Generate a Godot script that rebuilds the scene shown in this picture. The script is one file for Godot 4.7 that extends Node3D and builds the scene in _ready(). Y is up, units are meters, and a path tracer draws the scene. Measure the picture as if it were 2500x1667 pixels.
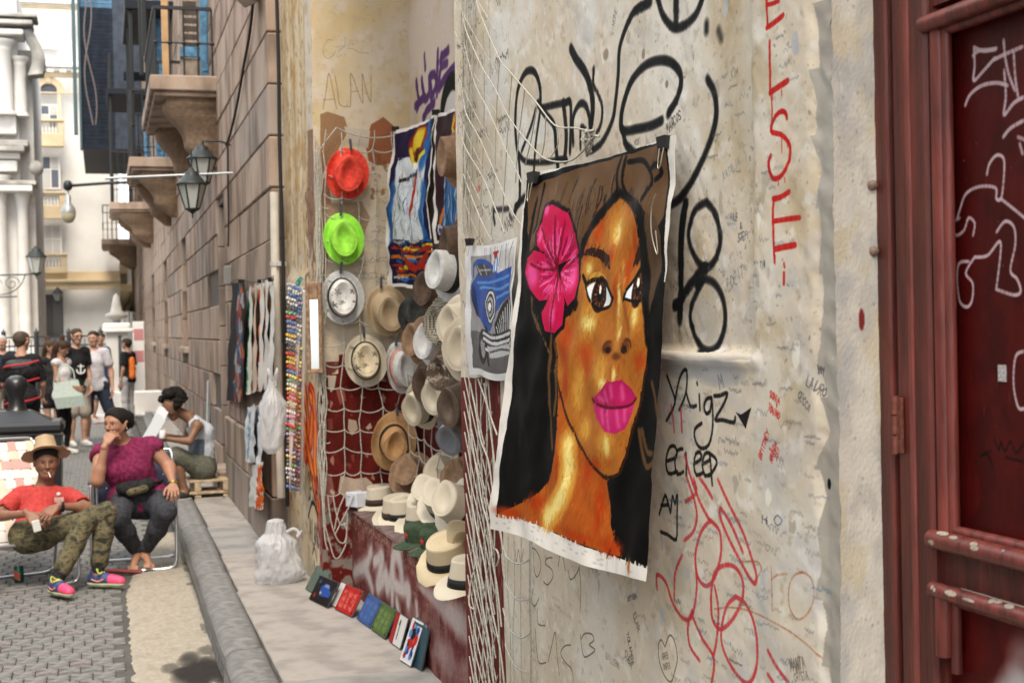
extends Node3D
# A narrow old-town street with a hat stall in a wall niche, painted canvases, graffiti and people on folding chairs.
# x to the right (towards the wall), y up, the street runs away along -z; metres.

var rng := RandomNumberGenerator.new()
var mats := {}

# ------------------------------------------------------------------ scene helpers
func thing(called: String, label: String, category: String, at := Vector3.ZERO, group := "") -> Node3D:
	var o := Node3D.new()
	o.name = called
	o.position = at
	add_child(o, true)
	tag(o, label, category, group)
	return o

func tag(o: Node, label: String, category: String, group := "") -> void:
	o.set_meta("label", label)
	o.set_meta("category", category)
	if group != "":
		o.set_meta("group", group)

func tally(n: String) -> String:
	if not has_node(n):
		return n
	var i := 1
	while has_node("%s_%03d" % [n, i]):
		i += 1
	return "%s_%03d" % [n, i]

func put(called: String, st: SurfaceTool, m: Material, parent: Node = self) -> MeshInstance3D:
	var o := MeshInstance3D.new()
	o.mesh = st.commit()
	o.material_override = m
	if parent == self:
		o.name = tally(called)
	else:
		var n := called
		var i := 1
		while parent.has_node(n):
			n = "%s_%03d" % [called, i]
			i += 1
		o.name = n
	parent.add_child(o, true)
	return o

func place(called: String, st: SurfaceTool, m: Material, parent: Node3D) -> MeshInstance3D:
	var o := put(called, st, m, parent)
	var base := Transform3D.IDENTITY
	var p: Node = parent
	while p is Node3D and p != self:
		base = p.transform * base
		p = p.get_parent()
	o.transform = base.affine_inverse()
	return o

func ground_piece(called: String, st: SurfaceTool, m: Material) -> MeshInstance3D:
	var o := put(called, st, m)
	o.set_meta("kind", "structure")
	return o

func named(o: Node3D, n: String) -> Node3D:
	o.name = tally(n)
	return o

func begin(smooth := true) -> SurfaceTool:
	var st := SurfaceTool.new()
	st.begin(Mesh.PRIMITIVE_TRIANGLES)
	st.set_smooth_group(0 if smooth else -1)
	return st

func done(st: SurfaceTool) -> SurfaceTool:
	st.generate_normals()
	return st

# ------------------------------------------------------------------ shapes (front faces clockwise)
func tri(st: SurfaceTool, a: Vector3, b: Vector3, c: Vector3) -> void:
	st.add_vertex(a); st.add_vertex(b); st.add_vertex(c)

func quad(st: SurfaceTool, a: Vector3, b: Vector3, c: Vector3, d: Vector3) -> void:
	tri(st, a, b, c); tri(st, a, c, d)

func vuv(st: SurfaceTool, p: Vector3, uv: Vector2) -> void:
	st.set_uv(uv); st.add_vertex(p)

func box(st: SurfaceTool, t: Transform3D, s: Vector3, b := .0) -> void:
	var h := s * .5
	b = minf(b, minf(h.x, minf(h.y, h.z)) * .9)
	st.set_smooth_group(-1)
	if b <= .0:
		var c: Array[Vector3] = []
		for k in 8:
			c.append(t * Vector3(h.x if k & 1 else -h.x, h.y if k & 2 else -h.y, h.z if k & 4 else -h.z))
		quad(st, c[4], c[6], c[7], c[5]); quad(st, c[1], c[3], c[2], c[0]); quad(st, c[5], c[7], c[3], c[1])
		quad(st, c[0], c[2], c[6], c[4]); quad(st, c[6], c[2], c[3], c[7]); quad(st, c[0], c[4], c[5], c[1])
		return
	for ax in 3:
		for sg in [-1.0, 1.0]:
			var n := Vector3.ZERO; n[ax] = sg
			var u := Vector3.ZERO; u[(ax + 1) % 3] = 1.0
			var v := Vector3.ZERO; v[(ax + 2) % 3] = 1.0
			var hu: float = h[(ax + 1) % 3] - b
			var hv: float = h[(ax + 2) % 3] - b
			var o: Vector3 = n * h[ax]
			var p := [o - u * hu - v * hv, o + u * hu - v * hv, o + u * hu + v * hv, o - u * hu + v * hv]
			if sg > 0: quad(st, t * p[3], t * p[2], t * p[1], t * p[0])
			else: quad(st, t * p[0], t * p[1], t * p[2], t * p[3])
	for ax in 3:
		var i1 := (ax + 1) % 3
		var i2 := (ax + 2) % 3
		for s1 in [-1.0, 1.0]:
			for s2 in [-1.0, 1.0]:
				var a := Vector3.ZERO; a[i1] = s1 * h[i1]; a[i2] = s2 * (h[i2] - b)
				var c := Vector3.ZERO; c[i1] = s1 * (h[i1] - b); c[i2] = s2 * h[i2]
				var l := Vector3.ZERO; l[ax] = h[ax] - b
				if s1 * s2 > 0: quad(st, t * (a - l), t * (a + l), t * (c + l), t * (c - l))
				else: quad(st, t * (c - l), t * (c + l), t * (a + l), t * (a - l))
	for k in 8:
		var sx := 1.0 if k & 1 else -1.0
		var sy := 1.0 if k & 2 else -1.0
		var sz := 1.0 if k & 4 else -1.0
		var px := Vector3(sx * h.x, sy * (h.y - b), sz * (h.z - b))
		var py := Vector3(sx * (h.x - b), sy * h.y, sz * (h.z - b))
		var pz := Vector3(sx * (h.x - b), sy * (h.y - b), sz * h.z)
		if sx * sy * sz > 0: tri(st, t * px, t * pz, t * py)
		else: tri(st, t * px, t * py, t * pz)

func abox(st: SurfaceTool, lo: Vector3, hi: Vector3, b := .0) -> void:
	box(st, Transform3D(Basis.IDENTITY, (lo + hi) * .5), (hi - lo).abs(), b)

func bar(st: SurfaceTool, a: Vector3, b: Vector3, w: float, d: float, up := Vector3.UP, bevel := .0) -> void:
	var z := (b - a).normalized()
	var x := up.cross(z)
	if x.length() < .01: x = Vector3.RIGHT.cross(z)
	x = x.normalized()
	box(st, Transform3D(Basis(x, z.cross(x), z), (a + b) * .5), Vector3(w, d, a.distance_to(b)), bevel)

func ring(c: Vector3, x: Vector3, y: Vector3, rx: float, ry: float, n: int) -> PackedVector3Array:
	var o := PackedVector3Array()
	for i in n:
		var a := TAU * i / n
		o.append(c + x * cos(a) * rx + y * sin(a) * ry)
	return o

func loft(st: SurfaceTool, rings: Array, caps := true, smooth := true) -> void:
	st.set_smooth_group(0 if smooth else -1)
	var n: int = rings[0].size()
	for k in rings.size() - 1:
		var a: PackedVector3Array = rings[k]
		var b: PackedVector3Array = rings[k + 1]
		for i in n:
			var j := (i + 1) % n
			quad(st, a[i], b[i], b[j], a[j])
	if caps:
		st.set_smooth_group(-1)
		for e in 2:
			var r: PackedVector3Array = rings[0] if e == 0 else rings[-1]
			var c := Vector3.ZERO
			for p in r: c += p
			c /= n
			for i in n:
				if e == 0: tri(st, c, r[i], r[(i + 1) % n])
				else: tri(st, c, r[(i + 1) % n], r[i])

func tube(st: SurfaceTool, pts: Array, r, sides := 6, caps := true) -> void:
	var rings := []
	var x := Vector3.ZERO
	for k in pts.size():
		var d: Vector3 = ((pts[mini(k + 1, pts.size() - 1)] as Vector3) - (pts[maxi(k - 1, 0)] as Vector3)).normalized()
		if x == Vector3.ZERO:
			x = d.cross(Vector3.UP if absf(d.y) < .9 else Vector3.RIGHT).normalized()
		else:
			x = (x - d * x.dot(d)).normalized()
		var rr: float = r[k] if r is Array else r
		rings.append(ring(pts[k], x, d.cross(x), rr, rr, sides))
	loft(st, rings, caps)

func lathe(st: SurfaceTool, prof: Array, t: Transform3D, n := 16, sx := 1.0, sz := 1.0) -> void:
	var rings := []
	for p in prof:
		rings.append(PackedVector3Array(Array(ring(Vector3(0, p.y, 0), Vector3.BACK * sz, Vector3.RIGHT * sx, p.x, p.x, n)).map(func(q): return t * q)))
	loft(st, rings)

func spline(pts: Array, per := 6) -> Array:
	var o := []
	for k in pts.size() - 1:
		var p0 = pts[maxi(k - 1, 0)]
		var p1 = pts[k]
		var p2 = pts[k + 1]
		var p3 = pts[mini(k + 2, pts.size() - 1)]
		for i in per:
			o.append(p1.cubic_interpolate(p2, p0, p3, float(i) / per))
	o.append(pts[-1])
	return o

func v3(x: float, y: float, z: float) -> Vector3:
	return Vector3(x, y, z)

func pts3(t: String) -> Array:   # "x,y,z x,y,z ..." in millimetres
	var o := []
	for w in t.split(" ", false):
		var q := w.split_floats(",")
		o.append(Vector3(q[0], q[1], q[2]) * .001)
	return o

func sag(a: Vector3, b: Vector3, drop: float, n := 8) -> Array:
	var o := []
	for i in n + 1:
		var f := float(i) / n
		o.append(a.lerp(b, f) + Vector3.DOWN * drop * 4.0 * f * (1.0 - f))
	return o

func sheet(st: SurfaceTool, nu: int, nv: int, f: Callable, thick := .0) -> void:
	var p: Array[Vector3] = []
	for j in nv + 1:
		for i in nu + 1:
			p.append(f.call(float(i) / nu, float(j) / nv))
	var w := nu + 1
	var back: Array[Vector3] = []
	if thick > .0:
		for j in nv + 1:
			for i in nu + 1:
				var du := p[j * w + mini(i + 1, nu)] - p[j * w + maxi(i - 1, 0)]
				var dv := p[mini(j + 1, nv) * w + i] - p[maxi(j - 1, 0) * w + i]
				back.append(p[j * w + i] - dv.cross(du).normalized() * thick)
	for side in (2 if thick > .0 else 1):
		var q := p if side == 0 else back
		st.set_smooth_group(1 + side)
		for j in nv:
			for i in nu:
				var ks := [j * w + i, j * w + i + 1, (j + 1) * w + i + 1, (j + 1) * w + i]
				var order := [0, 1, 2, 0, 2, 3] if side == 0 else [2, 1, 0, 3, 2, 0]
				for o in order:
					var k: int = ks[o]
					vuv(st, q[k], Vector2(float(k % w) / nu, float(k / w) / nv))
	if thick > .0:
		st.set_smooth_group(-1)
		for i in nu:
			edge(st, p, back, i, i + 1, nu, nv)
			edge(st, p, back, nv * w + i + 1, nv * w + i, nu, nv)
		for j in nv:
			edge(st, p, back, (j + 1) * w, j * w, nu, nv)
			edge(st, p, back, j * w + nu, (j + 1) * w + nu, nu, nv)

func edge(st: SurfaceTool, p: Array, q: Array, a: int, b: int, nu: int, nv: int) -> void:
	var w := nu + 1
	for k in [[p, a], [q, a], [q, b], [p, a], [q, b], [p, b]]:
		vuv(st, k[0][k[1]], Vector2(float(k[1] % w) / nu, float(k[1] / w) / nv))

# ------------------------------------------------------------------ rounded bodies: tapered capsules joined smoothly, meshed as surface nets
class Field:
	var h: float
	var lo: Vector3
	var nx: int
	var ny: int
	var nz: int
	var d: PackedFloat32Array
	var bones := []
	var ripple := .0
	var cuts := []
	func add(a: Vector3, b: Vector3, ra: float, rb: float, k := .02) -> Field:
		bones.append([a, b, ra, rb, k, 1]); return self
	func carve(a: Vector3, b: Vector3, ra: float, rb: float, k := .01) -> Field:
		bones.append([a, b, ra, rb, k, -1]); return self
	func chain(p: Array, r: Array, k := .02) -> Field:
		for i in p.size() - 1:
			bones.append([p[i], p[i + 1], r[i], r[i + 1], k, 1])
		return self
	func cut(p: Vector3, n: Vector3) -> Field:
		cuts.append([p, n.normalized()]); return self
	func fill(cell: float) -> void:
		h = cell
		lo = Vector3.ONE * 1e9
		var hi := -lo
		for b in bones:
			if b[5] < 0: continue
			for e in 2:
				lo = lo.min(b[e] - Vector3.ONE * (b[2 + e] + 3.0 * h))
				hi = hi.max(b[e] + Vector3.ONE * (b[2 + e] + 3.0 * h))
		nx = int((hi.x - lo.x) / h) + 1
		ny = int((hi.y - lo.y) / h) + 1
		nz = int((hi.z - lo.z) / h) + 1
		d.resize(nx * ny * nz)
		d.fill(1.0)
		for b in bones:
			var a: Vector3 = b[0]
			var ab: Vector3 = b[1] - a
			var ra: float = b[2]
			var dr: float = b[3] - ra
			var k: float = b[4]
			var sg: int = b[5]
			var l2 := maxf(ab.length_squared(), 1e-9)
			var reach: float = maxf(ra, b[3]) + maxf(k, .0) + 2.5 * h
			var i0 := Vector3i(((a.min(b[1]) - Vector3.ONE * reach - lo) / h).floor()).clamp(Vector3i.ZERO, Vector3i(nx - 1, ny - 1, nz - 1))
			var i1 := Vector3i(((a.max(b[1]) + Vector3.ONE * reach - lo) / h).ceil()).clamp(Vector3i.ZERO, Vector3i(nx - 1, ny - 1, nz - 1))
			for z in range(i0.z, i1.z + 1):
				for y in range(i0.y, i1.y + 1):
					var at := (z * ny + y) * nx
					for x in range(i0.x, i1.x + 1):
						var p := lo + Vector3(x, y, z) * h - a
						var t := clampf(p.dot(ab) / l2, .0, 1.0)
						var c := (p - ab * t).length() - ra - dr * t
						var o := d[at + x]
						if sg > 0:
							var m := maxf(k - absf(c - o), .0)
							d[at + x] = minf(c, o) - m * m / (4.0 * k)
						else:
							var m := maxf(k - absf(-c - o), .0)
							d[at + x] = maxf(-c, o) + m * m / (4.0 * k)
		for c in cuts:
			var n: Vector3 = c[1]
			var off: float = n.dot(lo - c[0])
			for z in nz:
				for y in ny:
					var at := (z * ny + y) * nx
					var base := off + (n.y * y + n.z * z) * h
					for x in nx:
						var v := base + n.x * x * h
						if v > d[at + x]: d[at + x] = v
	func mesh(st: SurfaceTool, cell: float) -> void:
		fill(cell)
		var vert := {}
		var pos := PackedVector3Array()
		var nor := PackedVector3Array()
		var idx := PackedInt32Array()
		var sx := 1
		var sy := nx
		var sz := nx * ny
		var far := 1.9 * h
		for z in range(0, nz - 1):
			for y in range(0, ny - 1):
				var at := z * sz + y * sy
				for x in range(0, nx - 1):
					var q := at + x
					var v0 := d[q]
					if v0 > far or v0 < -far: continue
					var v1 := d[q + 1]
					var v2 := d[q + sy]
					var v3 := d[q + sy + 1]
					var v4 := d[q + sz]
					var v5 := d[q + sz + 1]
					var v6 := d[q + sz + sy]
					var v7 := d[q + sz + sy + 1]
					var s := int(v0 < .0) + int(v1 < .0) + int(v2 < .0) + int(v3 < .0) + int(v4 < .0) + int(v5 < .0) + int(v6 < .0) + int(v7 < .0)
					if s == 0 or s == 8: continue
					var g := Vector3(v1 - v0 + v3 - v2 + v5 - v4 + v7 - v6, v2 - v0 + v3 - v1 + v6 - v4 + v7 - v5, v4 - v0 + v5 - v1 + v6 - v2 + v7 - v3) / (4.0 * h)
					var m := (v0 + v1 + v2 + v3 + v4 + v5 + v6 + v7) * .125
					var c := Vector3(x + .5, y + .5, z + .5)
					var step := g * (m / maxf(g.length_squared(), .05)) / h
					step = step.clamp(Vector3.ONE * -.5, Vector3.ONE * .5)
					vert[q] = pos.size()
					pos.append(lo + (c - step) * h)
					nor.append(g.normalized())
		for q in vert:
			var a: bool = d[q] < .0
			for ax in 3:
				var along: int = [sx, sy, sz][ax]
				var u: int = [sy, sz, sx][ax]
				var w: int = [sz, sx, sy][ax]
				var b: bool = d[q + along] < .0
				if a == b: continue
				var i0: int = vert[q]
				var i1: int = vert.get(q - u, -1)
				var i2: int = vert.get(q - u - w, -1)
				var i3: int = vert.get(q - w, -1)
				if i1 < 0 or i2 < 0 or i3 < 0: continue
				if a: idx.append_array([i0, i3, i2, i0, i2, i1])
				else: idx.append_array([i0, i1, i2, i0, i2, i3])
		if ripple > .0:
			var n := FastNoiseLite.new()
			n.seed = int(absf(lo.x) * 1000.0) % 97
			n.frequency = 9.0
			n.fractal_octaves = 3
			var e := .012
			for i in pos.size():
				var p := pos[i] * Vector3(1.0, .75, 1.0)
				var v := n.get_noise_3dv(p)
				var g := Vector3(n.get_noise_3dv(p + Vector3(e, 0, 0)) - v, n.get_noise_3dv(p + Vector3(0, e, 0)) - v, n.get_noise_3dv(p + Vector3(0, 0, e)) - v) / e
				pos[i] += nor[i] * ripple * v
				nor[i] = (nor[i] - (g - nor[i] * g.dot(nor[i])) * ripple).normalized()
		for i in idx:
			st.set_normal(nor[i])
			st.add_vertex(pos[i])

func body_mesh(fields: Array) -> SurfaceTool:
	var st := SurfaceTool.new()
	st.begin(Mesh.PRIMITIVE_TRIANGLES)
	for f in fields:
		(f[0] as Field).mesh(st, f[1])
	return st

# ------------------------------------------------------------------ materials
func flat(r: float, g: float, b: float) -> Color:
	return Color(r, g, b).linear_to_srgb()

func mat(c: Color, rough := .8, metal := .0) -> StandardMaterial3D:
	var key := [c, rough, metal]
	if mats.has(key): return mats[key]
	var m := StandardMaterial3D.new()
	m.albedo_color = c
	m.roughness = rough
	m.metallic = metal
	if rough > .55: m.metallic_specular = .32
	mats[key] = m
	return m

func noise(freq: float, seed_: int, octaves := 4, kind := FastNoiseLite.TYPE_SIMPLEX_SMOOTH) -> FastNoiseLite:
	var n := FastNoiseLite.new()
	n.noise_type = kind
	n.seed = seed_
	n.frequency = freq
	n.fractal_octaves = octaves
	return n

func noise_tex(n: FastNoiseLite, size: int, colors: Array, stops: Array) -> NoiseTexture2D:
	var t := NoiseTexture2D.new()
	t.width = size
	t.height = size
	t.seamless = true
	t.noise = n
	if colors.size():
		var g := Gradient.new()
		g.offsets = PackedFloat32Array(stops)
		g.colors = PackedColorArray(colors)
		t.color_ramp = g
	return t

var tone_cache := {}
var bump_cache := {}
func bump_tex(freq: float, seed_: int) -> NoiseTexture2D:
	var key := [freq, seed_]
	if not bump_cache.has(key):
		bump_cache[key] = noise_tex(noise(freq, seed_, 5), 256, [], [])
	return bump_cache[key]

# a material mottled between colours, laid on by world or own axes; size: metres to one repeat
func mottled(colors: Array, stops: Array, size: float, rough: float, seed_: int, bump := .0, freq := .012, world := false) -> StandardMaterial3D:
	var m := StandardMaterial3D.new()
	if colors.size() > 3:
		m.albedo_texture = noise_tex(noise(freq, seed_, 6), 256, colors, stops)
	else:
		var light: Color = colors[-1]
		var low: float = (colors[0] as Color).get_luminance() / maxf(light.get_luminance(), .001)
		low = snappedf(clampf(low, .4, .95), .1)
		var f := .008 if freq < .011 else (.013 if freq < .017 else .025)
		var key := [low, f, seed_ % 2]
		if not tone_cache.has(key):
			tone_cache[key] = noise_tex(noise(f, seed_ % 2 + 60, 6), 256, [Color(low, low, low), Color((low + 1.0) * .5, (low + 1.0) * .5, (low + 1.0) * .5), Color.WHITE], [.22, .5, .82])
		m.albedo_texture = tone_cache[key]
		m.albedo_color = light
	m.roughness = rough
	m.metallic_specular = .32 if rough > .7 else .5
	m.uv1_triplanar = true
	m.uv1_world_triplanar = world
	m.uv1_scale = Vector3.ONE / size
	if bump > .0:
		m.heightmap_enabled = true
		m.heightmap_scale = bump
		m.heightmap_texture = bump_tex(.04, 5)
	return m

func tinted(m: StandardMaterial3D, c: Color) -> StandardMaterial3D:
	var k := m.duplicate() as StandardMaterial3D
	k.albedo_color = c
	return k

func printed(img: Image, rough := .8, bump := .0) -> StandardMaterial3D:
	var m := StandardMaterial3D.new()
	m.albedo_texture = ImageTexture.create_from_image(img)
	m.roughness = rough
	m.metallic_specular = .28
	m.texture_repeat = false
	if bump > .0:
		m.heightmap_enabled = true
		m.heightmap_scale = bump
		if bump < .1:
			m.heightmap_texture = bump_tex(.05, 9)
			return m
		var w := mini(img.get_width(), 700)
		var hh := w * img.get_height() / img.get_width()
		if hh > 1024:
			w = w * 1024 / hh
			hh = 1024
		var n := noise(.06 * 300.0 / w, 9, 5)
		m.heightmap_texture = ImageTexture.create_from_image(n.get_image(w, hh))
	return m

# ------------------------------------------------------------------ painting on an image: positions in metres of the surface
class Canvas:
	var img: Image
	var o: Vector2
	var s: Vector2
	var px: float
	var rng := RandomNumberGenerator.new()
	func _init(w: int, h: int, a: Vector2, b: Vector2, c: Color) -> void:
		img = Image.create(w, h, false, Image.FORMAT_RGB8)
		img.fill(c)
		o = a
		s = Vector2(w / (b.x - a.x), h / (b.y - a.y))
		px = absf(s.y)
		rng.seed = 7
	func at(p: Vector2) -> Vector2:
		return (p - o) * s
	static func points(t: String, unit := .001) -> Array:   # "x,y x,y ..." in thousandths
		var r := []
		for w in t.split(" ", false):
			var q := w.split(",")
			r.append(Vector2(q[0].to_float(), q[1].to_float()) * unit)
		return r
	func wash(c: Color, n: FastNoiseLite, from: float, to: float, most := 1.0, area := Rect2(0, 0, 1, 1), soft := .0) -> void:
		var w := img.get_width()
		var h := img.get_height()
		var r := Rect2i(Vector2i(area.position * Vector2(w, h)), Vector2i(area.size * Vector2(w, h))).intersection(Rect2i(0, 0, w, h))
		if r.size.x < 2 or r.size.y < 2: return
		var nd := n.get_image(r.size.x, r.size.y, false, false, false).get_data()
		var d := img.get_data()
		var cr := int(c.r * 255)
		var cg := int(c.g * 255)
		var cb := int(c.b * 255)
		var lut := PackedInt32Array()
		for k in 256:
			lut.append(int(256.0 * most * smoothstep(from, to, k / 255.0)))
		var at_ := 0
		for y in r.size.y:
			var q := ((y + r.position.y) * w + r.position.x) * 3
			for x in r.size.x:
				var a := lut[nd[at_]]
				at_ += 1
				if a > 0:
					var v := d[q]
					d[q] = v + ((cr - v) * a >> 8)
					v = d[q + 1]
					d[q + 1] = v + ((cg - v) * a >> 8)
					v = d[q + 2]
					d[q + 2] = v + ((cb - v) * a >> 8)
				q += 3
		img = Image.create_from_data(w, h, false, Image.FORMAT_RGB8, d)
	func line(a: Vector2, b: Vector2, ra: float, rb: float, c: Color, soft: float, alpha: float) -> void:
		var r := maxf(ra, rb) + soft + 1.0
		var x0 := maxi(int(minf(a.x, b.x) - r), 0)
		var x1 := mini(int(maxf(a.x, b.x) + r) + 1, img.get_width() - 1)
		var y0 := maxi(int(minf(a.y, b.y) - r), 0)
		var y1 := mini(int(maxf(a.y, b.y) + r) + 1, img.get_height() - 1)
		var ab := b - a
		var l2 := maxf(ab.length_squared(), 1e-6)
		for y in range(y0, y1 + 1):
			for x in range(x0, x1 + 1):
				var p := Vector2(x, y) - a
				var t := clampf(p.dot(ab) / l2, .0, 1.0)
				var e := (ra + (rb - ra) * t - (p - ab * t).length()) / soft + .5
				if e <= .0: continue
				var k := minf(e, 1.0) * alpha
				img.set_pixel(x, y, img.get_pixel(x, y).lerp(c, k))
	func stroke(p: Array, width: float, c: Color, soft := .0, alpha := 1.0, curve := true, grain := .0) -> void:
		var q := []
		for v in p: q.append(at(v))
		if curve and q.size() > 2:
			var l := .0
			for k in q.size() - 1: l += q[k].distance_to(q[k + 1])
			var per := clampi(int(l / q.size() / 6.0), 2, 9)
			var o2 := []
			for k in q.size() - 1:
				for i in per:
					o2.append((q[k] as Vector2).cubic_interpolate(q[k + 1], q[maxi(k - 1, 0)], q[mini(k + 2, q.size() - 1)], float(i) / per))
			o2.append(q[-1])
			q = o2
		var r := width * px * .5
		for k in q.size() - 1:
			var al := alpha if grain == .0 else alpha * (1.0 - grain * rng.randf())
			line(q[k], q[k + 1], r, r, c, maxf(soft * px, 1.0), al)
		if q.size() == 1:
			line(q[0], q[0], r, r, c, maxf(soft * px, 1.0), alpha)
	func fill(p: Array, c: Color) -> void:
		var q := []
		for v in p: q.append(at(v))
		var y0 := 1e9
		var y1 := -1e9
		for v in q:
			y0 = minf(y0, v.y)
			y1 = maxf(y1, v.y)
		for y in range(maxi(int(y0), 0), mini(int(y1) + 1, img.get_height())):
			var xs := []
			for k in q.size():
				var a: Vector2 = q[k]
				var b: Vector2 = q[(k + 1) % q.size()]
				if (a.y <= y + .5) != (b.y <= y + .5):
					xs.append(a.x + (b.x - a.x) * (y + .5 - a.y) / (b.y - a.y))
			xs.sort()
			for k in range(0, xs.size() - 1, 2):
				img.fill_rect(Rect2i(int(round(xs[k])), y, int(round(xs[k + 1])) - int(round(xs[k])), 1), c)
	func dab(p: Vector2, r: Vector2, c: Color, alpha := 1.0, power := 1.0, turn := .0) -> void:
		var q := at(p)
		var rr := Vector2(r.x * absf(s.x), r.y * absf(s.y))
		var m := maxf(rr.x, rr.y)
		for y in range(maxi(int(q.y - m), 0), mini(int(q.y + m) + 1, img.get_height())):
			for x in range(maxi(int(q.x - m), 0), mini(int(q.x + m) + 1, img.get_width())):
				var e := (Vector2(x, y) - q).rotated(-turn) / rr
				var k := 1.0 - e.length()
				if k > .0:
					img.set_pixel(x, y, img.get_pixel(x, y).lerp(c, minf(pow(k, power) * 1.6, 1.0) * alpha))
	func bristle(n: int, length: float, width: float, jitter: float, area: Rect2, slant := .0, spread := 3.1) -> void:
		for k in n:
			var p := Vector2(area.position.x + rng.randf() * area.size.x, area.position.y + rng.randf() * area.size.y) * Vector2(img.get_size())
			var c := img.get_pixelv(Vector2i(p.clamp(Vector2.ZERO, Vector2(img.get_size()) - Vector2.ONE)))
			var j := rng.randfn(.0, jitter)
			c = Color(clampf(c.r * (1.0 + j), 0, 1), clampf(c.g * (1.0 + j), 0, 1), clampf(c.b * (1.0 + j), 0, 1))
			var dirn := Vector2.DOWN.rotated(slant + rng.randf_range(-spread, spread) * .5) * length * px * rng.randf_range(.4, 1.0)
			line(p - dirn * .5, p + dirn * .5, width * px * .5, width * px * .2, c, 1.5, .7)
	func speckle(n: int, r0: float, r1: float, c: Color, alpha: float, area := Rect2(0, 0, 1, 1)) -> void:
		for k in n:
			var p := Vector2(area.position.x + rng.randf() * area.size.x, area.position.y + rng.randf() * area.size.y) * Vector2(img.get_size())
			var r := rng.randf_range(r0, r1) * px
			line(p, p + Vector2.from_angle(rng.randf() * TAU) * r * rng.randf() * 2.0, r, r * .6, c, maxf(r * .5, 1.0), alpha * rng.randf_range(.4, 1.0))
	# letters drawn with a pen: strokes on a 4 by 6 grid
	const PEN := {"A": "0,6 2,0 4,6|1,4 3,4", "B": "0,6 0,0 3,0 3,3 0,3|3,3 4,4 3,6 0,6", "C": "4,1 2,0 0,2 0,4 2,6 4,5", "D": "0,6 0,0 3,1 4,3 3,5 0,6", "E": "4,0 0,0 0,6 4,6|0,3 3,3",
		"F": "4,0 0,0 0,6|0,3 3,3", "G": "4,1 2,0 0,2 0,4 2,6 4,5 4,3 2,3", "H": "0,0 0,6|4,0 4,6|0,3 4,3", "I": "2,0 2,6", "J": "3,0 3,5 1,6 0,5", "K": "0,0 0,6|4,0 0,3 4,6", "L": "0,0 0,6 4,6",
		"M": "0,6 0,0 2,4 4,0 4,6", "N": "0,6 0,0 4,6 4,0", "O": "2,0 0,2 0,4 2,6 4,4 4,2 2,0", "P": "0,6 0,0 3,0 4,2 3,3 0,3", "Q": "2,0 0,2 0,4 2,6 4,4 4,2 2,0|3,4 4,6", "R": "0,6 0,0 3,0 4,1 3,3 0,3|2,3 4,6",
		"S": "4,1 2,0 0,1 1,3 3,3 4,5 2,6 0,5", "T": "0,0 4,0|2,0 2,6", "U": "0,0 0,4 2,6 4,4 4,0", "V": "0,0 2,6 4,0", "W": "0,0 1,6 2,2 3,6 4,0", "X": "0,0 4,6|4,0 0,6", "Y": "0,0 2,3 4,0|2,3 2,6", "Z": "0,0 4,0 0,6 4,6",
		"0": "2,0 0,2 0,4 2,6 4,4 4,2 2,0", "1": "1,1 2,0 2,6", "2": "0,1 2,0 4,1 4,2 0,6 4,6", "6": "4,0 1,2 0,4 2,6 4,5 3,3 0,4", "7": "0,0 4,0 1,6", "8": "2,0 0,1 2,3 4,5 2,6 0,5 2,3 4,1 2,0", "9": "4,2 2,0 0,1 1,3 4,2 3,6",
		"-": "0,3 4,3", "+": "2,1 2,5|0,3 4,3", "*": "2,6 0,2 1,0 2,2 3,0 4,2 2,6", "&": "4,6 1,2 2,0 3,1 0,4 1,6 4,4", ":": "2,1 2,2|2,4 2,5"}
	func write(t: String, p: Vector2, along: Vector2, size: float, c: Color, width: float, alpha := 1.0, wobble := .35, aspect := .55) -> void:
		var down := Vector2(along.y, -along.x)
		if s.x < .0: down = -down
		var u := size / 6.0
		for ch in t:
			if PEN.has(ch):
				for part in (PEN[ch] as String).split("|"):
					var q := []
					for v in points(part, 1.0):
						var g: Vector2 = v + Vector2(rng.randfn(0, wobble), rng.randfn(0, wobble))
						q.append(p + along * g.x * u * aspect * 1.2 + down * g.y * u)
					stroke(q, width, c, width * .4, alpha * rng.randf_range(.7, 1.0), true, .3)
			p += along * size * aspect * (1.15 if ch != " " else .7)
	func scribble(p: Vector2, w: float, h: float, c: Color, width: float, alpha := .7) -> void:
		var q := []
		var n := int(w / h * 4.0) + 3
		for k in n:
			q.append(p + Vector2(w * k / n * signf(s.x), h * (rng.randf() - .5) * (1.4 if k % 4 == 1 else .9)))
		stroke(q, width, c, width * .5, alpha, true, .5)

# ------------------------------------------------------------------ the place
const WALL := 1.2
const SIDE := 8.1
const PLINTH := 1.375
const BACK := 1.78
const DOOR := 1.3
const FACADE := 1.12

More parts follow.
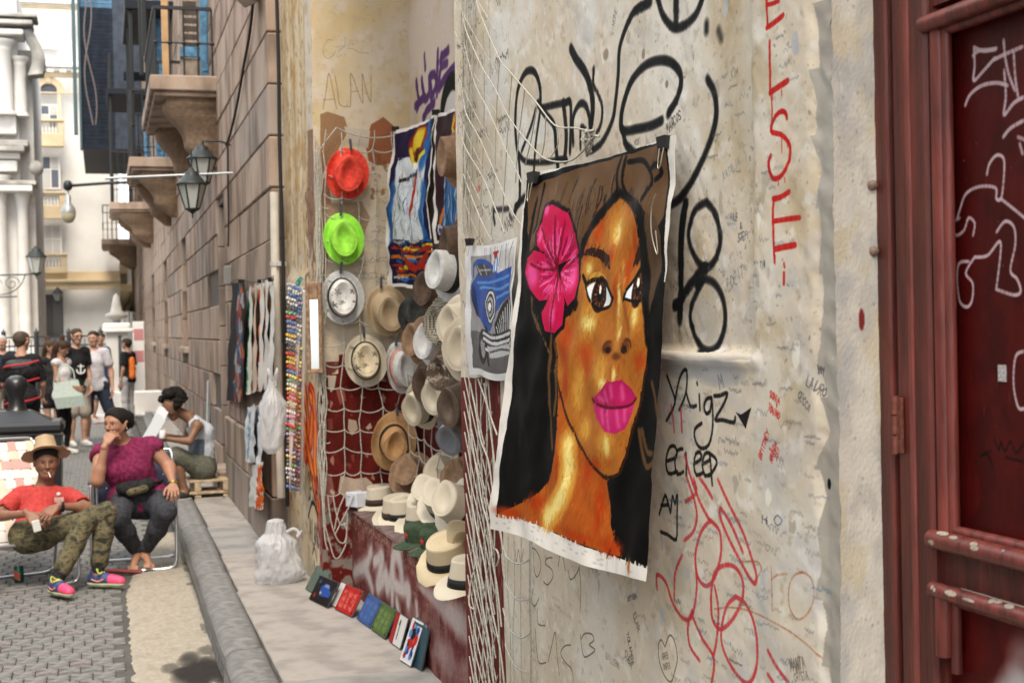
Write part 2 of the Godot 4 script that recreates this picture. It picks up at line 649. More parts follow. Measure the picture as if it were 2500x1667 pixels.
func camera_and_light() -> void:
	var cam := Camera3D.new()
	cam.name = "camera"
	cam.projection = Camera3D.PROJECTION_PERSPECTIVE
	cam.position = v3(0, 1.68, 0)
	cam.basis = Basis(Vector3.UP, deg_to_rad(-16.38)) * Basis(Vector3.RIGHT, deg_to_rad(-.631)) * Basis(Vector3.BACK, deg_to_rad(-1.2))
	cam.fov = 27.56
	cam.near = .05
	cam.far = 400.0
	var lens := CameraAttributesPhysical.new()
	lens.frustum_focal_length = 49.0
	lens.frustum_focus_distance = 3.9
	lens.exposure_aperture = 7.0
	lens.frustum_far = 400.0
	cam.attributes = lens
	add_child(cam)
	cam.fov = 27.56
	var env := Environment.new()
	env.background_mode = Environment.BG_SKY
	var sky := Sky.new()
	var sm := ProceduralSkyMaterial.new()
	sm.sky_top_color = Color(.88, .90, .92)
	sm.sky_horizon_color = Color(.96, .96, .96)
	sm.sky_curve = .3
	sm.ground_bottom_color = Color(.5, .48, .46)
	sm.ground_horizon_color = Color(.8, .8, .8)
	sm.sky_energy_multiplier = 1.0
	sky.sky_material = sm
	env.sky = sky
	env.tonemap_mode = Environment.TONE_MAPPER_LINEAR
	env.tonemap_exposure = 3.1
	env.sdfgi_enabled = true
	env.ssao_enabled = true
	env.ssil_enabled = true
	var we := WorldEnvironment.new()
	we.name = "environment"
	we.environment = env
	add_child(we)
	var sun := DirectionalLight3D.new()
	sun.name = "sun"
	sun.light_color = Color(1.0, .96, .9)
	sun.light_energy = .45
	sun.light_angular_distance = 24.0
	sun.shadow_enabled = true
	sun.rotation_degrees = v3(-54, -8, 0)
	add_child(sun)

# ------------------------------------------------------------------ ground
func ground() -> void:
	var earth := mottled([flat(.075, .07, .065), flat(.10, .095, .088)], [.3, .7], 2.5, .95, 3, .4)
	var st := begin(false)
	quad(st, v3(-150, -.006, -200), v3(150, -.006, -200), v3(150, -.006, 30), v3(-150, -.006, 30))
	var street := ground_piece("street", done(st), earth)
	# pavers: rows across the street
	var stones := []
	var shades := [flat(.15, .145, .137), flat(.17, .165, .156), flat(.135, .13, .125), flat(.185, .172, .162), flat(.175, .152, .144)]
	var pm := []
	for k in shades.size():
		pm.append(mottled([shades[k].darkened(.18), shades[k], shades[k].lightened(.12)], [.2, .5, .8], .5, .85, 20 + k, .25, .02))
	var shape := []
	for k in 6:
		var b := begin(false)
		box(b, Transform3D(Basis(Vector3.UP, rng.randf_range(-.02, .02)), v3(0, -.02, 0)), v3(rng.randf_range(.1025, .106), .05, rng.randf_range(.1525, .1548)), .003)
		shape.append(done(b).commit())
	var z := 6.2
	var row := 0
	var left := []
	while z < 30.0:
		var x := -3.6 + (.055 if row % 2 else .0) + rng.randf_range(-.01, .01)
		while x < .6:
			var t := Transform3D(Basis.from_euler(v3(rng.randfn(0, .004), 0, rng.randfn(0, .006))), v3(x, .0 + rng.randfn(0, .0012), -z))
			var edge_x := .095 if z < 10.4 else .34 + (z - 10.4) * .01
			if x + .05 < edge_x:
				var inside: bool = x > -.52 - (z - 7.19) * .066 - .12 and z > 6.9
				if inside and stones.size() < 300 and z < 30.0: stones.append(t)
				else: left.append(t)
			x += .108
		z += .156
		row += 1
	for t in stones:
		var o := MeshInstance3D.new()
		o.mesh = shape[rng.randi() % 6]
		o.material_override = pm[rng.randi() % 5 if rng.randf() < .5 else 1]
		o.transform = t
		o.name = "paver" if not street.has_node("paver") else "paver_001"
		street.add_child(o, true)
	var mm := MultiMesh.new()
	mm.transform_format = MultiMesh.TRANSFORM_3D
	mm.mesh = shape[0]
	mm.instance_count = left.size()
	for k in left.size(): mm.set_instance_transform(k, left[k])
	var more := MultiMeshInstance3D.new()
	more.name = "far_pavers"
	more.multimesh = mm
	more.material_override = pm[1]
	more.set_meta("kind", "stuff")
	street.add_child(more)
	# a worn strip of old concrete along the kerb
	var cc := Canvas.new(256, 1536, Vector2(.0, .0), Vector2(.62, 6.0), Color(.60, .565, .51))
	cc.wash(Color(.66, .625, .57), noise(.05, 31, 6), .4, .75, .7)
	cc.wash(Color(.53, .50, .455), noise(.02, 33, 6), .5, .8, .5)
	cc.wash(Color(.36, .34, .31), noise(.012, 36, 4), .6, .68, .7, Rect2(.7, 0, .3, 1))
	cc.speckle(2600, .001, .004, Color(.80, .77, .70), .6)
	cc.speckle(1800, .001, .004, Color(.22, .20, .18), .6)
	for k in 60:
		cc.dab(Vector2(.36 + cc.rng.randfn(0, .07), .98 + cc.rng.randfn(0, .13)), Vector2(.06, .12), Color(.17, .16, .15), .5, .6)
	cc.speckle(500, .001, .003, Color(.5, .48, .45), .7, Rect2(.4, .08, .4, .16))
	var cm := printed(cc.img, .9, .0)
	var nz := noise(.9, 8, 4)
	st = begin()
	sheet(st, 14, 130, func(u: float, v: float) -> Vector3:
		var zz := 6.0 + v * 6.0
		var w := (.015 * nz.get_noise_2d(zz * 4.0, 3.0)) * (1.0 - u)
		return v3(lerpf(.10 + w + maxf(.0, zz - 9.4) * .07, .66, u), .012 + .007 * nz.get_noise_2d(u * 5.0, zz * 8.0) - .02 * pow(absf(u * 2.0 - 1.0), 6.0), -zz))
	var strip := ground_piece("gutter_strip", done(st), cm)
	strip.set_meta("kind", "structure")
	# square beyond the street
	st = begin(false)
	abox(st, v3(-40, -.1, -120), v3(14, .0, -30.2))
	ground_piece("square_paving", done(st), mottled([flat(.26, .25, .24), flat(.34, .33, .31)], [.35, .7], 3.0, .9, 6))
	# kerb stones and sidewalk slabs
	var kerb_m := mottled([flat(.14, .135, .128), flat(.19, .185, .178), flat(.23, .223, .215)], [.25, .5, .8], .5, .85, 41, .3, .025, true)
	var walk := Node3D.new()
	walk.name = "sidewalk"
	walk.set_meta("kind", "structure")
	add_child(walk)
	st = begin(false)
	quad(st, v3(.56, .105, -45), v3(1.9, .105, -45), v3(1.9, .105, 2), v3(.50, .105, 2))
	put("slab_bed", done(st), earth, walk)
	var ends := [-1.0, 1.4, 3.4, 5.35, 6.84, 9.1, 11.4, 13.3, 15.6, 18.0, 20.5, 23.0, 26.0, 29.5]
	for k in ends.size() - 1:
		var z0: float = ends[k] + .007
		var z1: float = ends[k + 1] - .007
		st = begin()
		var rings := []
		for i in 9:
			var f := i / 8.0
			var zz := lerpf(z0, z1, f)
			var xo := kerb_x(zz) + .010 * nz.get_noise_1d(zz * 6.0)
			var top := .147 + .004 * nz.get_noise_1d(zz * 9.0 + 40.0)
			var inset := .012 if i == 0 or i == 8 else .0
			var r := PackedVector3Array()
			for q in [[-.02, -.1], [.0, .02], [.004, .085], [.016, .118], [.04, .138], [.075, .147], [.15, .15], [.196, .148], [.2, .06], [.2, -.1]]:
				r.append(v3(xo + q[0] + inset * (.5 - q[0] * 4.0) * .6, (q[1] + (top - .15) if q[1] > .1 else q[1]) - inset * .5, -zz))
			rings.append(r)
		loft(st, rings)
		put("kerb_stone", done(st), kerb_m, walk)
	var slab_m := []
	for k in 4:
		var c: Color = [flat(.29, .272, .25), flat(.27, .256, .24), flat(.31, .28, .252), flat(.25, .24, .225)][k]
		slab_m.append(mottled([c.darkened(.10), c, c.lightened(.05), c.lerp(flat(.30, .24, .18), .5)], [.2, .5, .75, .98], .9, .85, 50 + k, .3, .012, true))
	var joints := [-1.0, 1.5, 3.2, 4.6, 6.12, 8.36, 9.05, 9.75, 11.2, 13.1, 14.6, 16.4, 18.4, 20.4, 22.6, 25.0, 29.0]
	for k in joints.size() - 1:
		var cutx: float = [.0, .42, .0, .0][k % 4]
		var spans := [[.0, 1.0]] if cutx == .0 or k < 6 else [[.0, cutx], [cutx, 1.0]]
		for s in spans:
			var z0: float = joints[k] + .005 + rng.randf_range(0, .006)
			var z1: float = joints[k + 1] - .005
			var lo_x := kerb_x((z0 + z1) * .5) + .207
			var x0: float = lerpf(lo_x, 1.42, s[0]) + .004
			var x1: float = lerpf(lo_x, 1.42, s[1]) - .004
			st = begin(false)
			var skew := rng.randf_range(-.03, .03)
			var b := Basis(v3(1, 0, skew), v3(0, 1, 0), v3(0, 0, 1))
			if z0 > 9.7 and x1 > 1.3: x1 = 1.2
			box(st, Transform3D(b, v3((x0 + x1) * .5, .1 + rng.randfn(0, .0015), -(z0 + z1) * .5)), v3(x1 - x0, .09, z1 - z0), .006)
			put("paving_slab", done(st), slab_m[rng.randi() % 4], walk)

func kerb_x(z: float) -> float:
	return .505 + .0085 * (z - 6.2)

# ------------------------------------------------------------------ the graffiti building
func smooth_in(a: float, b: float, x: float) -> float:
	return smoothstep(a, b, x)

func stall_building() -> Node3D:
	var root := thing("graffiti_building", "cream plastered building with graffiti, a wide wall niche and a red door", "building", v3(WALL, 0, -3.4))
	var n1 := noise(1.2, 11, 3)
	var n2 := noise(9.0, 12, 4)
	var n3 := noise(34.0, 13, 3)
	var n4 := noise(3.0, 14, 4)
	# main wall: z -4.72 .. -2.14, y .1 .. 3.1; plaster with a sunken rough field
	var f := func(z: float, y: float) -> Vector3:
		var d := .006 * n1.get_noise_2d(z, y)
		var field := smooth_in(-2.425, -2.44, z + .006 * n2.get_noise_1d(y * .4)) * smooth_in(1.606, 1.617, y + .004 * n2.get_noise_1d(z * .5)) * smooth_in(-4.3, -3.3, z)
		var lip := exp(-pow((y - 1.607) / .010, 2.0)) * smooth_in(-2.40, -2.42, z) * smooth_in(-3.6, -3.2, z)
		d += .020 * field - .012 * lip
		var patch := smooth_in(-.1, .25, n4.get_noise_2d(z + 7.0, y)) * (.35 + .65 * field)
		if z > -2.43 and y > 1.62: patch = maxf(patch, .8 * smooth_in(-.25, .1, n4.get_noise_2d(z * 2.0, y * .8)))
		d += patch * (.0022 * n3.get_noise_2d(z, y) + .004 * maxf(.0, n2.get_noise_2d(z * 1.6, y * 1.6)))
		var border := smooth_in(-2.205, -2.19, z + .022 * n2.get_noise_1d(y * .7))
		d += border * (.010 + .004 * n2.get_noise_2d(z * 2.0, y * 2.0))
		return v3(WALL + d, y, z)
	var st := begin()
	sheet(st, 224, 250, func(u: float, v: float) -> Vector3: return f.call(lerpf(-4.72, -2.14, u), lerpf(3.1, .1, v)))
	place("wall", done(st), wall_paint(), root)
	var plaster := mottled([Color(.70, .64, .55), Color(.76, .71, .63), Color(.80, .76, .70)], [.3, .5, .75], 2.0, .93, 17, .6, .012, true)
	st = begin(false)
	abox(st, v3(WALL, 3.1, -4.72), v3(2.4, 7.5, -2.14))
	abox(st, v3(WALL + .05, .1, -4.71), v3(2.4, 3.1, -2.16))
	abox(st, v3(WALL, 4.6, -9.5), v3(2.4, 7.5, -4.72))
	abox(st, v3(WALL, 3.5, -2.14), v3(2.4, 7.5, 3.0))
	abox(st, v3(WALL, .0, -.6), v3(2.4, 3.5, 3.0))
	place("upper_wall", done(st), plaster, root)
	# the ledge under the sunken field
	st = begin()
	sheet(st, 90, 10, func(u: float, v: float) -> Vector3:
		var z := lerpf(-3.4, -2.428, u)
		var q: Array = [[.024, 1.617], [.012, 1.618], [.002, 1.6165], [-.004, 1.613], [-.006, 1.609], [-.0065, 1.604], [-.006, 1.599], [-.004, 1.594], [-.001, 1.589], [.003, 1.585], [.008, 1.58]][int(v * 10.0 + .5)]
		return v3(WALL + q[0] + .002 * n2.get_noise_1d(z * 2.0), q[1] + .004 * n2.get_noise_1d(z * .7) + .0015 * n3.get_noise_1d(z), z))
	place("ledge", done(st), plaster, root)
	# rounded plaster edge at the niche and the reveal beside the door
	var cement := Canvas.new(64, 1024, Vector2(0, 3.1), Vector2(.12, .1), Color(.745, .72, .68))
	cement.wash(Color(.68, .66, .63), noise(.02, 61), .5, .7)
	cement.wash(Color(.72, .68, .60), noise(.012, 62), .52, .66)
	cement.wash(Color(.60, .60, .61), noise(.008, 63), .58, .74, .6)
	cement.speckle(400, .001, .003, Color(.4, .38, .35), .5)
	cement.speckle(300, .001, .004, Color(.78, .75, .68), .6)
	cement.dab(Vector2(.055, 1.68), Vector2(.006, .02), Color(.42, .10, .10), .9, .3)
	st = begin()
	sheet(st, 10, 160, func(u: float, v: float) -> Vector3:
		var y := lerpf(3.1, .1, v)
		var a: Vector3 = f.call(-2.14, y)
		var x := lerpf(a.x, DOOR + .03, u)
		return v3(x, y, -2.14 - .010 * (1.0 - pow(1.0 - u, 4.0)) + .0035 * n2.get_noise_2d(x * 3.0, y * 1.5) * smooth_in(.0, .2, u)))
	place("door_reveal", done(st), printed(cement.img, .92, .12), root)
	# the pier between the niche and the stone building
	var pc := pier_paint()
	st = begin()
	sheet(st, 30, 110, func(u: float, v: float) -> Vector3:
		var y := lerpf(4.6, .1, v)
		var z := lerpf(-9.62, -8.1, u)
		var d := .006 * n1.get_noise_2d(z, y) + .004 * n2.get_noise_2d(z, y)
		if y > 2.05 and z < -8.42: d += .02
		return v3(WALL + d, y, z))
	place("pier", done(st), printed(pc.img, .92, .12), root)
	st = begin()
	sheet(st, 24, 120, func(u: float, v: float) -> Vector3:
		var y := lerpf(4.6, .1, v)
		var x := lerpf(WALL, BACK + .02, u)
		return v3(x + (.006 * n1.get_noise_2d(-8.1, y) if u == .0 else .0), y, -SIDE + .006 * n2.get_noise_2d(x * 1.5, y) * smooth_in(0, .1, u)))
	place("niche_side_wall", done(st), printed(side_paint().img, .92, .14), root)
	st = begin()
	sheet(st, 70, 80, func(u: float, v: float) -> Vector3:
		var y := lerpf(4.6, .1, v)
		var z := lerpf(-SIDE - .02, -4.7, u)
		return v3(BACK + .006 * n2.get_noise_2d(z, y), y, z))
	place("niche_back_wall", done(st), printed(back_paint().img, .92, .14), root)
	# the plinth with its worn slab
	st = begin()
	sheet(st, 80, 22, func(u: float, v: float) -> Vector3:
		var y := lerpf(.625, .1, v)
		var z := lerpf(-SIDE - .06, -4.6, u)
		return v3(PLINTH + .004 * n2.get_noise_2d(z, y) + .006 * n1.get_noise_2d(z * 2.0, y), y + (.008 * n2.get_noise_1d(z * 2.0) if v == .0 else .0), z))
	place("plinth", done(st), printed(plinth_paint().img, .88, .3), root)
	st = begin()
	sheet(st, 60, 8, func(u: float, v: float) -> Vector3:
		var z := lerpf(-SIDE - .06, -4.6, u)
		var e := PLINTH + .006 * n1.get_noise_2d(z * 2.0, .6) - .006
		return v3(lerpf(BACK + .03, e, v), .632 + .003 * n2.get_noise_2d(z, v * .4) - (.012 if v == 1.0 else .0), z))
	place("shelf_slab", done(st), mottled([flat(.10, .085, .08), flat(.17, .14, .13), flat(.22, .15, .14)], [.3, .5, .8], .8, .85, 71, .4, .02, true), root)
	door(root)
	return root

func door(root: Node3D) -> void:
	var red := mottled([flat(.085, .013, .009), flat(.115, .018, .012), flat(.14, .024, .016)], [.25, .5, .8], .5, .5, 81, .15, .01, true)
	red.uv1_scale = v3(9, .9, 9)
	var bright := mottled([flat(.13, .020, .014), flat(.165, .027, .019), flat(.20, .04, .03)], [.25, .5, .85], .4, .42, 82, .12, .012, true)
	bright.uv1_scale = v3(9, 1.1, 9)
	var bare := mottled([flat(.30, .24, .18), flat(.45, .38, .30)], [.3, .7], .1, .9, 83)
	var st := begin(false)
	var x := DOOR
	# frame post, then the leaf: stile, panels sunk behind mouldings
	abox(st, v3(x, .0, -2.168), v3(x + .12, 3.5, -2.112), .004)
	place("door_frame", done(st), red, root)
	var leaf := Node3D.new()
	leaf.name = "door"
	root.add_child(leaf)
	st = begin(false)
	abox(st, v3(x + .004, .15, -2.102), v3(x + .06, 3.5, -2.0), .006)
	place("stile", done(st), red, leaf)
	st = begin(false)
	abox(st, v3(x + .001, .15, -2.062), v3(x + .01, 3.5, -2.046), .003)
	place("bead", done(st), bright, leaf)
	var pc := Canvas.new(768, 1280, Vector2(-2.0, 2.30), Vector2(-1.5, 1.30), Color(.27, .05, .04))
	pc.wash(Color(.23, .04, .032), noise(.006, 91), .45, .65)
	pc.wash(Color(.31, .068, .055), noise(.004, 92), .55, .7, .6)
	pc.speckle(160, .0004, .0012, Color(.7, .6, .55), .7)
	door_graffiti(pc)
	st = begin(false)
	var sunk := func(z0: float, z1: float, y0: float, y1: float, dx: float) -> void:
		sheet(st, 20, 20, func(u: float, v: float) -> Vector3: return v3(x + dx, lerpf(y1, y0, v), lerpf(z0, z1, u)))
	sunk.call(-2.0, -1.5, 1.30, 2.30, .040)
	place("upper_panel", done(st), printed(pc.img, .4, .06), leaf)
	# mouldings: half round sticks with mitred ends
	for s in [[-1.985, 1.318, -1.985, 2.17, .016, "moulding"], [-1.966, 1.33, -1.966, 2.165, .009, "moulding"]]:
		st = begin()
		tube(st, [v3(x + .022, s[1], s[0]), v3(x + .022, s[3], s[2])], s[4], 14)
		place(s[5], done(st), bright, leaf)
	var ledge_spots := [[2.16, .014], [1.315, .016], [1.232, .013]]
	for k in 3:
		st = begin()
		tube(st, [v3(x + .006, ledge_spots[k][0], -2.006), v3(x + .004, ledge_spots[k][0], -1.4)], ledge_spots[k][1], 14)
		tube(st, [v3(x + .024, ledge_spots[k][0] + (.016 if k == 1 else -.014), -1.996), v3(x + .024, ledge_spots[k][0] + (.016 if k == 1 else -.014), -1.4)], .010, 12)
		var rail := place("moulding", done(st), bright, leaf)
		if k > 0:
			for q in 7:
				st = begin(false)
				var zz := -1.995 + .004 + (rng.randf() * .2 if q > 1 else .008 * q)
				var a := rng.randf_range(1.9, 2.9) if q > 1 else rng.randf_range(2.6, 3.3)
				var rr: float = ledge_spots[k][1] + .0006
				var c := v3(x + .006 + cos(a) * rr, ledge_spots[k][0] + sin(a) * rr, zz)
				var nrm := v3(cos(a), sin(a), 0)
				var side := nrm.cross(Vector3.BACK)
				var w := rng.randf_range(.002, .006)
				var l := rng.randf_range(.003, .02)
				for e in 8:
					var a0 := TAU * e / 8.0
					var a1 := TAU * (e + 1) / 8.0
					tri(st, c + nrm * .0004, c + Vector3.BACK * cos(a1) * l + side * sin(a1) * w, c + Vector3.BACK * cos(a0) * l + side * sin(a0) * w)
				place("paint_chip", done(st), bare, leaf)
	st = begin(false)
	abox(st, v3(x + .02, 1.243, -2.0), v3(x + .06, 1.306, -1.4))
	place("middle_rail", done(st), red, leaf)
	st = begin(false)
	abox(st, v3(x + .02, 2.19, -2.0), v3(x + .06, 3.5, -1.4))
	place("top_rail", done(st), red, leaf)
	# lower panel sprayed with white
	var lc := Canvas.new(512, 512, Vector2(-2.12, 1.25), Vector2(-1.5, .63), Color(.33, .07, .055))
	lc.wash(Color(.28, .05, .04), noise(.01, 95), .45, .65)
	for k in 26:
		var p := Vector2(-1.80 + lc.rng.randfn(0, .09), 1.06 + lc.rng.randfn(0, .06))
		lc.dab(p, Vector2(.07, .07), Color(.74, .73, .72), .5, .8)
	for k in 12: lc.dab(Vector2(-2.04 + k * .02, 1.03 + .01 * sin(k * 1.7)), Vector2(.04, .05), Color(.72, .70, .70), .5, .8)
	lc.dab(Vector2(-1.76, 1.08), Vector2(.03, .035), Color(.30, .05, .05), .9, .6)
	st = begin(false)
	sheet(st, 20, 20, func(u: float, v: float) -> Vector3: return v3(x + .034, lerpf(1.225, .63, v), lerpf(-2.0, -1.5, u)))
	place("lower_panel", done(st), printed(lc.img, .45), leaf)
	st = begin()
	tube(st, [v3(x + .012, 1.225, -1.984), v3(x + .012, 1.125, -1.984)], .015, 12)
	tube(st, [v3(x + .022, 1.225, -1.966), v3(x + .022, 1.10, -1.966)], .009, 12)
	place("moulding", done(st), bright, leaf)
	# hinge
	st = begin()
	for k in 3:
		tube(st, [v3(x - .004, 1.448 + k * .034, -2.096), v3(x - .004, 1.479 + k * .034, -2.096)], .0065, 10)
	abox(st, v3(x - .004, 1.45, -2.094), v3(x + .002, 1.545, -2.078), .001)
	place("hinge", done(st), mottled([flat(.13, .025, .015), flat(.2, .05, .03)], [.3, .7], .05, .6, 97), leaf)
	var rust := mottled([flat(.14, .09, .065), flat(.24, .16, .12)], [.3, .7], .05, .7, 98)
	for y in [1.912, 1.797]:
		st = begin()
		var prof := [Vector2(.0045, .0), Vector2(.0075, .003), Vector2(.0095, .008), Vector2(.0088, .013), Vector2(.0055, .017), Vector2(.0005, .0185)]
		lathe(st, prof, Transform3D(Basis(Vector3.BACK, PI / 2), v3(x + .001, y, -2.150)), 14)
		place("bolt", done(st), rust, root)
	st = begin(false)
	var sc := begin(false)
	abox(sc, v3(x + .0385, 1.578, -1.868), v3(x + .0395, 1.604, -1.848))
	place("sticker", done(sc), mottled([Color(.62, .56, .56), Color(.80, .77, .76)], [.35, .6], .02, .6, 99), leaf)

# ------------------------------------------------------------------ paint, stains and writing on the walls (positions in millimetres along the wall and up)
const BLACK := Color(.07, .07, .075)
const RED := Color(.70, .10, .08)

func wall_paint() -> StandardMaterial3D:
	var c := Canvas.new(880, 1024, Vector2(-4.72, 3.1), Vector2(-2.14, .1), Color(.79, .74, .665))
	c.wash(Color(.825, .80, .755), noise(.004, 101, 5), .42, .72)
	c.wash(Color(.745, .685, .59), noise(.006, 102, 5), .5, .76, .7)
	c.wash(Color(.66, .575, .43), noise(.010, 103, 5), .54, .76, .5, Rect2(.72, 0, .28, .55))
	c.wash(Color(.83, .82, .80), noise(.006, 104, 5), .46, .66, .8, Rect2(.08, 0, .55, .30))
	c.wash(Color(.68, .675, .67), noise(.009, 105, 5), .54, .76, .4, Rect2(.55, .45, .45, .55))
	c.wash(Color(.66, .67, .70), noise(.014, 106, 4), .56, .76, .3, Rect2(.6, .4, .4, .5))
	c.wash(Color(.68, .665, .645), noise(.010, 107, 5), .55, .74, .35, Rect2(.3, .1, .55, .45))
	c.wash(Color(.79, .73, .635), noise(.010, 108, 5), .48, .68, .7, Rect2(.0, .0, .22, 1))
	c.wash(Color(.60, .54, .45), noise(.05, 109, 4), .64, .80, .4)
	c.wash(Color(.86, .84, .81), noise(.035, 110, 4), .58, .76, .55)
	# vertical tan streaks beside the sunken field
	for k in 10:
		var z := -2.62 + .02 * k + c.rng.randfn(0, .02)
		c.stroke([Vector2(z, 2.9), Vector2(z + .006, 2.5), Vector2(z - .004, c.rng.randf_range(1.75, 2.3))], .03, Color(.60, .50, .34), .05, .16)
	c.img.resize(1760, 2048, Image.INTERPOLATE_CUBIC)
	c.s *= 2.0
	c.px *= 2.0
	c.speckle(9000, .0006, .0022, Color(.86, .83, .77), .55)
	c.speckle(5000, .0005, .0018, Color(.42, .37, .30), .55)
	c.speckle(700, .001, .004, Color(.45, .40, .33), .6, Rect2(.62, 0, .38, .5))
	# knocked-off plaster
	for k in 46:
		var p := Vector2(c.rng.randf_range(-3.6, -2.2), c.rng.randf_range(1.0, 2.7))
		var tone: Color = [Color(.68, .64, .58), Color(.70, .65, .56), Color(.69, .69, .69), Color(.84, .82, .77)][k % 4]
		var q := []
		for a in 7: q.append(p + Vector2.from_angle(TAU * a / 7.0) * c.rng.randf_range(.004, .022) * Vector2(1.0, 1.5))
		c.fill(q, tone)
	# the maroon paint of the niche runs round the corner
	var edge := poly("-4730,1505 -4539,1508 -4373,1516 -4228,1512") + poly("-4231,1335 -4237,1128 -4233,921 -4229,715 -4220,510 -4816,361")
	c.fill(edge, Color(.40, .155, .14))
	for k in 240:
		var p := Vector2(c.rng.randf_range(-4.72, -4.18), c.rng.randf_range(.3, 1.5))
		c.dab(p, Vector2(c.rng.randf_range(.004, .02), c.rng.randf_range(.01, .05)), [Color(.33, .12, .11), Color(.45, .19, .17), Color(.62, .52, .45)][k % 3] if p.x < -4.3 else Color(.735, .69, .62), .35)
	# grey cement along the door
	for k in 26:
		var y := .15 + k * .115
		var z := -2.175 + .012 * sin(y * 9.0)
		c.fill([Vector2(z - .018 + c.rng.randfn(0, .008), y), Vector2(z - .012 + c.rng.randfn(0, .01), y + .07), Vector2(z - .02, y + .13), Vector2(-2.13, y + .13), Vector2(-2.13, y)], Color(.60, .575, .535).lightened(c.rng.randf() * .12))
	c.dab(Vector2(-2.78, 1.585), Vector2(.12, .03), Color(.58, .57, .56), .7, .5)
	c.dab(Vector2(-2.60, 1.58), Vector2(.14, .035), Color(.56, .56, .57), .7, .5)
	# black spray
	var s := func(t: String, w: float, al := .95, soft := .009, col := BLACK) -> void: c.stroke(poly(t), w, col, soft, al, true, .24)
	s.call("-3000,2420 -3073,2417 -3129,2390 -3173,2349 -3186,2290 -3204,2232 -3228,2184 -3307,2139 -3387,2127", .017)
	s.call("-2971,2416 -3006,2416 -3067,2416", .022)
	s.call("-2931,2429 -2924,2407 -2900,2369 -2847,2332 -2789,2322 -2723,2330 -2688,2353 -2678,2369", .019)
	s.call("-2825,2413 -2827,2380 -2829,2332", .026, .9)
	s.call("-2664,2299 -2665,2287", .022, .9, .014)
	s.call("-2607,2274 -2597,2257", .020, .85, .014)
	s.call("-2881,2144 -2820,2179 -2806,2217 -2851,2253 -2923,2273 -3013,2278 -3096,2260 -3145,2222 -3171,2181 -3164,2149 -3074,2140 -2981,2134 -2912,2137", .020)
	s.call("-3164,2149 -3145,2112 -3086,2083", .022)
	s.call("-2665,2186 -2634,2153 -2627,2113 -2644,2076 -2683,2035 -2739,1993 -2797,1962 -2844,1947 -2930,1938", .019)
	s.call("-4034,2040 -3991,2054 -3983,2107 -3984,2154 -4015,2233 -4019,2308 -3990,2385 -3924,2423 -3850,2418 -3802,2384 -3784,2338 -3787,2297", .020)
	s.call("-3526,2419 -3485,2383 -3422,2338 -3377,2282 -3364,2231 -3383,2192", .028)
	s.call("-3357,2336 -3360,2295 -3301,2238 -3304,2191 -3345,2165", .013)
	s.call("-3771,2298 -3675,2291 -3580,2282 -3536,2275 -3532,2213 -3544,2143", .018)
	s.call("-3591,2284 -3570,2196 -3589,2131", .026)
	s.call("-3517,2162 -3513,2232 -3461,2260 -3410,2244 -3383,2192 -3377,2133", .018)
	s.call("-3807,2318 -3755,2282 -3675,2234 -3663,2174 -3648,2115", .024)
	s.call("-3995,2196 -3921,2164 -3761,2143 -3627,2135 -3571,2127", .016)
	s.call("-3829,2303 -3875,2260 -3963,2200", .014)
	s.call("-3792,2285 -3836,2204 -3860,2100", .015)
	s.call("-3462,2144 -3451,2199 -3391,2168", .013)
	s.call("-2681,1932 -2743,1917 -2774,1866 -2737,1815 -2683,1795 -2641,1810 -2614,1851 -2637,1900 -2681,1932", .016)
	s.call("-2698,1771 -2757,1727 -2775,1685 -2738,1639 -2694,1621 -2639,1630 -2599,1675 -2603,1724 -2644,1760 -2707,1772 -2739,1759", .016)
	s.call("-2791,1937 -2811,1882 -2822,1796 -2833,1687", .030)
	s.call("-2684,1793 -2704,1791 -2772,1762 -2831,1728 -2865,1718", .024)
	s.call("-4273,2051 -4104,2041", .018, .9)
	s.call("-4272,2054 -4250,2008", .020, .9)
	s.call("-4091,2022 -4074,2008", .016)
	s.call("-3941,2061 -4006,2044 -4044,2021", .022, .9, .012)
	# drips and overspray
	for k in 260:
		var near: Vector2 = poly("-3130,2330 -3455,2257 -3761,2194 -2916,2210 -2694,1863 -2679,1698 -2813,1795 -3972,2261")[k % 8]
		var p := near + Vector2(c.rng.randfn(0, .08), c.rng.randfn(0, .05))
		c.line(c.at(p), c.at(p), .7, .7, BLACK, 1.0, .35)
	# red painted letters ELSE:
	var red := func(t: String, w := .0085) -> void: c.stroke(poly(t), w, RED, .0015, .95, true, .1)
	red.call("-2356,2293 -2356,2261 -2357,2227"); red.call("-2357,2269 -2336,2266 -2310,2265"); red.call("-2359,2227 -2327,2230 -2295,2236", .011)
	red.call("-2348,2199 -2351,2155 -2352,2104"); red.call("-2353,2105 -2320,2110 -2284,2115", .012); red.call("-2350,2104 -2346,2073 -2351,2032", .005)
	red.call("-2292,2049 -2297,2059 -2312,2064 -2334,2058 -2351,2041 -2346,2030 -2313,2022 -2285,2004 -2279,1984 -2296,1956 -2322,1944 -2346,1945 -2359,1961 -2362,1978 -2353,1988", .010)
	red.call("-2347,1908 -2346,1863 -2340,1790"); red.call("-2348,1907 -2320,1907 -2287,1914", .011); red.call("-2344,1865 -2296,1865 -2246,1864", .010); red.call("-2339,1813 -2298,1815 -2263,1816", .012)
	red.call("-2303,1785 -2301,1778", .006); red.call("-2303,1767 -2304,1748", .009)
	for t in ["-2310,2020 -2310,1988", "-2289,2009 -2289,1995", "-2325,1943 -2326,1930", "-2343,2102 -2342,2090", "-2308,2102 -2307,2092", "-2336,1801 -2337,1785", "-2301,1941 -2300,1933"]: red.call(t, .003)
	# felt pen
	var pen := func(t: String, w := .0055, al := .9, col := Color(.10, .09, .09)) -> void: c.stroke(poly(t), w, col, .002, al)
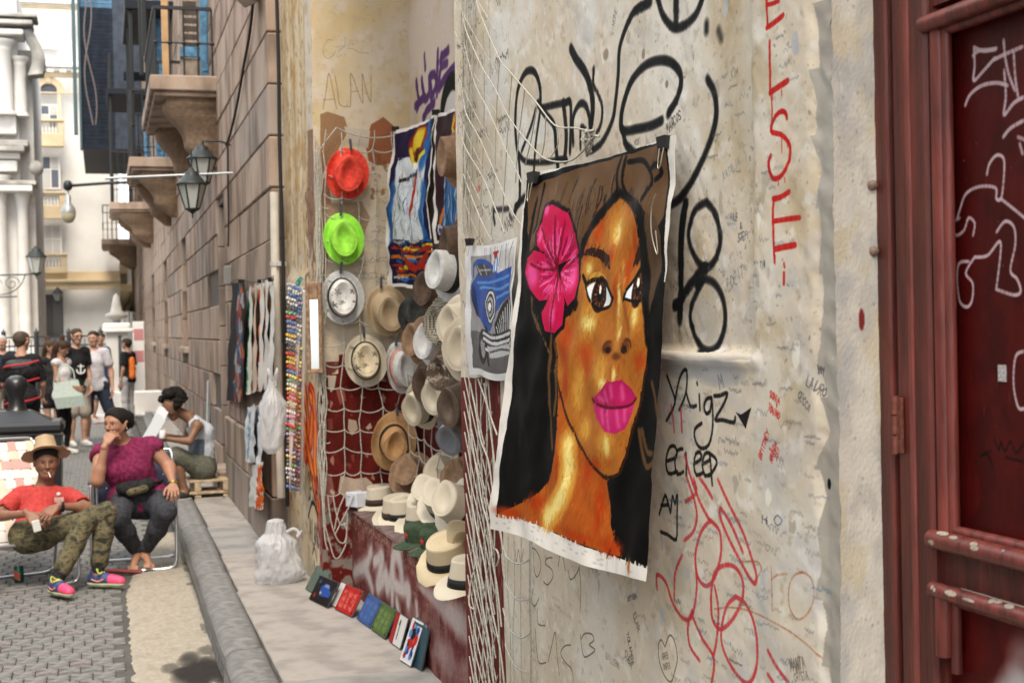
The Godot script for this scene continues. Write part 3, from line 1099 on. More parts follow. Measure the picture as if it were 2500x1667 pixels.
	for t in ["-2868,1564 -2850,1543 -2827,1505 -2878,1463", "-2827,1507 -2811,1539 -2786,1570 -2757,1578 -2764,1531 -2804,1491", "-2764,1533 -2743,1502 -2711,1505", "-2694,1528 -2693,1497", "-2704,1553 -2702,1550",
			"-2633,1525 -2657,1521 -2671,1506 -2663,1491 -2641,1498 -2631,1524 -2631,1468 -2653,1427 -2693,1416 -2721,1431 -2722,1454 -2686,1469", "-2620,1529 -2591,1531 -2554,1537 -2577,1512 -2618,1481 -2583,1482 -2530,1480 -2522,1490",
			"-2878,1373 -2826,1387 -2830,1408 -2861,1405 -2883,1376 -2874,1346 -2820,1355", "-2789,1407 -2818,1401 -2834,1373 -2820,1349 -2787,1358", "-2771,1399 -2771,1352",
			"-2730,1380 -2694,1393 -2697,1407 -2720,1402 -2730,1378 -2718,1357 -2682,1366", "-2685,1384 -2650,1395 -2653,1409 -2675,1405 -2687,1382 -2673,1360 -2642,1368", "-2649,1409 -2644,1374 -2639,1345", "-2653,1409 -2624,1402 -2616,1390 -2638,1371 -2653,1362",
			"-2930,1248 -2914,1270 -2894,1295 -2880,1283 -2864,1260", "-2919,1269 -2873,1276", "-2861,1264 -2850,1297 -2836,1283 -2823,1303 -2825,1251 -2830,1205 -2879,1208 -2924,1209"]:
		pen.call(t, .0085)
	c.fill(poly("-2519,1501 -2494,1497 -2447,1513 -2474,1470"), Color(.09, .08, .08))
	var grey := Color(.30, .27, .25)
	for t in ["-3918,1026 -3884,1026 -3843,1012 -3828,986 -3864,950 -3897,962 -3910,1027", "-3720,1028 -3768,1018 -3786,1000 -3730,994 -3715,975 -3765,944 -3806,945", "-3666,1012 -3640,1062 -3606,1010", "-3583,1016 -3563,993 -3518,1012 -3485,1039", "-3488,1040 -3478,984 -3485,921",
			"-3909,909 -3929,872 -3896,858 -3851,891", "-3870,855 -3865,813 -3798,821", "-3892,792 -3872,703 -3797,715", "-3780,720 -3745,770 -3706,820 -3694,764 -3679,706", "-3571,814 -3627,798 -3659,771 -3622,755 -3564,747 -3559,705",
			"-3486,860 -3480,834 -3461,806 -3399,829 -3378,844 -3418,847 -3383,866 -3396,879 -3450,870 -3479,850", "-2915,951 -2934,962 -2951,947 -2952,917 -2928,888 -2883,878 -2857,909 -2841,942 -2854,974 -2883,983 -2912,951",
			"-4102,993 -4090,958 -4064,999 -4039,963 -4008,1010"]:
		pen.call(t, .004, .75, grey)
	var orange := Color(.62, .36, .20)
	for t in ["-2261,1226 -2293,1214 -2313,1188 -2312,1156 -2293,1139 -2270,1139 -2240,1157 -2219,1188 -2225,1216 -2250,1226 -2270,1224", "-2642,1087 -2559,1106 -2462,1115 -2340,1111 -2253,1100 -2198,1086", "-2381,1217 -2379,1176 -2379,1135", "-2379,1193 -2357,1205 -2319,1213", "-2514,1205 -2438,1217 -2423,1202 -2458,1171"]:
		c.stroke(poly(t), .004, orange, .002, .65, true, .5)
	var crayon := Color(.72, .17, .20)
	for t in ["-2778,1395 -2754,1359 -2704,1305 -2651,1268", "-2768,1347 -2734,1308 -2717,1271 -2737,1235 -2785,1209", "-2702,1353 -2670,1337 -2640,1318", "-2732,1347 -2719,1320 -2776,1294", "-2611,1358 -2559,1313 -2500,1267 -2453,1207 -2443,1184 -2458,1173 -2503,1199 -2563,1244 -2600,1280 -2599,1300 -2551,1273 -2502,1226",
			"-2649,1270 -2696,1240 -2728,1188 -2717,1141 -2677,1129 -2633,1155 -2601,1207 -2605,1253 -2649,1270", "-2949,1075 -2948,1107 -2899,1100 -2857,1057 -2800,1036 -2753,1052 -2725,1116 -2727,1162", "-2798,1175 -2841,1129 -2851,1069",
			"-2657,1104 -2633,1164 -2565,1191 -2514,1180 -2505,1140 -2549,1087 -2614,1051 -2652,1065 -2655,1105", "-2537,1132 -2487,1122 -2449,1076 -2452,1010 -2493,969 -2564,984 -2611,1029 -2585,1099 -2537,1132",
			"-2750,1063 -2777,1028 -2772,985 -2723,962", "-2753,1052 -2707,1013 -2652,982 -2667,926", "-2636,1136 -2621,1089 -2635,1024 -2656,983", "-2400,1053 -2366,1030 -2321,1011", "-2404,1007 -2383,998", "-2847,1497 -2835,1442", "-2796,1496 -2792,1445"]:
		c.stroke(poly(t), .0095, crayon, .003, .85, true, .35)
		c.stroke(poly(t), .003, Color(.80, .36, .36), .002, .5, true, .6)
	# names in felt pen
	var ink := Color(.26, .25, .27)
	c.write("MARCOS", Vector2(-2.890, 2.123), Vector2(.95, .28).normalized(), .022, Color(.2, .18, .17), .003)
	c.write("YOUSI", Vector2(-3.092, 2.115), Vector2(1, .05).normalized(), .014, ink, .002)
	c.write("VALE", Vector2(-2.568, 1.898), Vector2(1, -.1).normalized(), .013, ink, .002)
	c.write("&", Vector2(-2.524, 1.877), Vector2(1, 0), .013, ink, .002)
	c.write("STEFI", Vector2(-2.535, 1.855), Vector2(1, .08).normalized(), .016, ink, .0025)
	c.write("EDEIT", Vector2(-2.586, 1.767), Vector2(.9, .3).normalized(), .026, Color(.40, .38, .37), .003, .7)
	c.write("SONIA", Vector2(-2.366, 1.550), Vector2(.94, -.3).normalized(), .013, RED, .0028)
	c.write("*", Vector2(-2.344, 1.527), Vector2(1, -.2).normalized(), .008, RED, .002)
	c.write("TONINO", Vector2(-2.374, 1.526), Vector2(.92, -.36).normalized(), .013, RED, .0028)
	c.write("BRITTNEY", Vector2(-2.421, 1.423), Vector2(.55, .83).normalized(), .013, RED, .0026)
	c.write("*", Vector2(-2.377, 1.440), Vector2(.55, .8).normalized(), .008, RED, .002)
	c.write("AMANDA", Vector2(-2.378, 1.421), Vector2(.55, .83).normalized(), .012, RED, .0024)
	c.write("2017", Vector2(-2.357, 1.426), Vector2(.6, .8).normalized(), .010, RED, .002)
	c.write("MY", Vector2(-2.198, 1.599), Vector2(1, -.1).normalized(), .014, ink, .0022)
	c.write("LAURO", Vector2(-2.223, 1.582), Vector2(.9, -.42).normalized(), .018, ink, .0025)
	c.write("CECCA", Vector2(-2.253, 1.555), Vector2(.8, -.6).normalized(), .015, ink, .0022)
	c.write("MANTA", Vector2(-2.316, 1.055), Vector2(.93, .3).normalized(), .020, Color(.36, .33, .31), .003)
	c.write("CRISTA", Vector2(-2.300, 1.034), Vector2(.93, .3).normalized(), .015, Color(.36, .33, .31), .002)
	c.write("Y-6", Vector2(-2.415, 1.310), Vector2(1, 0), .014, ink, .0025)
	c.stroke(poly("-2351,1318 -2365,1308 -2351,1298 -2333,1310 -2351,1318"), .002, ink, .001)
	c.write("YOLANDA", Vector2(-3.140, .938), Vector2(.4, -.92).normalized(), .018, grey, .0025)
	c.write("CUBA", Vector2(-3.163, .891), Vector2(.8, -.5).normalized(), .020, grey, .0025)
	c.write("ELAR", Vector2(-3.089, .995), Vector2(.6, -.8).normalized(), .018, grey, .0025)
	c.write("JASTYSONA", Vector2(-3.144, 1.022), Vector2(.95, .3).normalized(), .012, ink, .0022)
	c.write("GUILLERMO", Vector2(-3.300, .853), Vector2(1, -.1).normalized(), .016, grey, .0018, .7)
	c.write("GREG", Vector2(-2.931, .931), Vector2(.9, .3).normalized(), .014, grey, .002)
	c.write("DORIS", Vector2(-2.927, .908), Vector2(.9, .3).normalized(), .014, grey, .002)
	c.write("WILL", Vector2(-4.460, 2.197), Vector2(1, .1).normalized(), .022, Color(.25, .12, .12), .003)
	c.write("GINA", Vector2(-4.464, 2.145), Vector2(1, .1).normalized(), .020, RED, .003)
	c.write("KATALIN", Vector2(-2.601, 1.985), Vector2(.95, .3).normalized(), .018, Color(.25, .33, .42), .002, .6)
	c.write("SIMONE", Vector2(-3.231, 2.398), Vector2(.5, .86).normalized(), .018, Color(.35, .34, .34), .002, .7)
	c.write("KIM", Vector2(-2.551, 2.183), Vector2(1, 0), .016, ink, .002, .6)
	c.write("TIM", Vector2(-2.399, 1.793), Vector2(1, 0), .012, ink, .002)
	c.write("M", Vector2(-2.595, 1.573), Vector2(.9, .3).normalized(), .03, Color(.35, .37, .42), .003)
	for k in 170:
		var p := Vector2(c.rng.randf_range(-2.9, -2.22), c.rng.randf_range(.75, 1.56))
		var col: Color = [Color(.30, .30, .33), Color(.42, .45, .52), Color(.45, .42, .40), Color(.35, .42, .50), Color(.50, .42, .38)][k % 5]
		c.scribble(p, c.rng.randf_range(.02, .07), c.rng.randf_range(.006, .016), col, .0018, c.rng.randf_range(.25, .75))
	for k in 60:
		var p := Vector2(c.rng.randf_range(-2.7, -2.25), c.rng.randf_range(1.56, 2.2))
		c.scribble(p, c.rng.randf_range(.015, .05), c.rng.randf_range(.006, .014), Color(.35, .37, .42), .0018, c.rng.randf_range(.25, .6))
	for k in 60:
		var p := Vector2(c.rng.randf_range(-4.1, -3.0), c.rng.randf_range(.5, 1.2))
		c.scribble(p, c.rng.randf_range(.04, .12), c.rng.randf_range(.01, .025), Color(.42, .38, .36), .002, c.rng.randf_range(.2, .5))
	for k in 120:
		var p := Vector2(c.rng.randf_range(-4.70, -4.10), c.rng.randf_range(1.55, 3.05))
		if p.x > -4.4 and k % 3: continue
		c.scribble(p, c.rng.randf_range(.05, .16), c.rng.randf_range(.02, .05), Color(.22, .20, .19), .004, c.rng.randf_range(.3, .8))
	c.dab(Vector2(-2.178, 1.393), Vector2(.006, .010), Color(.03, .03, .03), 1.0, .3)
	c.dab(Vector2(-2.042, 2.190), Vector2(.016, .013), Color(.42, .42, .42), .8, .5)
	c.dab(Vector2(-3.265, 2.352), Vector2(.022, .016), Color(.50, .43, .36), .8, .5)
	c.dab(Vector2(-3.023, 2.307), Vector2(.012, .014), Color(.48, .43, .37), .8, .5)
	c.dab(Vector2(-2.885, 2.213), Vector2(.010, .010), Color(.42, .39, .36), .8, .5)
	c.speckle(6000, .0006, .0018, Color(.80, .77, .71), .45)
	return printed(c.img, .93, .30)

func pier_paint() -> Canvas:
	var c := Canvas.new(384, 1138, Vector2(-9.62, 4.6), Vector2(-8.1, .1), Color(.76, .68, .55))
	c.wash(Color(.79, .73, .63), noise(.006, 201, 5), .42, .68)
	c.wash(Color(.68, .55, .37), noise(.008, 202, 5), .54, .68, .8, Rect2(0, 0, 1, .5))
	c.wash(Color(.72, .67, .60), noise(.01, 203, 5), .45, .6, .9, Rect2(0, .45, 1, .55))
	c.wash(Color(.56, .47, .36), noise(.03, 204, 5), .6, .72, .7)
	for k in 40:
		var z := c.rng.randf_range(-9.6, -8.15)
		c.stroke([Vector2(z, c.rng.randf_range(3.4, 4.5)), Vector2(z + .01, 2.6), Vector2(z, c.rng.randf_range(2.0, 2.4))], .03, Color(.60, .47, .30), .05, .2)
	c.fill([Vector2(-8.34, 4.6), Vector2(-8.1, 4.6), Vector2(-8.1, 2.3), Vector2(-8.34, 2.2)], Color(.76, .71, .65))
	c.wash(Color(.66, .58, .48), noise(.02, 205, 5), .55, .7, .7, Rect2(.8, 0, .2, .6))
	# brick showing where the plaster has gone
	c.fill(poly("-8313,2870 -7818,2825 -7883,2391 -8119,2285 -8327,2093 -8422,2308"), Color(.52, .40, .32))
	c.wash(Color(.42, .30, .23), noise(.03, 206, 4), .5, .66, .8, Rect2(.66, .46, .34, .2))
	# orange letters with red outlines
	var orange := Color(.86, .42, .16)
	for t in ["-8830,1347 -8682,1284 -8590,1140 -8573,1007 -8742,913", "-8453,1293 -8315,1247 -8269,1081 -8333,894 -8258,693 -8180,522", "-8826,1127 -8689,999 -8518,878 -8358,735", "-9557,1412 -9490,1266 -9579,1024 -9517,850", "-8402,1151 -8497,1012"]:
		c.stroke(poly(t), .16, Color(.70, .17, .10), .01, .9)
		c.stroke(poly(t), .10, orange, .02, .95)
		c.stroke(poly(t), .03, Color(.92, .62, .30), .02, .6)
	for t in ["-8909,1358 -8754,1322 -8663,1163", "-8521,1331 -8379,1296 -8293,1157", "-8278,795 -8192,444 -8241,230"]: c.stroke(poly(t), .03, Color(.66, .14, .10), .01, .9)
	c.write("DESIR", Vector2(-8.62, .80), Vector2(1, 0), .17, Color(.14, .12, .11), .022, .9, .2, .42)
	c.write("MILANO", Vector2(-8.60, .52), Vector2(1, 0), .13, Color(.14, .12, .11), .018, .9, .2, .42)
	c.stroke([Vector2(-8.66, .52), Vector2(-8.52, .62), Vector2(-8.36, .63), Vector2(-8.2, .55)], .025, Color(.14, .12, .11), .01)
	c.stroke([Vector2(-8.5, .32), Vector2(-8.42, .37), Vector2(-8.34, .30)], .02, Color(.14, .12, .11), .01)
	c.stroke([Vector2(-8.44, .28), Vector2(-8.40, .2)], .02, Color(.14, .12, .11), .01)
	c.fill([Vector2(-8.18, 1.3), Vector2(-8.1, 1.35), Vector2(-8.1, .1), Vector2(-8.2, .1)], Color(.47, .27, .24))
	c.wash(Color(.60, .48, .42), noise(.03, 207, 4), .5, .66, .8, Rect2(.9, .7, .1, .3))
	c.speckle(700, .003, .012, Color(.80, .75, .67), .5)
	c.speckle(500, .003, .010, Color(.40, .32, .24), .5)
	return c

func side_paint() -> Canvas:
	var c := Canvas.new(300, 2048, Vector2(WALL, 4.6), Vector2(BACK + .02, .1), Color(.77, .71, .62))
	c.wash(Color(.765, .68, .52), noise(.005, 301, 3), .25, .75, .9, Rect2(0, 0, 1, .44))
	c.wash(Color(.79, .74, .68), noise(.009, 302, 5), .5, .7, .7)
	c.wash(Color(.70, .63, .52), noise(.02, 303, 5), .58, .76, .5)
	c.wash(Color(.66, .63, .58), noise(.02, 304, 5), .56, .74, .5, Rect2(0, .5, 1, .25))
	for t in [["1245,2937 1288,2954 1334,2939 1385,2925 1409,2844 1350,2742 1301,2588 1271,2639 1236,2537", Color(.56, .43, .31)], ["1544,2885 1618,2930 1682,2875 1699,2824 1653,2656 1575,2643 1524,2668 1505,2770", Color(.56, .35, .24)], ["1236,2537 1280,2588 1297,2436 1281,2182 1256,1979 1220,1853", Color(.58, .42, .33)],
			["1219,2005 1277,1999 1278,1923 1222,1919", Color(.47, .45, .43)], ["1258,2411 1477,2432 1527,2335 1444,2131 1315,2080 1266,2182", Color(.63, .53, .43)], ["1384,2869 1538,2847 1523,2744 1407,2768", Color(.72, .67, .60)]]:
		c.fill(poly(t[0]), t[1])
	c.wash(Color(.48, .30, .20), noise(.03, 305, 4), .55, .7, .7, Rect2(.55, .42, .3, .06))
	var scratch := Color(.44, .36, .27)
	for t in ["1261,2968 1281,3070 1299,3177 1322,3071 1340,2970", "1272,3024 1331,3028", "1334,3168 1348,3084 1361,2996 1422,2987", "1422,2987 1427,3087 1429,3181 1461,3100 1492,3009", "1432,3074 1471,3080", "1498,3009 1496,3178 1517,3089 1544,3021 1548,3174"]:
		c.stroke(poly(t), .0045, scratch, .003, .8, true, .3)
	for t in ["1328,3370 1298,3374 1272,3333 1271,3287 1295,3263 1327,3284 1342,3310", "1343,3330 1394,3342", "1398,3393 1397,3337 1368,3321 1358,3300", "1412,3328 1450,3324 1481,3305 1538,3304"]:
		c.stroke(poly(t), .004, Color(.52, .53, .43), .003, .8, true, .3)
	c.write("ALBERTO", Vector2(1.576, 2.002), Vector2(.97, .22).normalized(), .035, Color(.30, .27, .24), .004, .8)
	c.write("LOLA", Vector2(1.596, 1.937), Vector2(.97, .22).normalized(), .03, Color(.30, .27, .24), .004, .8)
	for k in 14: c.scribble(Vector2(c.rng.randf_range(1.25, 1.6), c.rng.randf_range(1.7, 2.9)), c.rng.randf_range(.05, .16), .02, Color(.42, .37, .31), .003, .6)
	# maroon below
	c.fill(poly("1201,1308 1244,1416 1315,1424 1323,1533 1359,1540 1362,1448 1455,1440 1536,1381 1635,1358 1766,1327 1762,-46 1166,1"), Color(.37, .105, .085))
	c.wash(Color(.31, .085, .07), noise(.01, 306, 4), .45, .6, .8, Rect2(.06, .69, .94, .18))
	for t in [["1254,1415 1305,1414 1293,1343 1272,1313 1257,1344", Color(.70, .65, .58)], ["1371,1156 1417,1144 1426,1095 1389,1059 1365,1098", Color(.66, .58, .50)], ["1298,1343 1349,1336 1358,1264 1322,1240", Color(.53, .30, .26)], ["1317,827 1402,802 1467,809 1507,771 1490,695 1360,677 1300,731", Color(.68, .60, .53)],
			["1193,864 1261,835 1284,706 1191,559", Color(.53, .33, .30)], ["1248,1166 1274,1160 1278,1102 1252,1090", Color(.46, .22, .19)]]:
		c.fill(poly(t[0]), t[1])
	for k in 26:
		var p := Vector2(c.rng.randf_range(1.24, 1.76), c.rng.randf_range(.55, 1.3))
		var q := []
		for a in 6: q.append(p + Vector2.from_angle(TAU * a / 6.0) * c.rng.randf_range(.004, .02) * Vector2(1, 1.8))
		c.fill(q, [Color(.58, .42, .37), Color(.68, .61, .54), Color(.47, .20, .17)][k % 3])
	c.wash(Color(.52, .50, .46), noise(.02, 308, 5), .46, .62, .9, Rect2(0, .88, 1, .12))
	c.speckle(500, .001, .005, Color(.75, .70, .62), .5)
	c.speckle(700, .001, .004, Color(.36, .30, .24), .5)
	return c

func back_paint() -> Canvas:
	var c := Canvas.new(900, 1184, Vector2(-SIDE - .02, 4.6), Vector2(-4.7, .1), Color(.75, .69, .63))
	c.wash(Color(.70, .61, .49), noise(.006, 401, 5), .5, .74, .6)
	c.wash(Color(.75, .70, .66), noise(.01, 402, 5), .52, .66, .7)
	var purple := Color(.30, .18, .36)
	for t in ["-7914,3110 -7886,3035 -7856,2988 -7918,2952", "-7766,3097 -7739,3023 -7700,2972 -7599,2990 -7602,3073", "-7962,2977 -7834,2984 -7698,2987", "-7698,3218 -7682,3149", "-7569,3079 -7544,3003 -7521,2915 -7467,2925", "-7569,3082 -7454,3071 -7427,3019 -7484,2976 -7559,2959", "-7371,3179 -7366,3126", "-7387,3116 -7395,3037 -7413,2954", "-7293,3145 -7331,3061 -7359,2978",
			"-7294,3136 -7205,3137 -7126,3145", "-7309,3087 -7171,3080", "-7359,2978 -7237,3004 -7080,3026 -6894,3033", "-6940,3139 -6917,3081 -6896,3015", "-7553,2915 -7662,2903 -7765,2874"]:
		c.stroke(poly(t), .05, purple, .014, .92)
	c.dab(Vector2(-7.037, 2.872), Vector2(.16, .10), Color(.74, .72, .70), .9, .3)
	c.stroke(poly("-7301,2845 -7245,2913 -7143,2960 -7029,2963 -6940,2925 -6892,2848"), .09, Color(.07, .08, .07), .02, .95)
	c.fill([Vector2(-8.2, 1.42), Vector2(-7.6, 1.47), Vector2(-7.0, 1.40), Vector2(-6.0, 1.46), Vector2(-4.6, 1.44), Vector2(-4.6, .0), Vector2(-8.2, .0)], Color(.33, .09, .075))
	c.wash(Color(.27, .07, .06), noise(.01, 403, 4), .45, .62, .8, Rect2(0, .7, 1, .3))
	c.wash(Color(.45, .22, .19), noise(.03, 404, 4), .6, .7, .8, Rect2(0, .7, 1, .3))
	c.speckle(900, .002, .006, Color(.40, .32, .26), .5)
	return c

func plinth_paint() -> Canvas:
	var c := Canvas.new(1536, 232, Vector2(-SIDE - .06, .625), Vector2(-4.6, .1), Color(.43, .215, .20))
	c.wash(Color(.37, .165, .155), noise(.008, 501, 5), .45, .62)
	c.wash(Color(.52, .33, .31), noise(.02, 502, 5), .56, .7, .8)
	c.wash(Color(.50, .36, .34), noise(.012, 503, 4), .45, .65, .8, Rect2(.4, .35, .6, .65))
	c.wash(Color(.58, .50, .43), noise(.05, 504, 4), .55, .68, .9, Rect2(0, 0, 1, .12))
	var white := Color(.74, .70, .69)
	for t in ["-8061,257 -7853,316 -7654,373 -7471,482", "-7711,349 -7582,312 -7447,264", "-7415,420 -7187,492 -7245,405 -7330,303 -7203,357 -7079,414 -7076,343 -6967,397 -6884,451", "-6932,213 -6915,371 -6889,507 -6829,558 -6754,558 -6696,516 -6675,421", "-6868,397 -6687,406 -6522,435 -6549,364", "-6801,326 -6767,246 -6728,210", "-6363,386 -6351,317"]:
		c.stroke(poly(t), .05, white, .03, .85)
		c.stroke(poly(t), .09, white, .07, .25)
	for k in 14:
		var p: Vector2 = Vector2(-6.287, .491).lerp(Vector2(-5.387, .472), k / 13.0)
		c.dab(p, Vector2(.10 + .01 * k, .03 + .006 * k), white, .42, 1.0)
	for k in 10: c.dab(Vector2(c.rng.randf_range(-6.4, -5.2), c.rng.randf_range(.14, .32)), Vector2(.2, .07), Color(.62, .55, .55), .35)
	c.speckle(2600, .001, .005, Color(.66, .56, .50), .6)
	c.speckle(900, .001, .004, Color(.28, .13, .12), .6)
	c.speckle(700, .002, .008, Color(.70, .62, .55), .6, Rect2(0, 0, 1, .2))
	for k in 24:
		var z := c.rng.randf_range(-8.1, -4.8)
		c.stroke([Vector2(z, c.rng.randf_range(.4, .6)), Vector2(z + .004, c.rng.randf_range(.2, .4))], .003, Color(.60, .48, .44), .002, .6)
	return c

func door_graffiti(c: Canvas) -> void:
	var chalk := Color(.74, .66, .68)
	var s := func(t: String, w := .0065, al := .9) -> void: c.stroke(poly(t), w, chalk, .002, al, true, .25)
	for t in ["-1921,2095 -1905,2100 -1863,2094", "-1918,2108 -1917,2079 -1920,2056 -1895,2066 -1865,2081", "-1918,2108 -1891,2097 -1860,2095", "-1842,2104 -1839,2078 -1831,2050 -1817,2023", "-1867,2079 -1839,2082 -1797,2085", "-1818,2080 -1815,2040 -1809,2011",
			"-1944,2020 -1930,2035 -1900,2044 -1862,2042 -1834,2033", "-1842,2058 -1839,2018 -1844,1990 -1820,2004 -1797,2009", "-1847,1956 -1829,1967 -1798,1974", "-1811,1951 -1790,1943", "-1807,1940 -1801,1925"]:
		s.call(t)
	# a plain chalk outline of loops
	for t in ["-1890,1903 -1883,1919 -1865,1930 -1848,1924 -1846,1904 -1854,1864 -1867,1863 -1869,1880 -1911,1886 -1946,1878 -1963,1855 -1971,1841", "-1964,1841 -1983,1834 -1986,1821 -1972,1813 -1952,1821 -1940,1839 -1924,1829 -1929,1810", "-1856,1862 -1824,1843 -1798,1827",
			"-1868,1811 -1846,1826 -1825,1816 -1822,1789 -1835,1750 -1819,1736 -1811,1717 -1828,1712 -1871,1722", "-1942,1769 -1968,1767 -1974,1742 -1968,1706 -1949,1696 -1935,1706 -1932,1733 -1950,1751 -1926,1775", "-1926,1775 -1892,1776 -1858,1794 -1871,1722", "-1807,1626 -1826,1617 -1832,1576 -1822,1541 -1807,1539"]:
		s.call(t, .0055)
	var dark := Color(.06, .02, .02)
	for t in ["-1919,1458 -1900,1461 -1887,1443", "-1919,1458 -1893,1468", "-1882,1486 -1871,1470 -1866,1484 -1856,1470 -1842,1487 -1830,1469 -1811,1484", "-1856,1461 -1812,1458"]:
		c.stroke(poly(t), .004, dark, .002, .85)
	for t in ["-1907,1539 -1908,1525", "-1843,1563 -1842,1546", "-1875,1575 -1874,1568"]: c.stroke(poly(t), .001, Color(.6, .4, .35), .001, .6)

# ------------------------------------------------------------------ the stone building down the street
func stone_mats() -> Array:
	var o := []
	for k in 5:
		var c: Color = [flat(.34, .243, .182), flat(.305, .225, .170), flat(.37, .275, .212), flat(.295, .235, .195), flat(.35, .25, .198)][k]
		var m := mottled([c.darkened(.22), c, c.lightened(.08), c.lerp(flat(.42, .35, .30), .6)], [.22, .5, .7, .95], 1.6, .93, 600 + k, .6, .01, true)
		m.uv1_scale = v3(.7, .28, .7)
		o.append(m)
	return o

func stone_building() -> void:
	var navy0 := mat(flat(.012, .016, .024), .6)
	var root := thing("stone_building", "brown stone block building with balconies lining the street beyond the stall", "building", v3(FACADE, 0, -14))
	var sm := stone_mats()
	var openings := [[13.42, 14.32, .14, 2.95], [19.6, 21.0, 1.48, 3.05], [25.6, 27.2, 1.48, 3.05], [32.0, 33.6, 1.48, 3.1], [40.0, 41.6, 1.48, 3.1]]
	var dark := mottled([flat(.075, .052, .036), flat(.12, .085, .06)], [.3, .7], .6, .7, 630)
	var carved := mottled([flat(.17, .11, .068), flat(.24, .16, .10), flat(.29, .20, .135)], [.25, .5, .8], .5, .9, 631, .4, .02)
	var backing := mat(flat(.12, .10, .085), .95)
	var st := begin(false)
	var course := 0
	var far_st := begin(false)
	var n := 0
	while course < 26:
		var y0 := .14 if course == 0 else .18 + .355 * course
		var y1 := .18 + .355 * (course + 1)
		var z := 9.62 + (.0 if course % 2 else -.5)
		while z < 58.0:
			var len_ := rng.randf_range(.8, 1.5) * (1.0 if z > 13.0 else 2.2)
			var a := maxf(z, 9.62)
			var b := z + len_
			z = b
			if b - a < .12: continue
			for o in openings:
				if y1 > o[2] + .1 and y0 < o[3] - .1:
					if a < o[1] and b > o[0]:
						if a < o[0]: b = o[0]
						elif b > o[1]: a = o[1]
						else: b = a
			if b - a < .08: continue
			var proud := .035 if y1 < .9 and b < 13.5 else .0
			var t := Transform3D(Basis.IDENTITY, v3(FACADE + .15 + rng.randfn(0, .003) - proud, (y0 + y1) * .5, -(a + b) * .5))
			var size := v3(.3, y1 - y0 - .009, b - a - .009)
			if b < 26.0 and y0 < 5.0 and n < 290:
				var s := begin(false)
				box(s, t, size, .009)
				place("stone_block", done(s), sm[rng.randi() % 5], root)
				n += 1
			else:
				box(far_st, t, size, .0)
		course += 1
	var far := place("far_stone_courses", done(far_st), sm[1], root)
	far.set_meta("kind", "stuff")
	abox(st, v3(FACADE + .034, .0, -13.42), v3(3.0, 9.4, -9.64))
	abox(st, v3(FACADE + .034, 2.95, -14.32), v3(3.0, 9.4, -13.42))
	abox(st, v3(FACADE + .034, .0, -19.6), v3(3.0, 9.4, -14.32))
	abox(st, v3(FACADE + .034, .0, -58.0), v3(3.0, 1.48, -19.6))
	abox(st, v3(FACADE + .034, 3.1, -58.0), v3(3.0, 9.4, -19.6))
	for p in [[21.0, 25.6], [27.2, 32.0], [33.6, 40.0], [41.6, 58.0]]: abox(st, v3(FACADE + .034, 1.48, -p[1]), v3(3.0, 3.1, -p[0]))
	place("mortar_backing", done(st), backing, root)
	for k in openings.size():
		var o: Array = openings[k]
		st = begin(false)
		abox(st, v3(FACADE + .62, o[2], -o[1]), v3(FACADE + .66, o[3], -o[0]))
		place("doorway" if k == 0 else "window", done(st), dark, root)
		var y := o[2] as float
		var i := 0
		while y < o[3] - .02:
			var s := begin(false)
			var y1: float = minf(y + .40, o[3])
			abox(s, v3(FACADE + .012, y + .004, -o[1] - .01), v3(FACADE + .62, y1 - .004, -o[1] + .03), .006)
			place("jamb_block", done(s), sm[3] if k == 0 else sm[i % 5], root)
			y = y1
			i += 1
		if k > 0:
			st = begin()
			for b in 5: tube(st, [v3(FACADE + .08, o[2], -o[0] - .22 - b * .25), v3(FACADE + .08, o[3], -o[0] - .22 - b * .25)], .012, 6)
			var bars := place("window_bars", done(st), mat(flat(.02, .02, .02), .6, .3), root)
			bars.set_meta("kind", "stuff")
			st = begin(false)
			abox(st, v3(FACADE - .05, o[2] - .08, -o[1] - .08), v3(FACADE + .1, o[2] + .004, -o[0] + .08), .01)
			place("sill", done(st), sm[2], root)
	# step and low wall at the doorway
	st = begin(false)
	abox(st, v3(FACADE - .1, .14, -14.3), v3(FACADE + .36, .36, -13.44), .015)
	place("door_step", done(st), sm[2], root)
	balcony(root, [sm[0], carved, sm[2], carved], 13.86, 2.9, 4.03, .15, .49, .66, true)
	balcony(root, [sm[0], carved, sm[2], carved], 21.4, 2.6, 4.16, .15, .43, 1.0, true)
	balcony(root, [sm[0], carved, sm[2], carved], 31.5, 2.6, 4.4, .16, .20, 1.1, false)
	balcony(root, [sm[0], carved, sm[2], carved], 47.0, 3.0, 4.6, .18, .02, 1.1, false)
	# tall dark posts and a canopy over the farther balconies
	var wood := mat(flat(.025, .028, .03), .6)
	for q in [[21.46, .47, 4.3, 7.4], [22.7, .47, 4.3, 7.4], [23.9, .47, 4.3, 7.4], [31.6, .24, 4.56, 7.8], [32.8, .24, 4.56, 7.8], [34.0, .24, 4.56, 7.8], [18.2, .56, 5.2, 8.2], [19.6, .56, 5.2, 8.2]]:
		st = begin(false)
		abox(st, v3(q[1], q[2], -q[0] - .07), v3(q[1] + .06, q[3], -q[0]), .008)
		place("balcony_post", done(st), wood, root)
	for q in [[.42, 6.5, 24.1, 21.4], [.42, 5.9, 24.1, 24.0], [.2, 6.9, 34.1, 31.5]]:
		st = begin(false)
		abox(st, v3(q[0], q[1], -q[2]), v3(1.12, q[1] + .14, -q[3]), .01)
		place("balcony_canopy", done(st), navy0, root)
	# blue door leaves and shutters on the upper floor
	var blue := mottled([flat(.03, .12, .25), flat(.05, .19, .36), flat(.09, .26, .44)], [.25, .5, .8], .8, .6, 640, .2, .02)
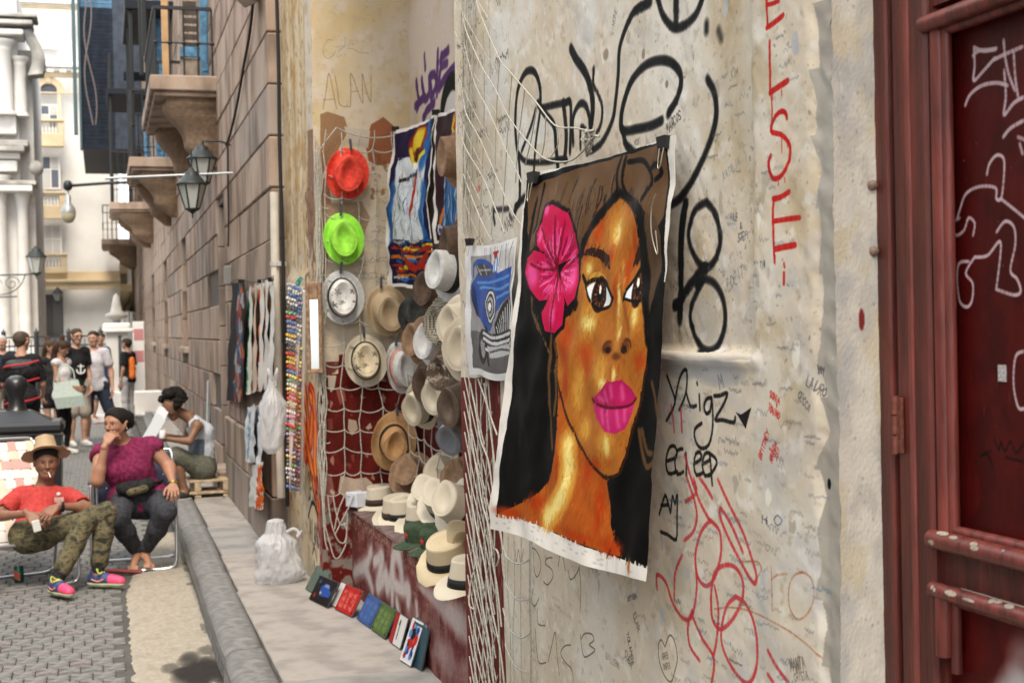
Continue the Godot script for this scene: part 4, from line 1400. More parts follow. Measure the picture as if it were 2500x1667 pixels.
	for d in [[14.5, 4.19, 1.02, 1.10, "blue_shutter"], [22.0, 4.33, .84, 1.08, "blue_shutter"], [32.1, 4.57, .98, 1.10, "blue_shutter"]]:
		st = begin(false)
		abox(st, v3(d[2], d[1], -d[0] - .04), v3(d[3], d[1] + 2.5, -d[0]), .006)
		for k in 2: abox(st, v3(d[2] + .012, d[1] + .15 + k * .9, -d[0]), v3(d[3] - .012, d[1] + .8 + k * .9, -d[0] + .012), .004)
		place(d[4], done(st), blue, root)
	var ochre := mottled([flat(.42, .24, .12), flat(.52, .33, .17)], [.3, .7], 1.0, .8, 641)
	var louvre := mottled([flat(.20, .16, .13), flat(.30, .25, .20)], [.3, .7], .5, .8, 642)
	st = begin(false)
	abox(st, v3(.72, 4.2, -16.4), v3(.80, 6.9, -16.32), .01)
	place("ochre_post", done(st), ochre, root)
	st = begin(false)
	abox(st, v3(.86, 4.2, -15.34), v3(1.08, 4.62, -15.3), .004)
	abox(st, v3(.86, 4.62, -15.34), v3(.90, 6.8, -15.3), .004)
	abox(st, v3(1.04, 4.62, -15.34), v3(1.08, 6.8, -15.3), .004)
	var leaf := place("louvred_shutter", done(st), louvre, root)
	for k in 24:
		st = begin(false)
		box(st, Transform3D(Basis(Vector3.RIGHT, .7), v3(.97, 4.68 + k * .088, -15.32)), v3(.14, .07, .012))
		place("slat", done(st), louvre, leaf)
	st = begin(false)
	abox(st, v3(.86, 4.63, -15.31), v3(1.08, 4.74, -15.27), .004)
	place("blue_shutter", done(st), blue, root)
	# enclosed wooden balcony high over the street, dark louvred sides
	var navy := mottled([flat(.014, .02, .034), flat(.026, .04, .068)], [.3, .7], 1.0, .6, 650)
	var sky_blue := mottled([flat(.10, .24, .42), flat(.17, .34, .52)], [.3, .7], 1.0, .6, 651)
	var teal := mat(flat(.07, .11, .12), .6)
	st = begin(false)
	abox(st, v3(-.40, 6.55, -44.0), v3(1.2, 11.5, -38.05))
	var box_ := place("enclosed_balcony", done(st), navy, root)
	for k in 46:
		st = begin(false)
		var y := 6.60 + k * .105
		var t := Basis(Vector3.RIGHT, .45)
		box(st, Transform3D(t, v3(.02, y, -38.0)), v3(.80, .085, .02))
		place("slat", done(st), sky_blue if y > 10.25 else navy, box_)
	for x in [[-.60, -.50], [-.46, -.40]]:
		st = begin(false)
		abox(st, v3(x[0], 6.9 if x[0] < -.5 else 6.5, -38.1), v3(x[1], 11.5, -37.9), .01)
		place("post", done(st), teal, box_)
	st = begin()
	for q in 3:
		var pts := []
		for k in 14:
			var y := 10.9 - k * .29
			pts.append(v3(-.20 + .10 * sin(k * .55 + q * 1.9) + .012 * k * q - .05 * q, y, -37.75 - .03 * q))
		if q < 2: tube(st, spline(pts, 4), .018, 6)
	tag(put("hanging_cable", done(st), mat(flat(.16, .13, .12), .8)), "loose brown cables dangling in front of the dark louvred balcony", "cable")

func balcony(root: Node3D, sm: Array, z: float, length: float, y: float, thick: float, xo: float, rail: float, corbelled: bool) -> void:
	var iron := mat(flat(.022, .024, .026), .55, .2)
	var st := begin(false)
	abox(st, v3(xo, y, -z - length), v3(FACADE + .04, y + thick, -z), .012)
	abox(st, v3(xo + .04, y - .05, -z - length + .04), v3(FACADE + .04, y, -z - .04), .01)
	var slab := place("balcony", done(st), sm[2], root)
	# carved console under each end
	for e in 2:
		var zc := z + .34 + e * (length - .8)
		st = begin()
		var rings := []
		var w := FACADE - xo
		for k in 15:
			var f := k / 14.0
			var depth := w * .74 * (.30 + .70 * pow(1.0 - f, .75)) * (1.0 + .10 * sin(f * 9.0))
			if f > .72: depth *= 1.0 - (f - .72) * 1.9
			var half := (.26 if k < 2 else .23) * (1.0 - .42 * f)
			var yy := y - .05 - f * .66
			rings.append(PackedVector3Array([v3(FACADE + .03, yy, -zc - half), v3(FACADE - depth, yy, -zc - half), v3(FACADE - depth - .03, yy, -zc), v3(FACADE - depth, yy, -zc + half), v3(FACADE + .03, yy, -zc + half)]))
		loft(st, rings)
		place("corbel", done(st), sm[1 + 2 * e], slab)
	# railing: balusters with collars, rails
	var corners := [v3(FACADE - .03, y + thick, -z - .06), v3(xo + .06, y + thick, -z - .06), v3(xo + .06, y + thick, -z - length + .06), v3(FACADE - .03, y + thick, -z - length + .06)]
	for s in 3:
		var a: Vector3 = corners[s]
		var b: Vector3 = corners[s + 1]
		var n := int(a.distance_to(b) / .135)
		for k in n + 1:
			if s > 0 and k == 0: continue
			var p := a.lerp(b, float(k) / n)
			st = begin()
			tube(st, [p, p + Vector3.UP * rail], .011, 6)
			lathe(st, [Vector2(.011, .0), Vector2(.026, .012), Vector2(.026, .024), Vector2(.011, .036)], Transform3D(Basis.IDENTITY, p + Vector3.UP * rail * .46), 6)
			place("baluster", done(st), iron, slab)
		st = begin(false)
		bar(st, a + Vector3.UP * rail, b + Vector3.UP * rail, .04, .03)
		place("handrail", done(st), iron, slab)
		st = begin(false)
		bar(st, a + Vector3.UP * (rail * .46 + .018), b + Vector3.UP * (rail * .46 + .018), .014, .014)
		place("rail", done(st), iron, slab)

func opposite_building() -> void:
	var plaster := mottled([flat(.40, .36, .30), flat(.50, .46, .40)], [.25, .8], 3.0, .9, 690, .3, .01, true)
	var root := thing("opposite_building", "plastered house across the narrow street, facing the stall", "building", v3(-4.8, 0, -10))
	var st := begin(false)
	abox(st, v3(-9, 0, -24), v3(-4.8, 6.2, 3))
	place("wall", done(st), plaster, root)
	for k in 5:
		st = begin(false)
		abox(st, v3(-4.81, .2, -22 + k * 5.0), v3(-4.74, 3.0, -20.8 + k * 5.0), .02)
		place("shutter", done(st), mat(flat(.10, .16, .22), .7), root)

# ------------------------------------------------------------------ lamps, pipes, cables on the walls
func lantern_at(p: Vector3, label: String, h := .36, group := "street lanterns") -> Node3D:   # p: the middle of the roof's rim
	var o := thing("lantern", label, "lantern", p, group)
	var iron := mat(flat(.03, .034, .034), .5, .4)
	var pane := mat(flat(.42, .43, .40), .3)
	pane = pane.duplicate()
	var st := begin()
	var r := h * .36
	lathe(st, [Vector2(r * 1.12, .0), Vector2(r * 1.15, h * .03), Vector2(r * .98, h * .07), Vector2(r * .72, h * .20), Vector2(r * .50, h * .26), Vector2(r * .48, h * .33), Vector2(r * .2, h * .38), Vector2(r * .16, h * .44), Vector2(.001, h * .46)], Transform3D.IDENTITY, 12)
	put("cap", done(st), iron, o)
	for k in 6:
		var a0 := TAU * k / 6.0
		var a1 := TAU * (k + 1) / 6.0
		st = begin(false)
		var lo := r * .5
		var p0 := v3(cos(a0) * r, 0, sin(a0) * r)
		var p1 := v3(cos(a1) * r, 0, sin(a1) * r)
		var q0 := v3(cos(a0) * lo, -h * .62, sin(a0) * lo)
		var q1 := v3(cos(a1) * lo, -h * .62, sin(a1) * lo)
		var inw := -(p0 + p1).normalized() * .004
		sheet(st, 1, 1, func(u: float, v: float) -> Vector3: return p0.lerp(p1, u).lerp(q0.lerp(q1, u), v) + inw, .003)
		put("pane", done(st), pane, o)
		st = begin()
		tube(st, [p0, q0], .008, 5)
		put("glazing_bar", done(st), iron, o)
	st = begin()
	lathe(st, [Vector2(.001, -h * .88), Vector2(h * .02, -h * .84), Vector2(h * .02, -h * .76), Vector2(h * .09, -h * .70), Vector2(r * .55, -h * .64), Vector2(r * .55, -h * .61), Vector2(.001, -h * .60)], Transform3D.IDENTITY, 12)
	put("finial", done(st), iron, o)
	return o

func wall_fittings() -> void:
	var iron := mat(flat(.03, .034, .034), .5, .4)
	var l1 := lantern_at(v3(.87, 3.20, -12.5), "weathered iron lantern under the first balcony, the higher one beside the stone wall", .33)
	var st := begin()
	tube(st, spline([v3(1.12, 3.33, -12.5), v3(1.03, 3.36, -12.5), v3(.90, 3.36, -12.5)], 5), .010, 6)
	tube(st, [v3(.88, 3.36, -12.5), v3(.88, 3.33, -12.5)], .012, 6)
	place("bracket", done(st), iron, l1)
	var l2 := lantern_at(v3(.765, 2.955, -12.3), "green-black pointed lantern hanging lowest beside the long steel rod", .33)
	st = begin()
	tube(st, [v3(.765, 3.08, -12.3), v3(.765, 3.26, -12.3)], .009, 6)
	place("hanger", done(st), iron, l2)
	st = begin()
	tube(st, [v3(.05, 3.03, -12.55), v3(1.13, 3.075, -12.4)], .011, 8)
	tag(put("steel_rod", done(st), mat(flat(.38, .40, .41), .45, .6)), "thin grey steel rod reaching out from the wall behind the lanterns", "rod")
	# globe lamp on an arm
	var g := thing("globe_lamp", "globe shaped street lamp hanging from a thin arm below the balconies", "lamp", v3(-.5, 3.72, -24))
	st = begin()
	lathe(st, [Vector2(.001, -.20), Vector2(.07, -.18), Vector2(.115, -.10), Vector2(.12, -.02)], Transform3D.IDENTITY, 14)
	put("glass_bowl", done(st), mat(flat(.50, .46, .30), .25), g)
	st = begin()
	lathe(st, [Vector2(.124, -.03), Vector2(.115, .04), Vector2(.07, .11), Vector2(.05, .13), Vector2(.05, .24), Vector2(.02, .27), Vector2(.018, .42)], Transform3D.IDENTITY, 14)
	put("shade", done(st), mat(flat(.30, .31, .32), .4, .3), g)
	st = begin()
	tube(st, [v3(-.06, .41, 0), v3(.66, .47, 0), v3(1.63, .50, 0)], .028, 6)
	lathe(st, [Vector2(.04, .34), Vector2(.075, .38), Vector2(.075, .46), Vector2(.04, .5)], Transform3D.IDENTITY, 10)
	put("arm", done(st), iron, g)
	# conduit and cable where the two buildings meet
	st = begin()
	tube(st, [v3(1.135, 2.62, -9.5), v3(1.13, 2.0, -9.5), v3(1.135, .55, -9.5)], .030, 10)
	var pipe := put("white_conduit", done(st), mottled([flat(.52, .46, .38), flat(.64, .58, .50)], [.3, .7], .6, .7, 660))
	tag(pipe, "pale conduit pipe running down where the stone and plaster walls meet", "pipe")
	for y in [2.12, 1.2]:
		st = begin()
		tube(st, [v3(1.132, y, -9.5), v3(1.132, y + .03, -9.5)], .037, 10)
		abox(st, v3(1.132, y, -9.51), v3(1.2, y + .03, -9.45))
		put("clamp", done(st), mat(flat(.5, .48, .44), .5, .3), pipe)
	st = begin()
	tube(st, spline([v3(1.17, 4.1, -9.42), v3(1.172, 3.5, -9.40), v3(1.168, 2.9, -9.41), v3(1.172, 2.2, -9.40), v3(1.17, 1.2, -9.41), v3(1.165, .5, -9.40)], 6), .013, 7)
	tag(put("black_cable", done(st), mat(flat(.02, .02, .02), .6)), "black cable dropping beside the pale conduit pipe", "cable")
	st = begin()
	tube(st, spline([v3(1.10, 4.35, -9.9), v3(1.10, 3.95, -10.4), v3(1.10, 3.75, -11.0), v3(1.10, 3.55, -11.6), v3(1.09, 3.38, -12.2), v3(1.08, 3.33, -12.5)], 6), .011, 6)
	tube(st, spline([v3(1.10, 3.36, -12.55), v3(1.10, 3.0, -12.62), v3(1.105, 2.7, -12.7), v3(1.10, 2.45, -12.75)], 6), .009, 6)
	tag(put("lantern_cable", done(st), mat(flat(.035, .03, .028), .7)), "dark cable draped along the stone wall down to the lanterns", "cable")
	st = begin(false)
	abox(st, v3(1.05, 2.10, -12.72), v3(1.12, 2.27, -12.62), .01)
	tag(put("junction_box", done(st), mat(flat(.20, .19, .18), .6)), "small grey junction box on the stone wall by the doorway", "box")
	# floodlight housing at the top of the pier
	var f := thing("floodlight", "long pale grey floodlight housing fixed high on the pier", "lamp", v3(1.02, 4.06, -9.9))
	st = begin(false)
	box(st, Transform3D(Basis(Vector3.BACK, .45) * Basis(Vector3.UP, -.25), Vector3.ZERO), v3(.17, .10, .46), .02)
	put("housing", done(st), mat(flat(.44, .45, .45), .4, .2), f)
	st = begin(false)
	box(st, Transform3D(Basis(Vector3.BACK, .45) * Basis(Vector3.UP, -.25), v3(.02, -.055, .0)), v3(.13, .012, .38), .004)
	put("glass", done(st), mat(flat(.25, .25, .24), .15), f)
	st = begin()
	tube(st, [v3(.02, 0, -.1), v3(.2, .05, -.1)], .02, 8)
	put("bracket", done(st), iron, f)

# ------------------------------------------------------------------ the square: church, cream palace, fence, monument
func square() -> void:
	var stone := mottled([flat(.60, .58, .55), flat(.70, .68, .65), flat(.76, .74, .72), flat(.50, .47, .43)], [.2, .5, .75, .98], 5.0, .9, 700, .5, .01, true)
	var worn := mottled([flat(.30, .28, .255), flat(.44, .42, .39), flat(.56, .54, .50)], [.25, .5, .8], 3.0, .9, 701, .5, .012, true)
	var church := thing("church", "pale stone church with columns and heavy cornices on the square", "church", v3(-4, 0, -40))
	var st := begin(false)
	abox(st, v3(-14, 0, -46), v3(-2.05, 11.2, -40.0))
	abox(st, v3(-2.05, 0, -46), v3(-1.70, 9.5, -40.3))
	place("wall", done(st), stone, church)
	var col := func(x: float, y0: float, y1: float, r: float, z: float) -> void:
		var c := begin()
		var h := y1 - y0
		lathe(c, [Vector2(r * 1.35, 0), Vector2(r * 1.35, h * .03), Vector2(r * 1.1, h * .05), Vector2(r, h * .07), Vector2(r * 1.02, h * .35), Vector2(r * .88, h * .86), Vector2(r * .95, h * .87), Vector2(r * .9, h * .885), Vector2(r * 1.05, h * .93), Vector2(r * 1.35, h * .97), Vector2(r * 1.4, h)], Transform3D(Basis.IDENTITY, v3(x, y0, z)), 18)
		place("column", done(c), stone, church)
	col.call(-2.62, 1.4, 6.0, .24, -39.7)
	col.call(-2.02, 1.4, 5.6, .17, -39.9)
	col.call(-2.42, 7.6, 9.6, .26, -39.6)
	col.call(-2.0, 7.6, 9.2, .18, -39.8)
	for e in [[6.75, .16, -1.80, "cornice"], [6.62, .14, -1.90, "cornice"], [6.44, .18, -2.02, "entablature"], [6.1, .3, -2.1, "entablature"], [7.1, .5, -2.1, "pedestal"], [9.72, .14, -1.86, "entablature"], [10.0, .12, -1.62, "cornice"], [10.2, .1, -1.50, "cornice"], [5.72, .12, -1.62, "cornice"], [5.55, .16, -1.72, "entablature"], [1.2, .22, -1.66, "plinth"]]:
		st = begin(false)
		abox(st, v3(-14, e[0], -40.4), v3(e[2], e[0] + e[1], -39.3 - (.25 if e[2] < -1.95 else .0)), .02)
		place(e[3], done(st), worn if e[3] == "cornice" else stone, church)
	st = begin()
	var rings := []
	for k in 9:
		var f := k / 8.0
		var x := -1.80 + .30 * sin(f * 2.4)
		var w := .12 + .07 * f
		rings.append(PackedVector3Array([v3(x - w, 9.9 - f * 1.2, -39.6), v3(x + w, 9.95 - f * 1.2, -39.6), v3(x + w, 9.95 - f * 1.2, -40.3), v3(x - w, 9.9 - f * 1.2, -40.3)]))
	loft(st, rings)
	place("scroll_buttress", done(st), worn, church)
	st = begin()
	lathe(st, [Vector2(.05, 0), Vector2(.16, .06), Vector2(.2, .2), Vector2(.14, .34), Vector2(.04, .4)], Transform3D(Basis.IDENTITY, v3(-1.62, 6.0, -39.6)), 10)
	place("stone_ornament", done(st), worn, church)
	# wall lantern on a scrolled bracket
	var l := lantern_at(v3(-1.54, 3.62, -36.2), "green-roofed lantern on a long scrolled bracket by the church", .62)
	st = begin()
	tube(st, [v3(-1.50, 3.22, -36.2), v3(-1.75, 3.20, -36.2), v3(-4.2, 3.16, -36.2)], .022, 6)
	for s in 3:
		var pts := []
		for k in 22:
			var a := k * .42
			var r := .19 * (1.0 - k / 26.0)
			pts.append(v3(-2.12 - s * .42 + cos(a) * r, 2.98 + sin(a) * r, -36.2))
		tube(st, pts, .010, 5)
	tube(st, spline([v3(-1.8, 3.19, -36.2), v3(-1.95, 2.9, -36.2), v3(-2.3, 2.72, -36.2), v3(-3.2, 2.68, -36.2)], 6), .014, 5)
	tube(st, [v3(-2.0, 2.66, -36.2), v3(-4.2, 2.62, -36.2)], .018, 5)
	place("scroll_bracket", done(st), mat(flat(.04, .05, .05), .5, .3), l)
	st = begin()
	tube(st, [v3(-4.2, 0, -36.2), v3(-4.2, 3.3, -36.2)], .06, 8)
	place("post", done(st), mat(flat(.04, .05, .05), .5, .3), l)
	palace()
	# iron fence before the square
	var fence := thing("iron_fence", "black iron railing fence behind the standing people", "fence", v3(-4, 0, -30))
	var iron := mat(flat(.035, .04, .05), .5, .3)
	var x := -3.2
	var k := 0
	while x < .05:
		st = begin()
		if k % 6 == 0:
			tube(st, [v3(x, 0, -30), v3(x, 1.74, -30)], .045, 8)
			lathe(st, [Vector2(.05, 0), Vector2(.05, .03), Vector2(.02, .06), Vector2(.001, .12)], Transform3D(Basis.IDENTITY, v3(x, 1.74, -30)), 8)
			place("fence_post", done(st), iron, fence)
		else:
			tube(st, [v3(x, .12, -30), v3(x, 1.5, -30), v3(x, 1.62, -30)], .013, 5)
			place("fence_bar", done(st), mat(flat(.16, .17, .19), .5, .3), fence)
		x += .105
		k += 1
	for y in [1.66, 1.48, .2]:
		st = begin(false)
		bar(st, v3(-3.2, y, -30), v3(.05, y, -30), .03, .03)
		place("fence_rail", done(st), iron, fence)
	# monument pedestal with an urn
	var mon := thing("pedestal", "white stone pedestal with a moulded cap and urn beside the fence", "pedestal", v3(.28, 0, -30.6))
	st = begin(false)
	abox(st, v3(-.26, 0, -.3), v3(.26, .35, .3), .02)
	abox(st, v3(-.22, .35, -.25), v3(.22, 1.72, .25), .01)
	put("shaft", done(st), stone, mon)
	st = begin(false)
	abox(st, v3(-.34, 1.72, -.36), v3(.34, 1.80, .36), .02)
	abox(st, v3(-.28, 1.80, -.3), v3(.28, 1.92, .3), .03)
	put("cap", done(st), stone, mon)
	st = begin()
	lathe(st, [Vector2(.10, 1.92), Vector2(.08, 1.98), Vector2(.22, 2.03), Vector2(.24, 2.10), Vector2(.12, 2.16), Vector2(.1, 2.3), Vector2(.05, 2.5), Vector2(.001, 2.55)], Transform3D.IDENTITY, 14)
	put("urn", done(st), worn, mon)
	st = begin(false)
	abox(st, v3(.02, .5, .25), v3(.09, 1.66, .27))
	put("dark_plaque", done(st), mat(flat(.08, .085, .09), .6), mon)
	# stone bench and step right of the pedestal
	st = begin(false)
	abox(st, v3(-.35, .0, -28.4), v3(1.1, .14, -27.6), .02)
	abox(st, v3(-.3, .0, -28.7), v3(1.1, .55, -28.3), .02)
	tag(put("stone_parapet", done(st), stone), "low pale stone parapet in front of the pedestal", "parapet")
	st = begin(false)
	abox(st, v3(.62, .0, -31.4), v3(.86, 1.95, -31.3), .01)
	var sign := put("kiosk_sign", done(st), mat(flat(.72, .70, .68), .6))
	tag(sign, "tall white and red sign panel at the end of the street", "sign")
	for y in [1.55, 1.08]:
		st = begin(false)
		abox(st, v3(.64, y, -31.3), v3(.84, y + .24, -31.29))
		put("red_field", done(st), mat(flat(.50, .22, .22), .6), sign)

func palace() -> void:
	var cream := mottled([flat(.78, .77, .73), flat(.81, .80, .77), flat(.84, .83, .81)], [.25, .5, .8], 6.0, .9, 710, .2, .01, true)
	var ochre := mottled([flat(.66, .47, .25), flat(.74, .56, .33), flat(.78, .63, .42)], [.25, .5, .8], 4.0, .9, 711, .2, .01, true)
	var white := mat(flat(.78, .77, .75), .8)
	var glass := mat(flat(.10, .12, .16), .12)
	var shutter := mat(flat(.52, .52, .52), .8)
	var dark := mat(flat(.085, .08, .08), .6)
	var z := -50.0
	var root := thing("palace", "cream and ochre palace with tall windows and small balconies", "building", v3(-1, 0, -52))
	var st := begin(false)
	# wall with an arched doorway and windows cut out
	var wall := CSGBox3D.new()
	wall.size = v3(9.0, 17.0, .6)
	wall.position = v3(-3.9, 8.5, z - .3)
	wall.material = cream
	var cutter := func(x0: float, x1: float, y0: float, y1: float, arch: bool) -> void:
		var b := CSGBox3D.new()
		b.operation = CSGShape3D.OPERATION_SUBTRACTION
		b.size = v3(x1 - x0, y1 - y0, .5)
		b.position = v3((x0 + x1) * .5, (y0 + y1) * .5, z + .05) - wall.position
		wall.add_child(b)
		if arch:
			var c := CSGCylinder3D.new()
			c.operation = CSGShape3D.OPERATION_SUBTRACTION
			c.radius = (x1 - x0) * .5
			c.height = .5
			c.sides = 24
			c.rotation.x = PI / 2
			c.position = v3((x0 + x1) * .5, y1, z + .05) - wall.position
			wall.add_child(c)
	var xs := [-3.4, -1.59]
	for x in xs:
		cutter.call(x - .30, x + .30, 11.5, 12.2, false)
		cutter.call(x - .25, x + .25, 9.98, 10.0, true)
		cutter.call(x - .25, x + .25, 8.75, 9.6, false)
		cutter.call(x - .30, x + .30, 6.7, 7.85, false)
		cutter.call(x - .30, x + .30, 4.30, 5.5, false)
	cutter.call(-1.92, -1.32, 1.35, 2.75, true)
	wall.name = "palace_wall_shape"
	add_child(wall)
	var baked := MeshInstance3D.new()
	baked.mesh = wall.bake_static_mesh()
	wall.queue_free()
	remove_child(wall)
	baked.name = "wall"
	baked.material_override = cream
	root.add_child(baked)
	baked.position = v3(-3.9, 8.5, z - .3) - root.position
	st = begin(false)
	abox(st, v3(-8.4, 0, -58), v3(.60, 17, z - .55))
	abox(st, v3(-8.4, 0, z), v3(.6, 1.33, z + .5))
	place("back_block", done(st), cream, root)
	for x in xs:
		for w in [[11.5, 12.2, 0], [8.75, 9.6, 1], [6.7, 7.85, 1], [4.30, 5.5, 2]]:
			st = begin(false)
			abox(st, v3(x - .31, w[0], z - .22), v3(x + .31, w[1], z - .18))
			var win := place("window", done(st), white if w[2] != 0 else cream, root)
			for s in 2:
				for r in 2:
					var x0: float = x - .25 + s * .27
					var y0: float = lerpf(w[0] + .06, w[1] - .06, [.0, .62][r])
					var y1: float = lerpf(w[0] + .06, w[1] - .06, [.58, 1.0][r])
					st = begin(false)
					abox(st, v3(x0, y0, z - .19), v3(x0 + .23, y1, z - .165), .01)
					place("pane", done(st), (glass if (s + r) % 2 else shutter) if w[2] == 1 else (shutter if w[2] == 2 else cream), win)
		st = begin(false)
		abox(st, v3(x - .26, 9.95, z - .25), v3(x + .26, 10.3, z - .2))
		place("lunette", done(st), glass, root)
		# ochre arch surround and frame strips
		st = begin(false)
		for k in 14:
			var a0 := PI * k / 14.0
			var a1 := PI * (k + 1) / 14.0
			var c := v3(x, 9.98, z + .03)
			var f := func(a: float, r: float, dz: float) -> Vector3: return c + v3(cos(a) * r, sin(a) * r, dz)
			quad(st, f.call(a1, .30, 0), f.call(a1, .52, 0), f.call(a0, .52, 0), f.call(a0, .30, 0))
			quad(st, f.call(a1, .52, 0), f.call(a1, .52, -.04), f.call(a0, .52, -.04), f.call(a0, .52, 0))
		abox(st, v3(x - .09, 10.3, z), v3(x + .09, 10.6, z + .08), .01)
		place("arch_surround", done(st), ochre, root)
		for s in [-1, 1]:
			st = begin(false)
			abox(st, v3(x + s * .34 - .05, 8.5, z), v3(x + s * .34 + .05, 9.96, z + .04))
			place("window_surround", done(st), ochre, root)
		# balustraded balconies
		for y in [8.4, 5.95, 3.85]:
			var b := begin(false)
			abox(b, v3(x - .46, y - .05 - (.25 if y > 5.0 else .0), z), v3(x + .46, y + .15, z + .30), .015)
			abox(b, v3(x - .48, y + .55, z), v3(x + .48, y + .63, z + .33), .015)
			abox(b, v3(x - .46, y + .15, z), v3(x - .28, y + .55, z + .28), .01)
			abox(b, v3(x + .28, y + .15, z), v3(x + .46, y + .55, z + .28), .01)
			var bal := place("balcony", done(b), ochre, root)
			for k in 5:
				var c := begin()
				lathe(c, [Vector2(.03, 0), Vector2(.03, .04), Vector2(.045, .12), Vector2(.025, .26), Vector2(.025, .34), Vector2(.035, .40)], Transform3D(Basis.IDENTITY, v3(x - .22 + k * .11, y + .15, z + .18)), 8)
				place("baluster", done(c), white, bal)
	# cornices
	for e in [[3.25, .24, .24, 0], [3.49, .10, .36, 0], [3.59, .28, .10, 0], [10.48, .18, .10, 0], [10.78, .12, .40, 1], [12.95, .10, .3, 1], [12.8, .12, .12, 0], [9.93, .05, .04, 0], [10.9, .10, .2, 1]]:
		st = begin(false)
		abox(st, v3(-8.4, e[0], z), v3(.62, e[0] + e[1], z + e[2]), .015)
		place("cornice", done(st), ochre if e[3] == 0 else white, root)
	st = begin(false)
	for k in 22: abox(st, v3(-8.2 + k * .40, 10.68, z), v3(-8.02 + k * .40, 10.77, z + .3))
	var dent := place("dentils", done(st), white, root)
	dent.set_meta("kind", "stuff")
	# doorway: dark leaf, lower panel, lantern before it
	st = begin(false)
	abox(st, v3(-1.94, 1.33, z - .30), v3(-1.30, 3.1, z - .24))
	var d := place("door", done(st), dark, root)
	st = begin(false)
	abox(st, v3(-1.62, 1.34, z - .24), v3(-1.33, 2.9, z - .20), .01)
	place("door_leaf", done(st), mat(flat(.11, .11, .112), .6), d)
	st = begin(false)
	abox(st, v3(-1.90, 1.36, z - .1), v3(-1.32, 1.66, z - .05), .01)
	place("door_gate", done(st), mat(flat(.14, .14, .145), .6), d)
	lantern_at(v3(-1.34, 3.02, -46.0), "small lantern standing before the dark arched doorway", .42)
	# wing with ochre corbels turning the corner
	var wing := thing("corner_wing", "ochre trimmed corner wing with corbels at the end of the street", "building", v3(1.4, 0, -56))
	st = begin(false)
	abox(st, v3(.55, 0, -75), v3(3.5, 4.4, -56))
	place("wall", done(st), cream, wing)
	st = begin(false)
	abox(st, v3(.5, 4.0, -62), v3(.95, 4.45, -55.6), .02)
	abox(st, v3(.4, 3.3, -66), v3(1.2, 3.6, -55.5), .02)
	place("cornice", done(st), ochre, wing)
	for k in 4:
		var c := begin()
		lathe(c, [Vector2(.10, 1.9), Vector2(.12, 2.4), Vector2(.16, 2.6), Vector2(.40, 2.9), Vector2(.48, 3.1), Vector2(.5, 3.3)], Transform3D(Basis.IDENTITY, v3(.62 + k * .27, 0, -54.4 - k * 1.4)), 10)
		place("corbel", done(c), ochre, wing)
	for k in 5:
		var c := begin()
		lathe(c, [Vector2(.06, 0), Vector2(.09, .15), Vector2(.05, .4), Vector2(.07, .5)], Transform3D(Basis.IDENTITY, v3(.66 + k * .16, 1.95, -48.0 - k)), 8)
		place("baluster", done(c), cream, wing)
	st = begin(false)
	abox(st, v3(.45, 0, -53.0), v3(1.6, 1.95, -47.6), .02)
	place("terrace_wall", done(st), cream, wing)
	tree_far()

func tree_far() -> void:
	var o := thing("street_tree", "green tree showing in the gap past the corner wing", "tree", v3(1.7, 0, -66))
	var st := begin()
	tube(st, [v3(0, 0, 0), v3(.05, 1.6, 0), v3(.0, 3.0, .1)], [.16, .12, .06], 8)
	put("trunk", done(st), mat(flat(.10, .08, .06), .9), o)
	st = begin(false)
	for k in 900:
		var p := v3(rng.randfn(0, .55), 2.6 + rng.randfn(0, .6), rng.randfn(0, .55))
		var b := Basis.from_euler(v3(rng.randf() * TAU, rng.randf() * TAU, 0)) * .09
		quad(st, p + b * v3(-1, 0, 0), p + b * v3(0, .2, .7), p + b * v3(1, 0, 0), p + b * v3(0, .2, -.7))
	put("crown", done(st), mat(flat(.06, .10, .03), .8), o)

# ------------------------------------------------------------------ pictures for sale
func poly(t: String) -> Array:
	return Canvas.points(t)

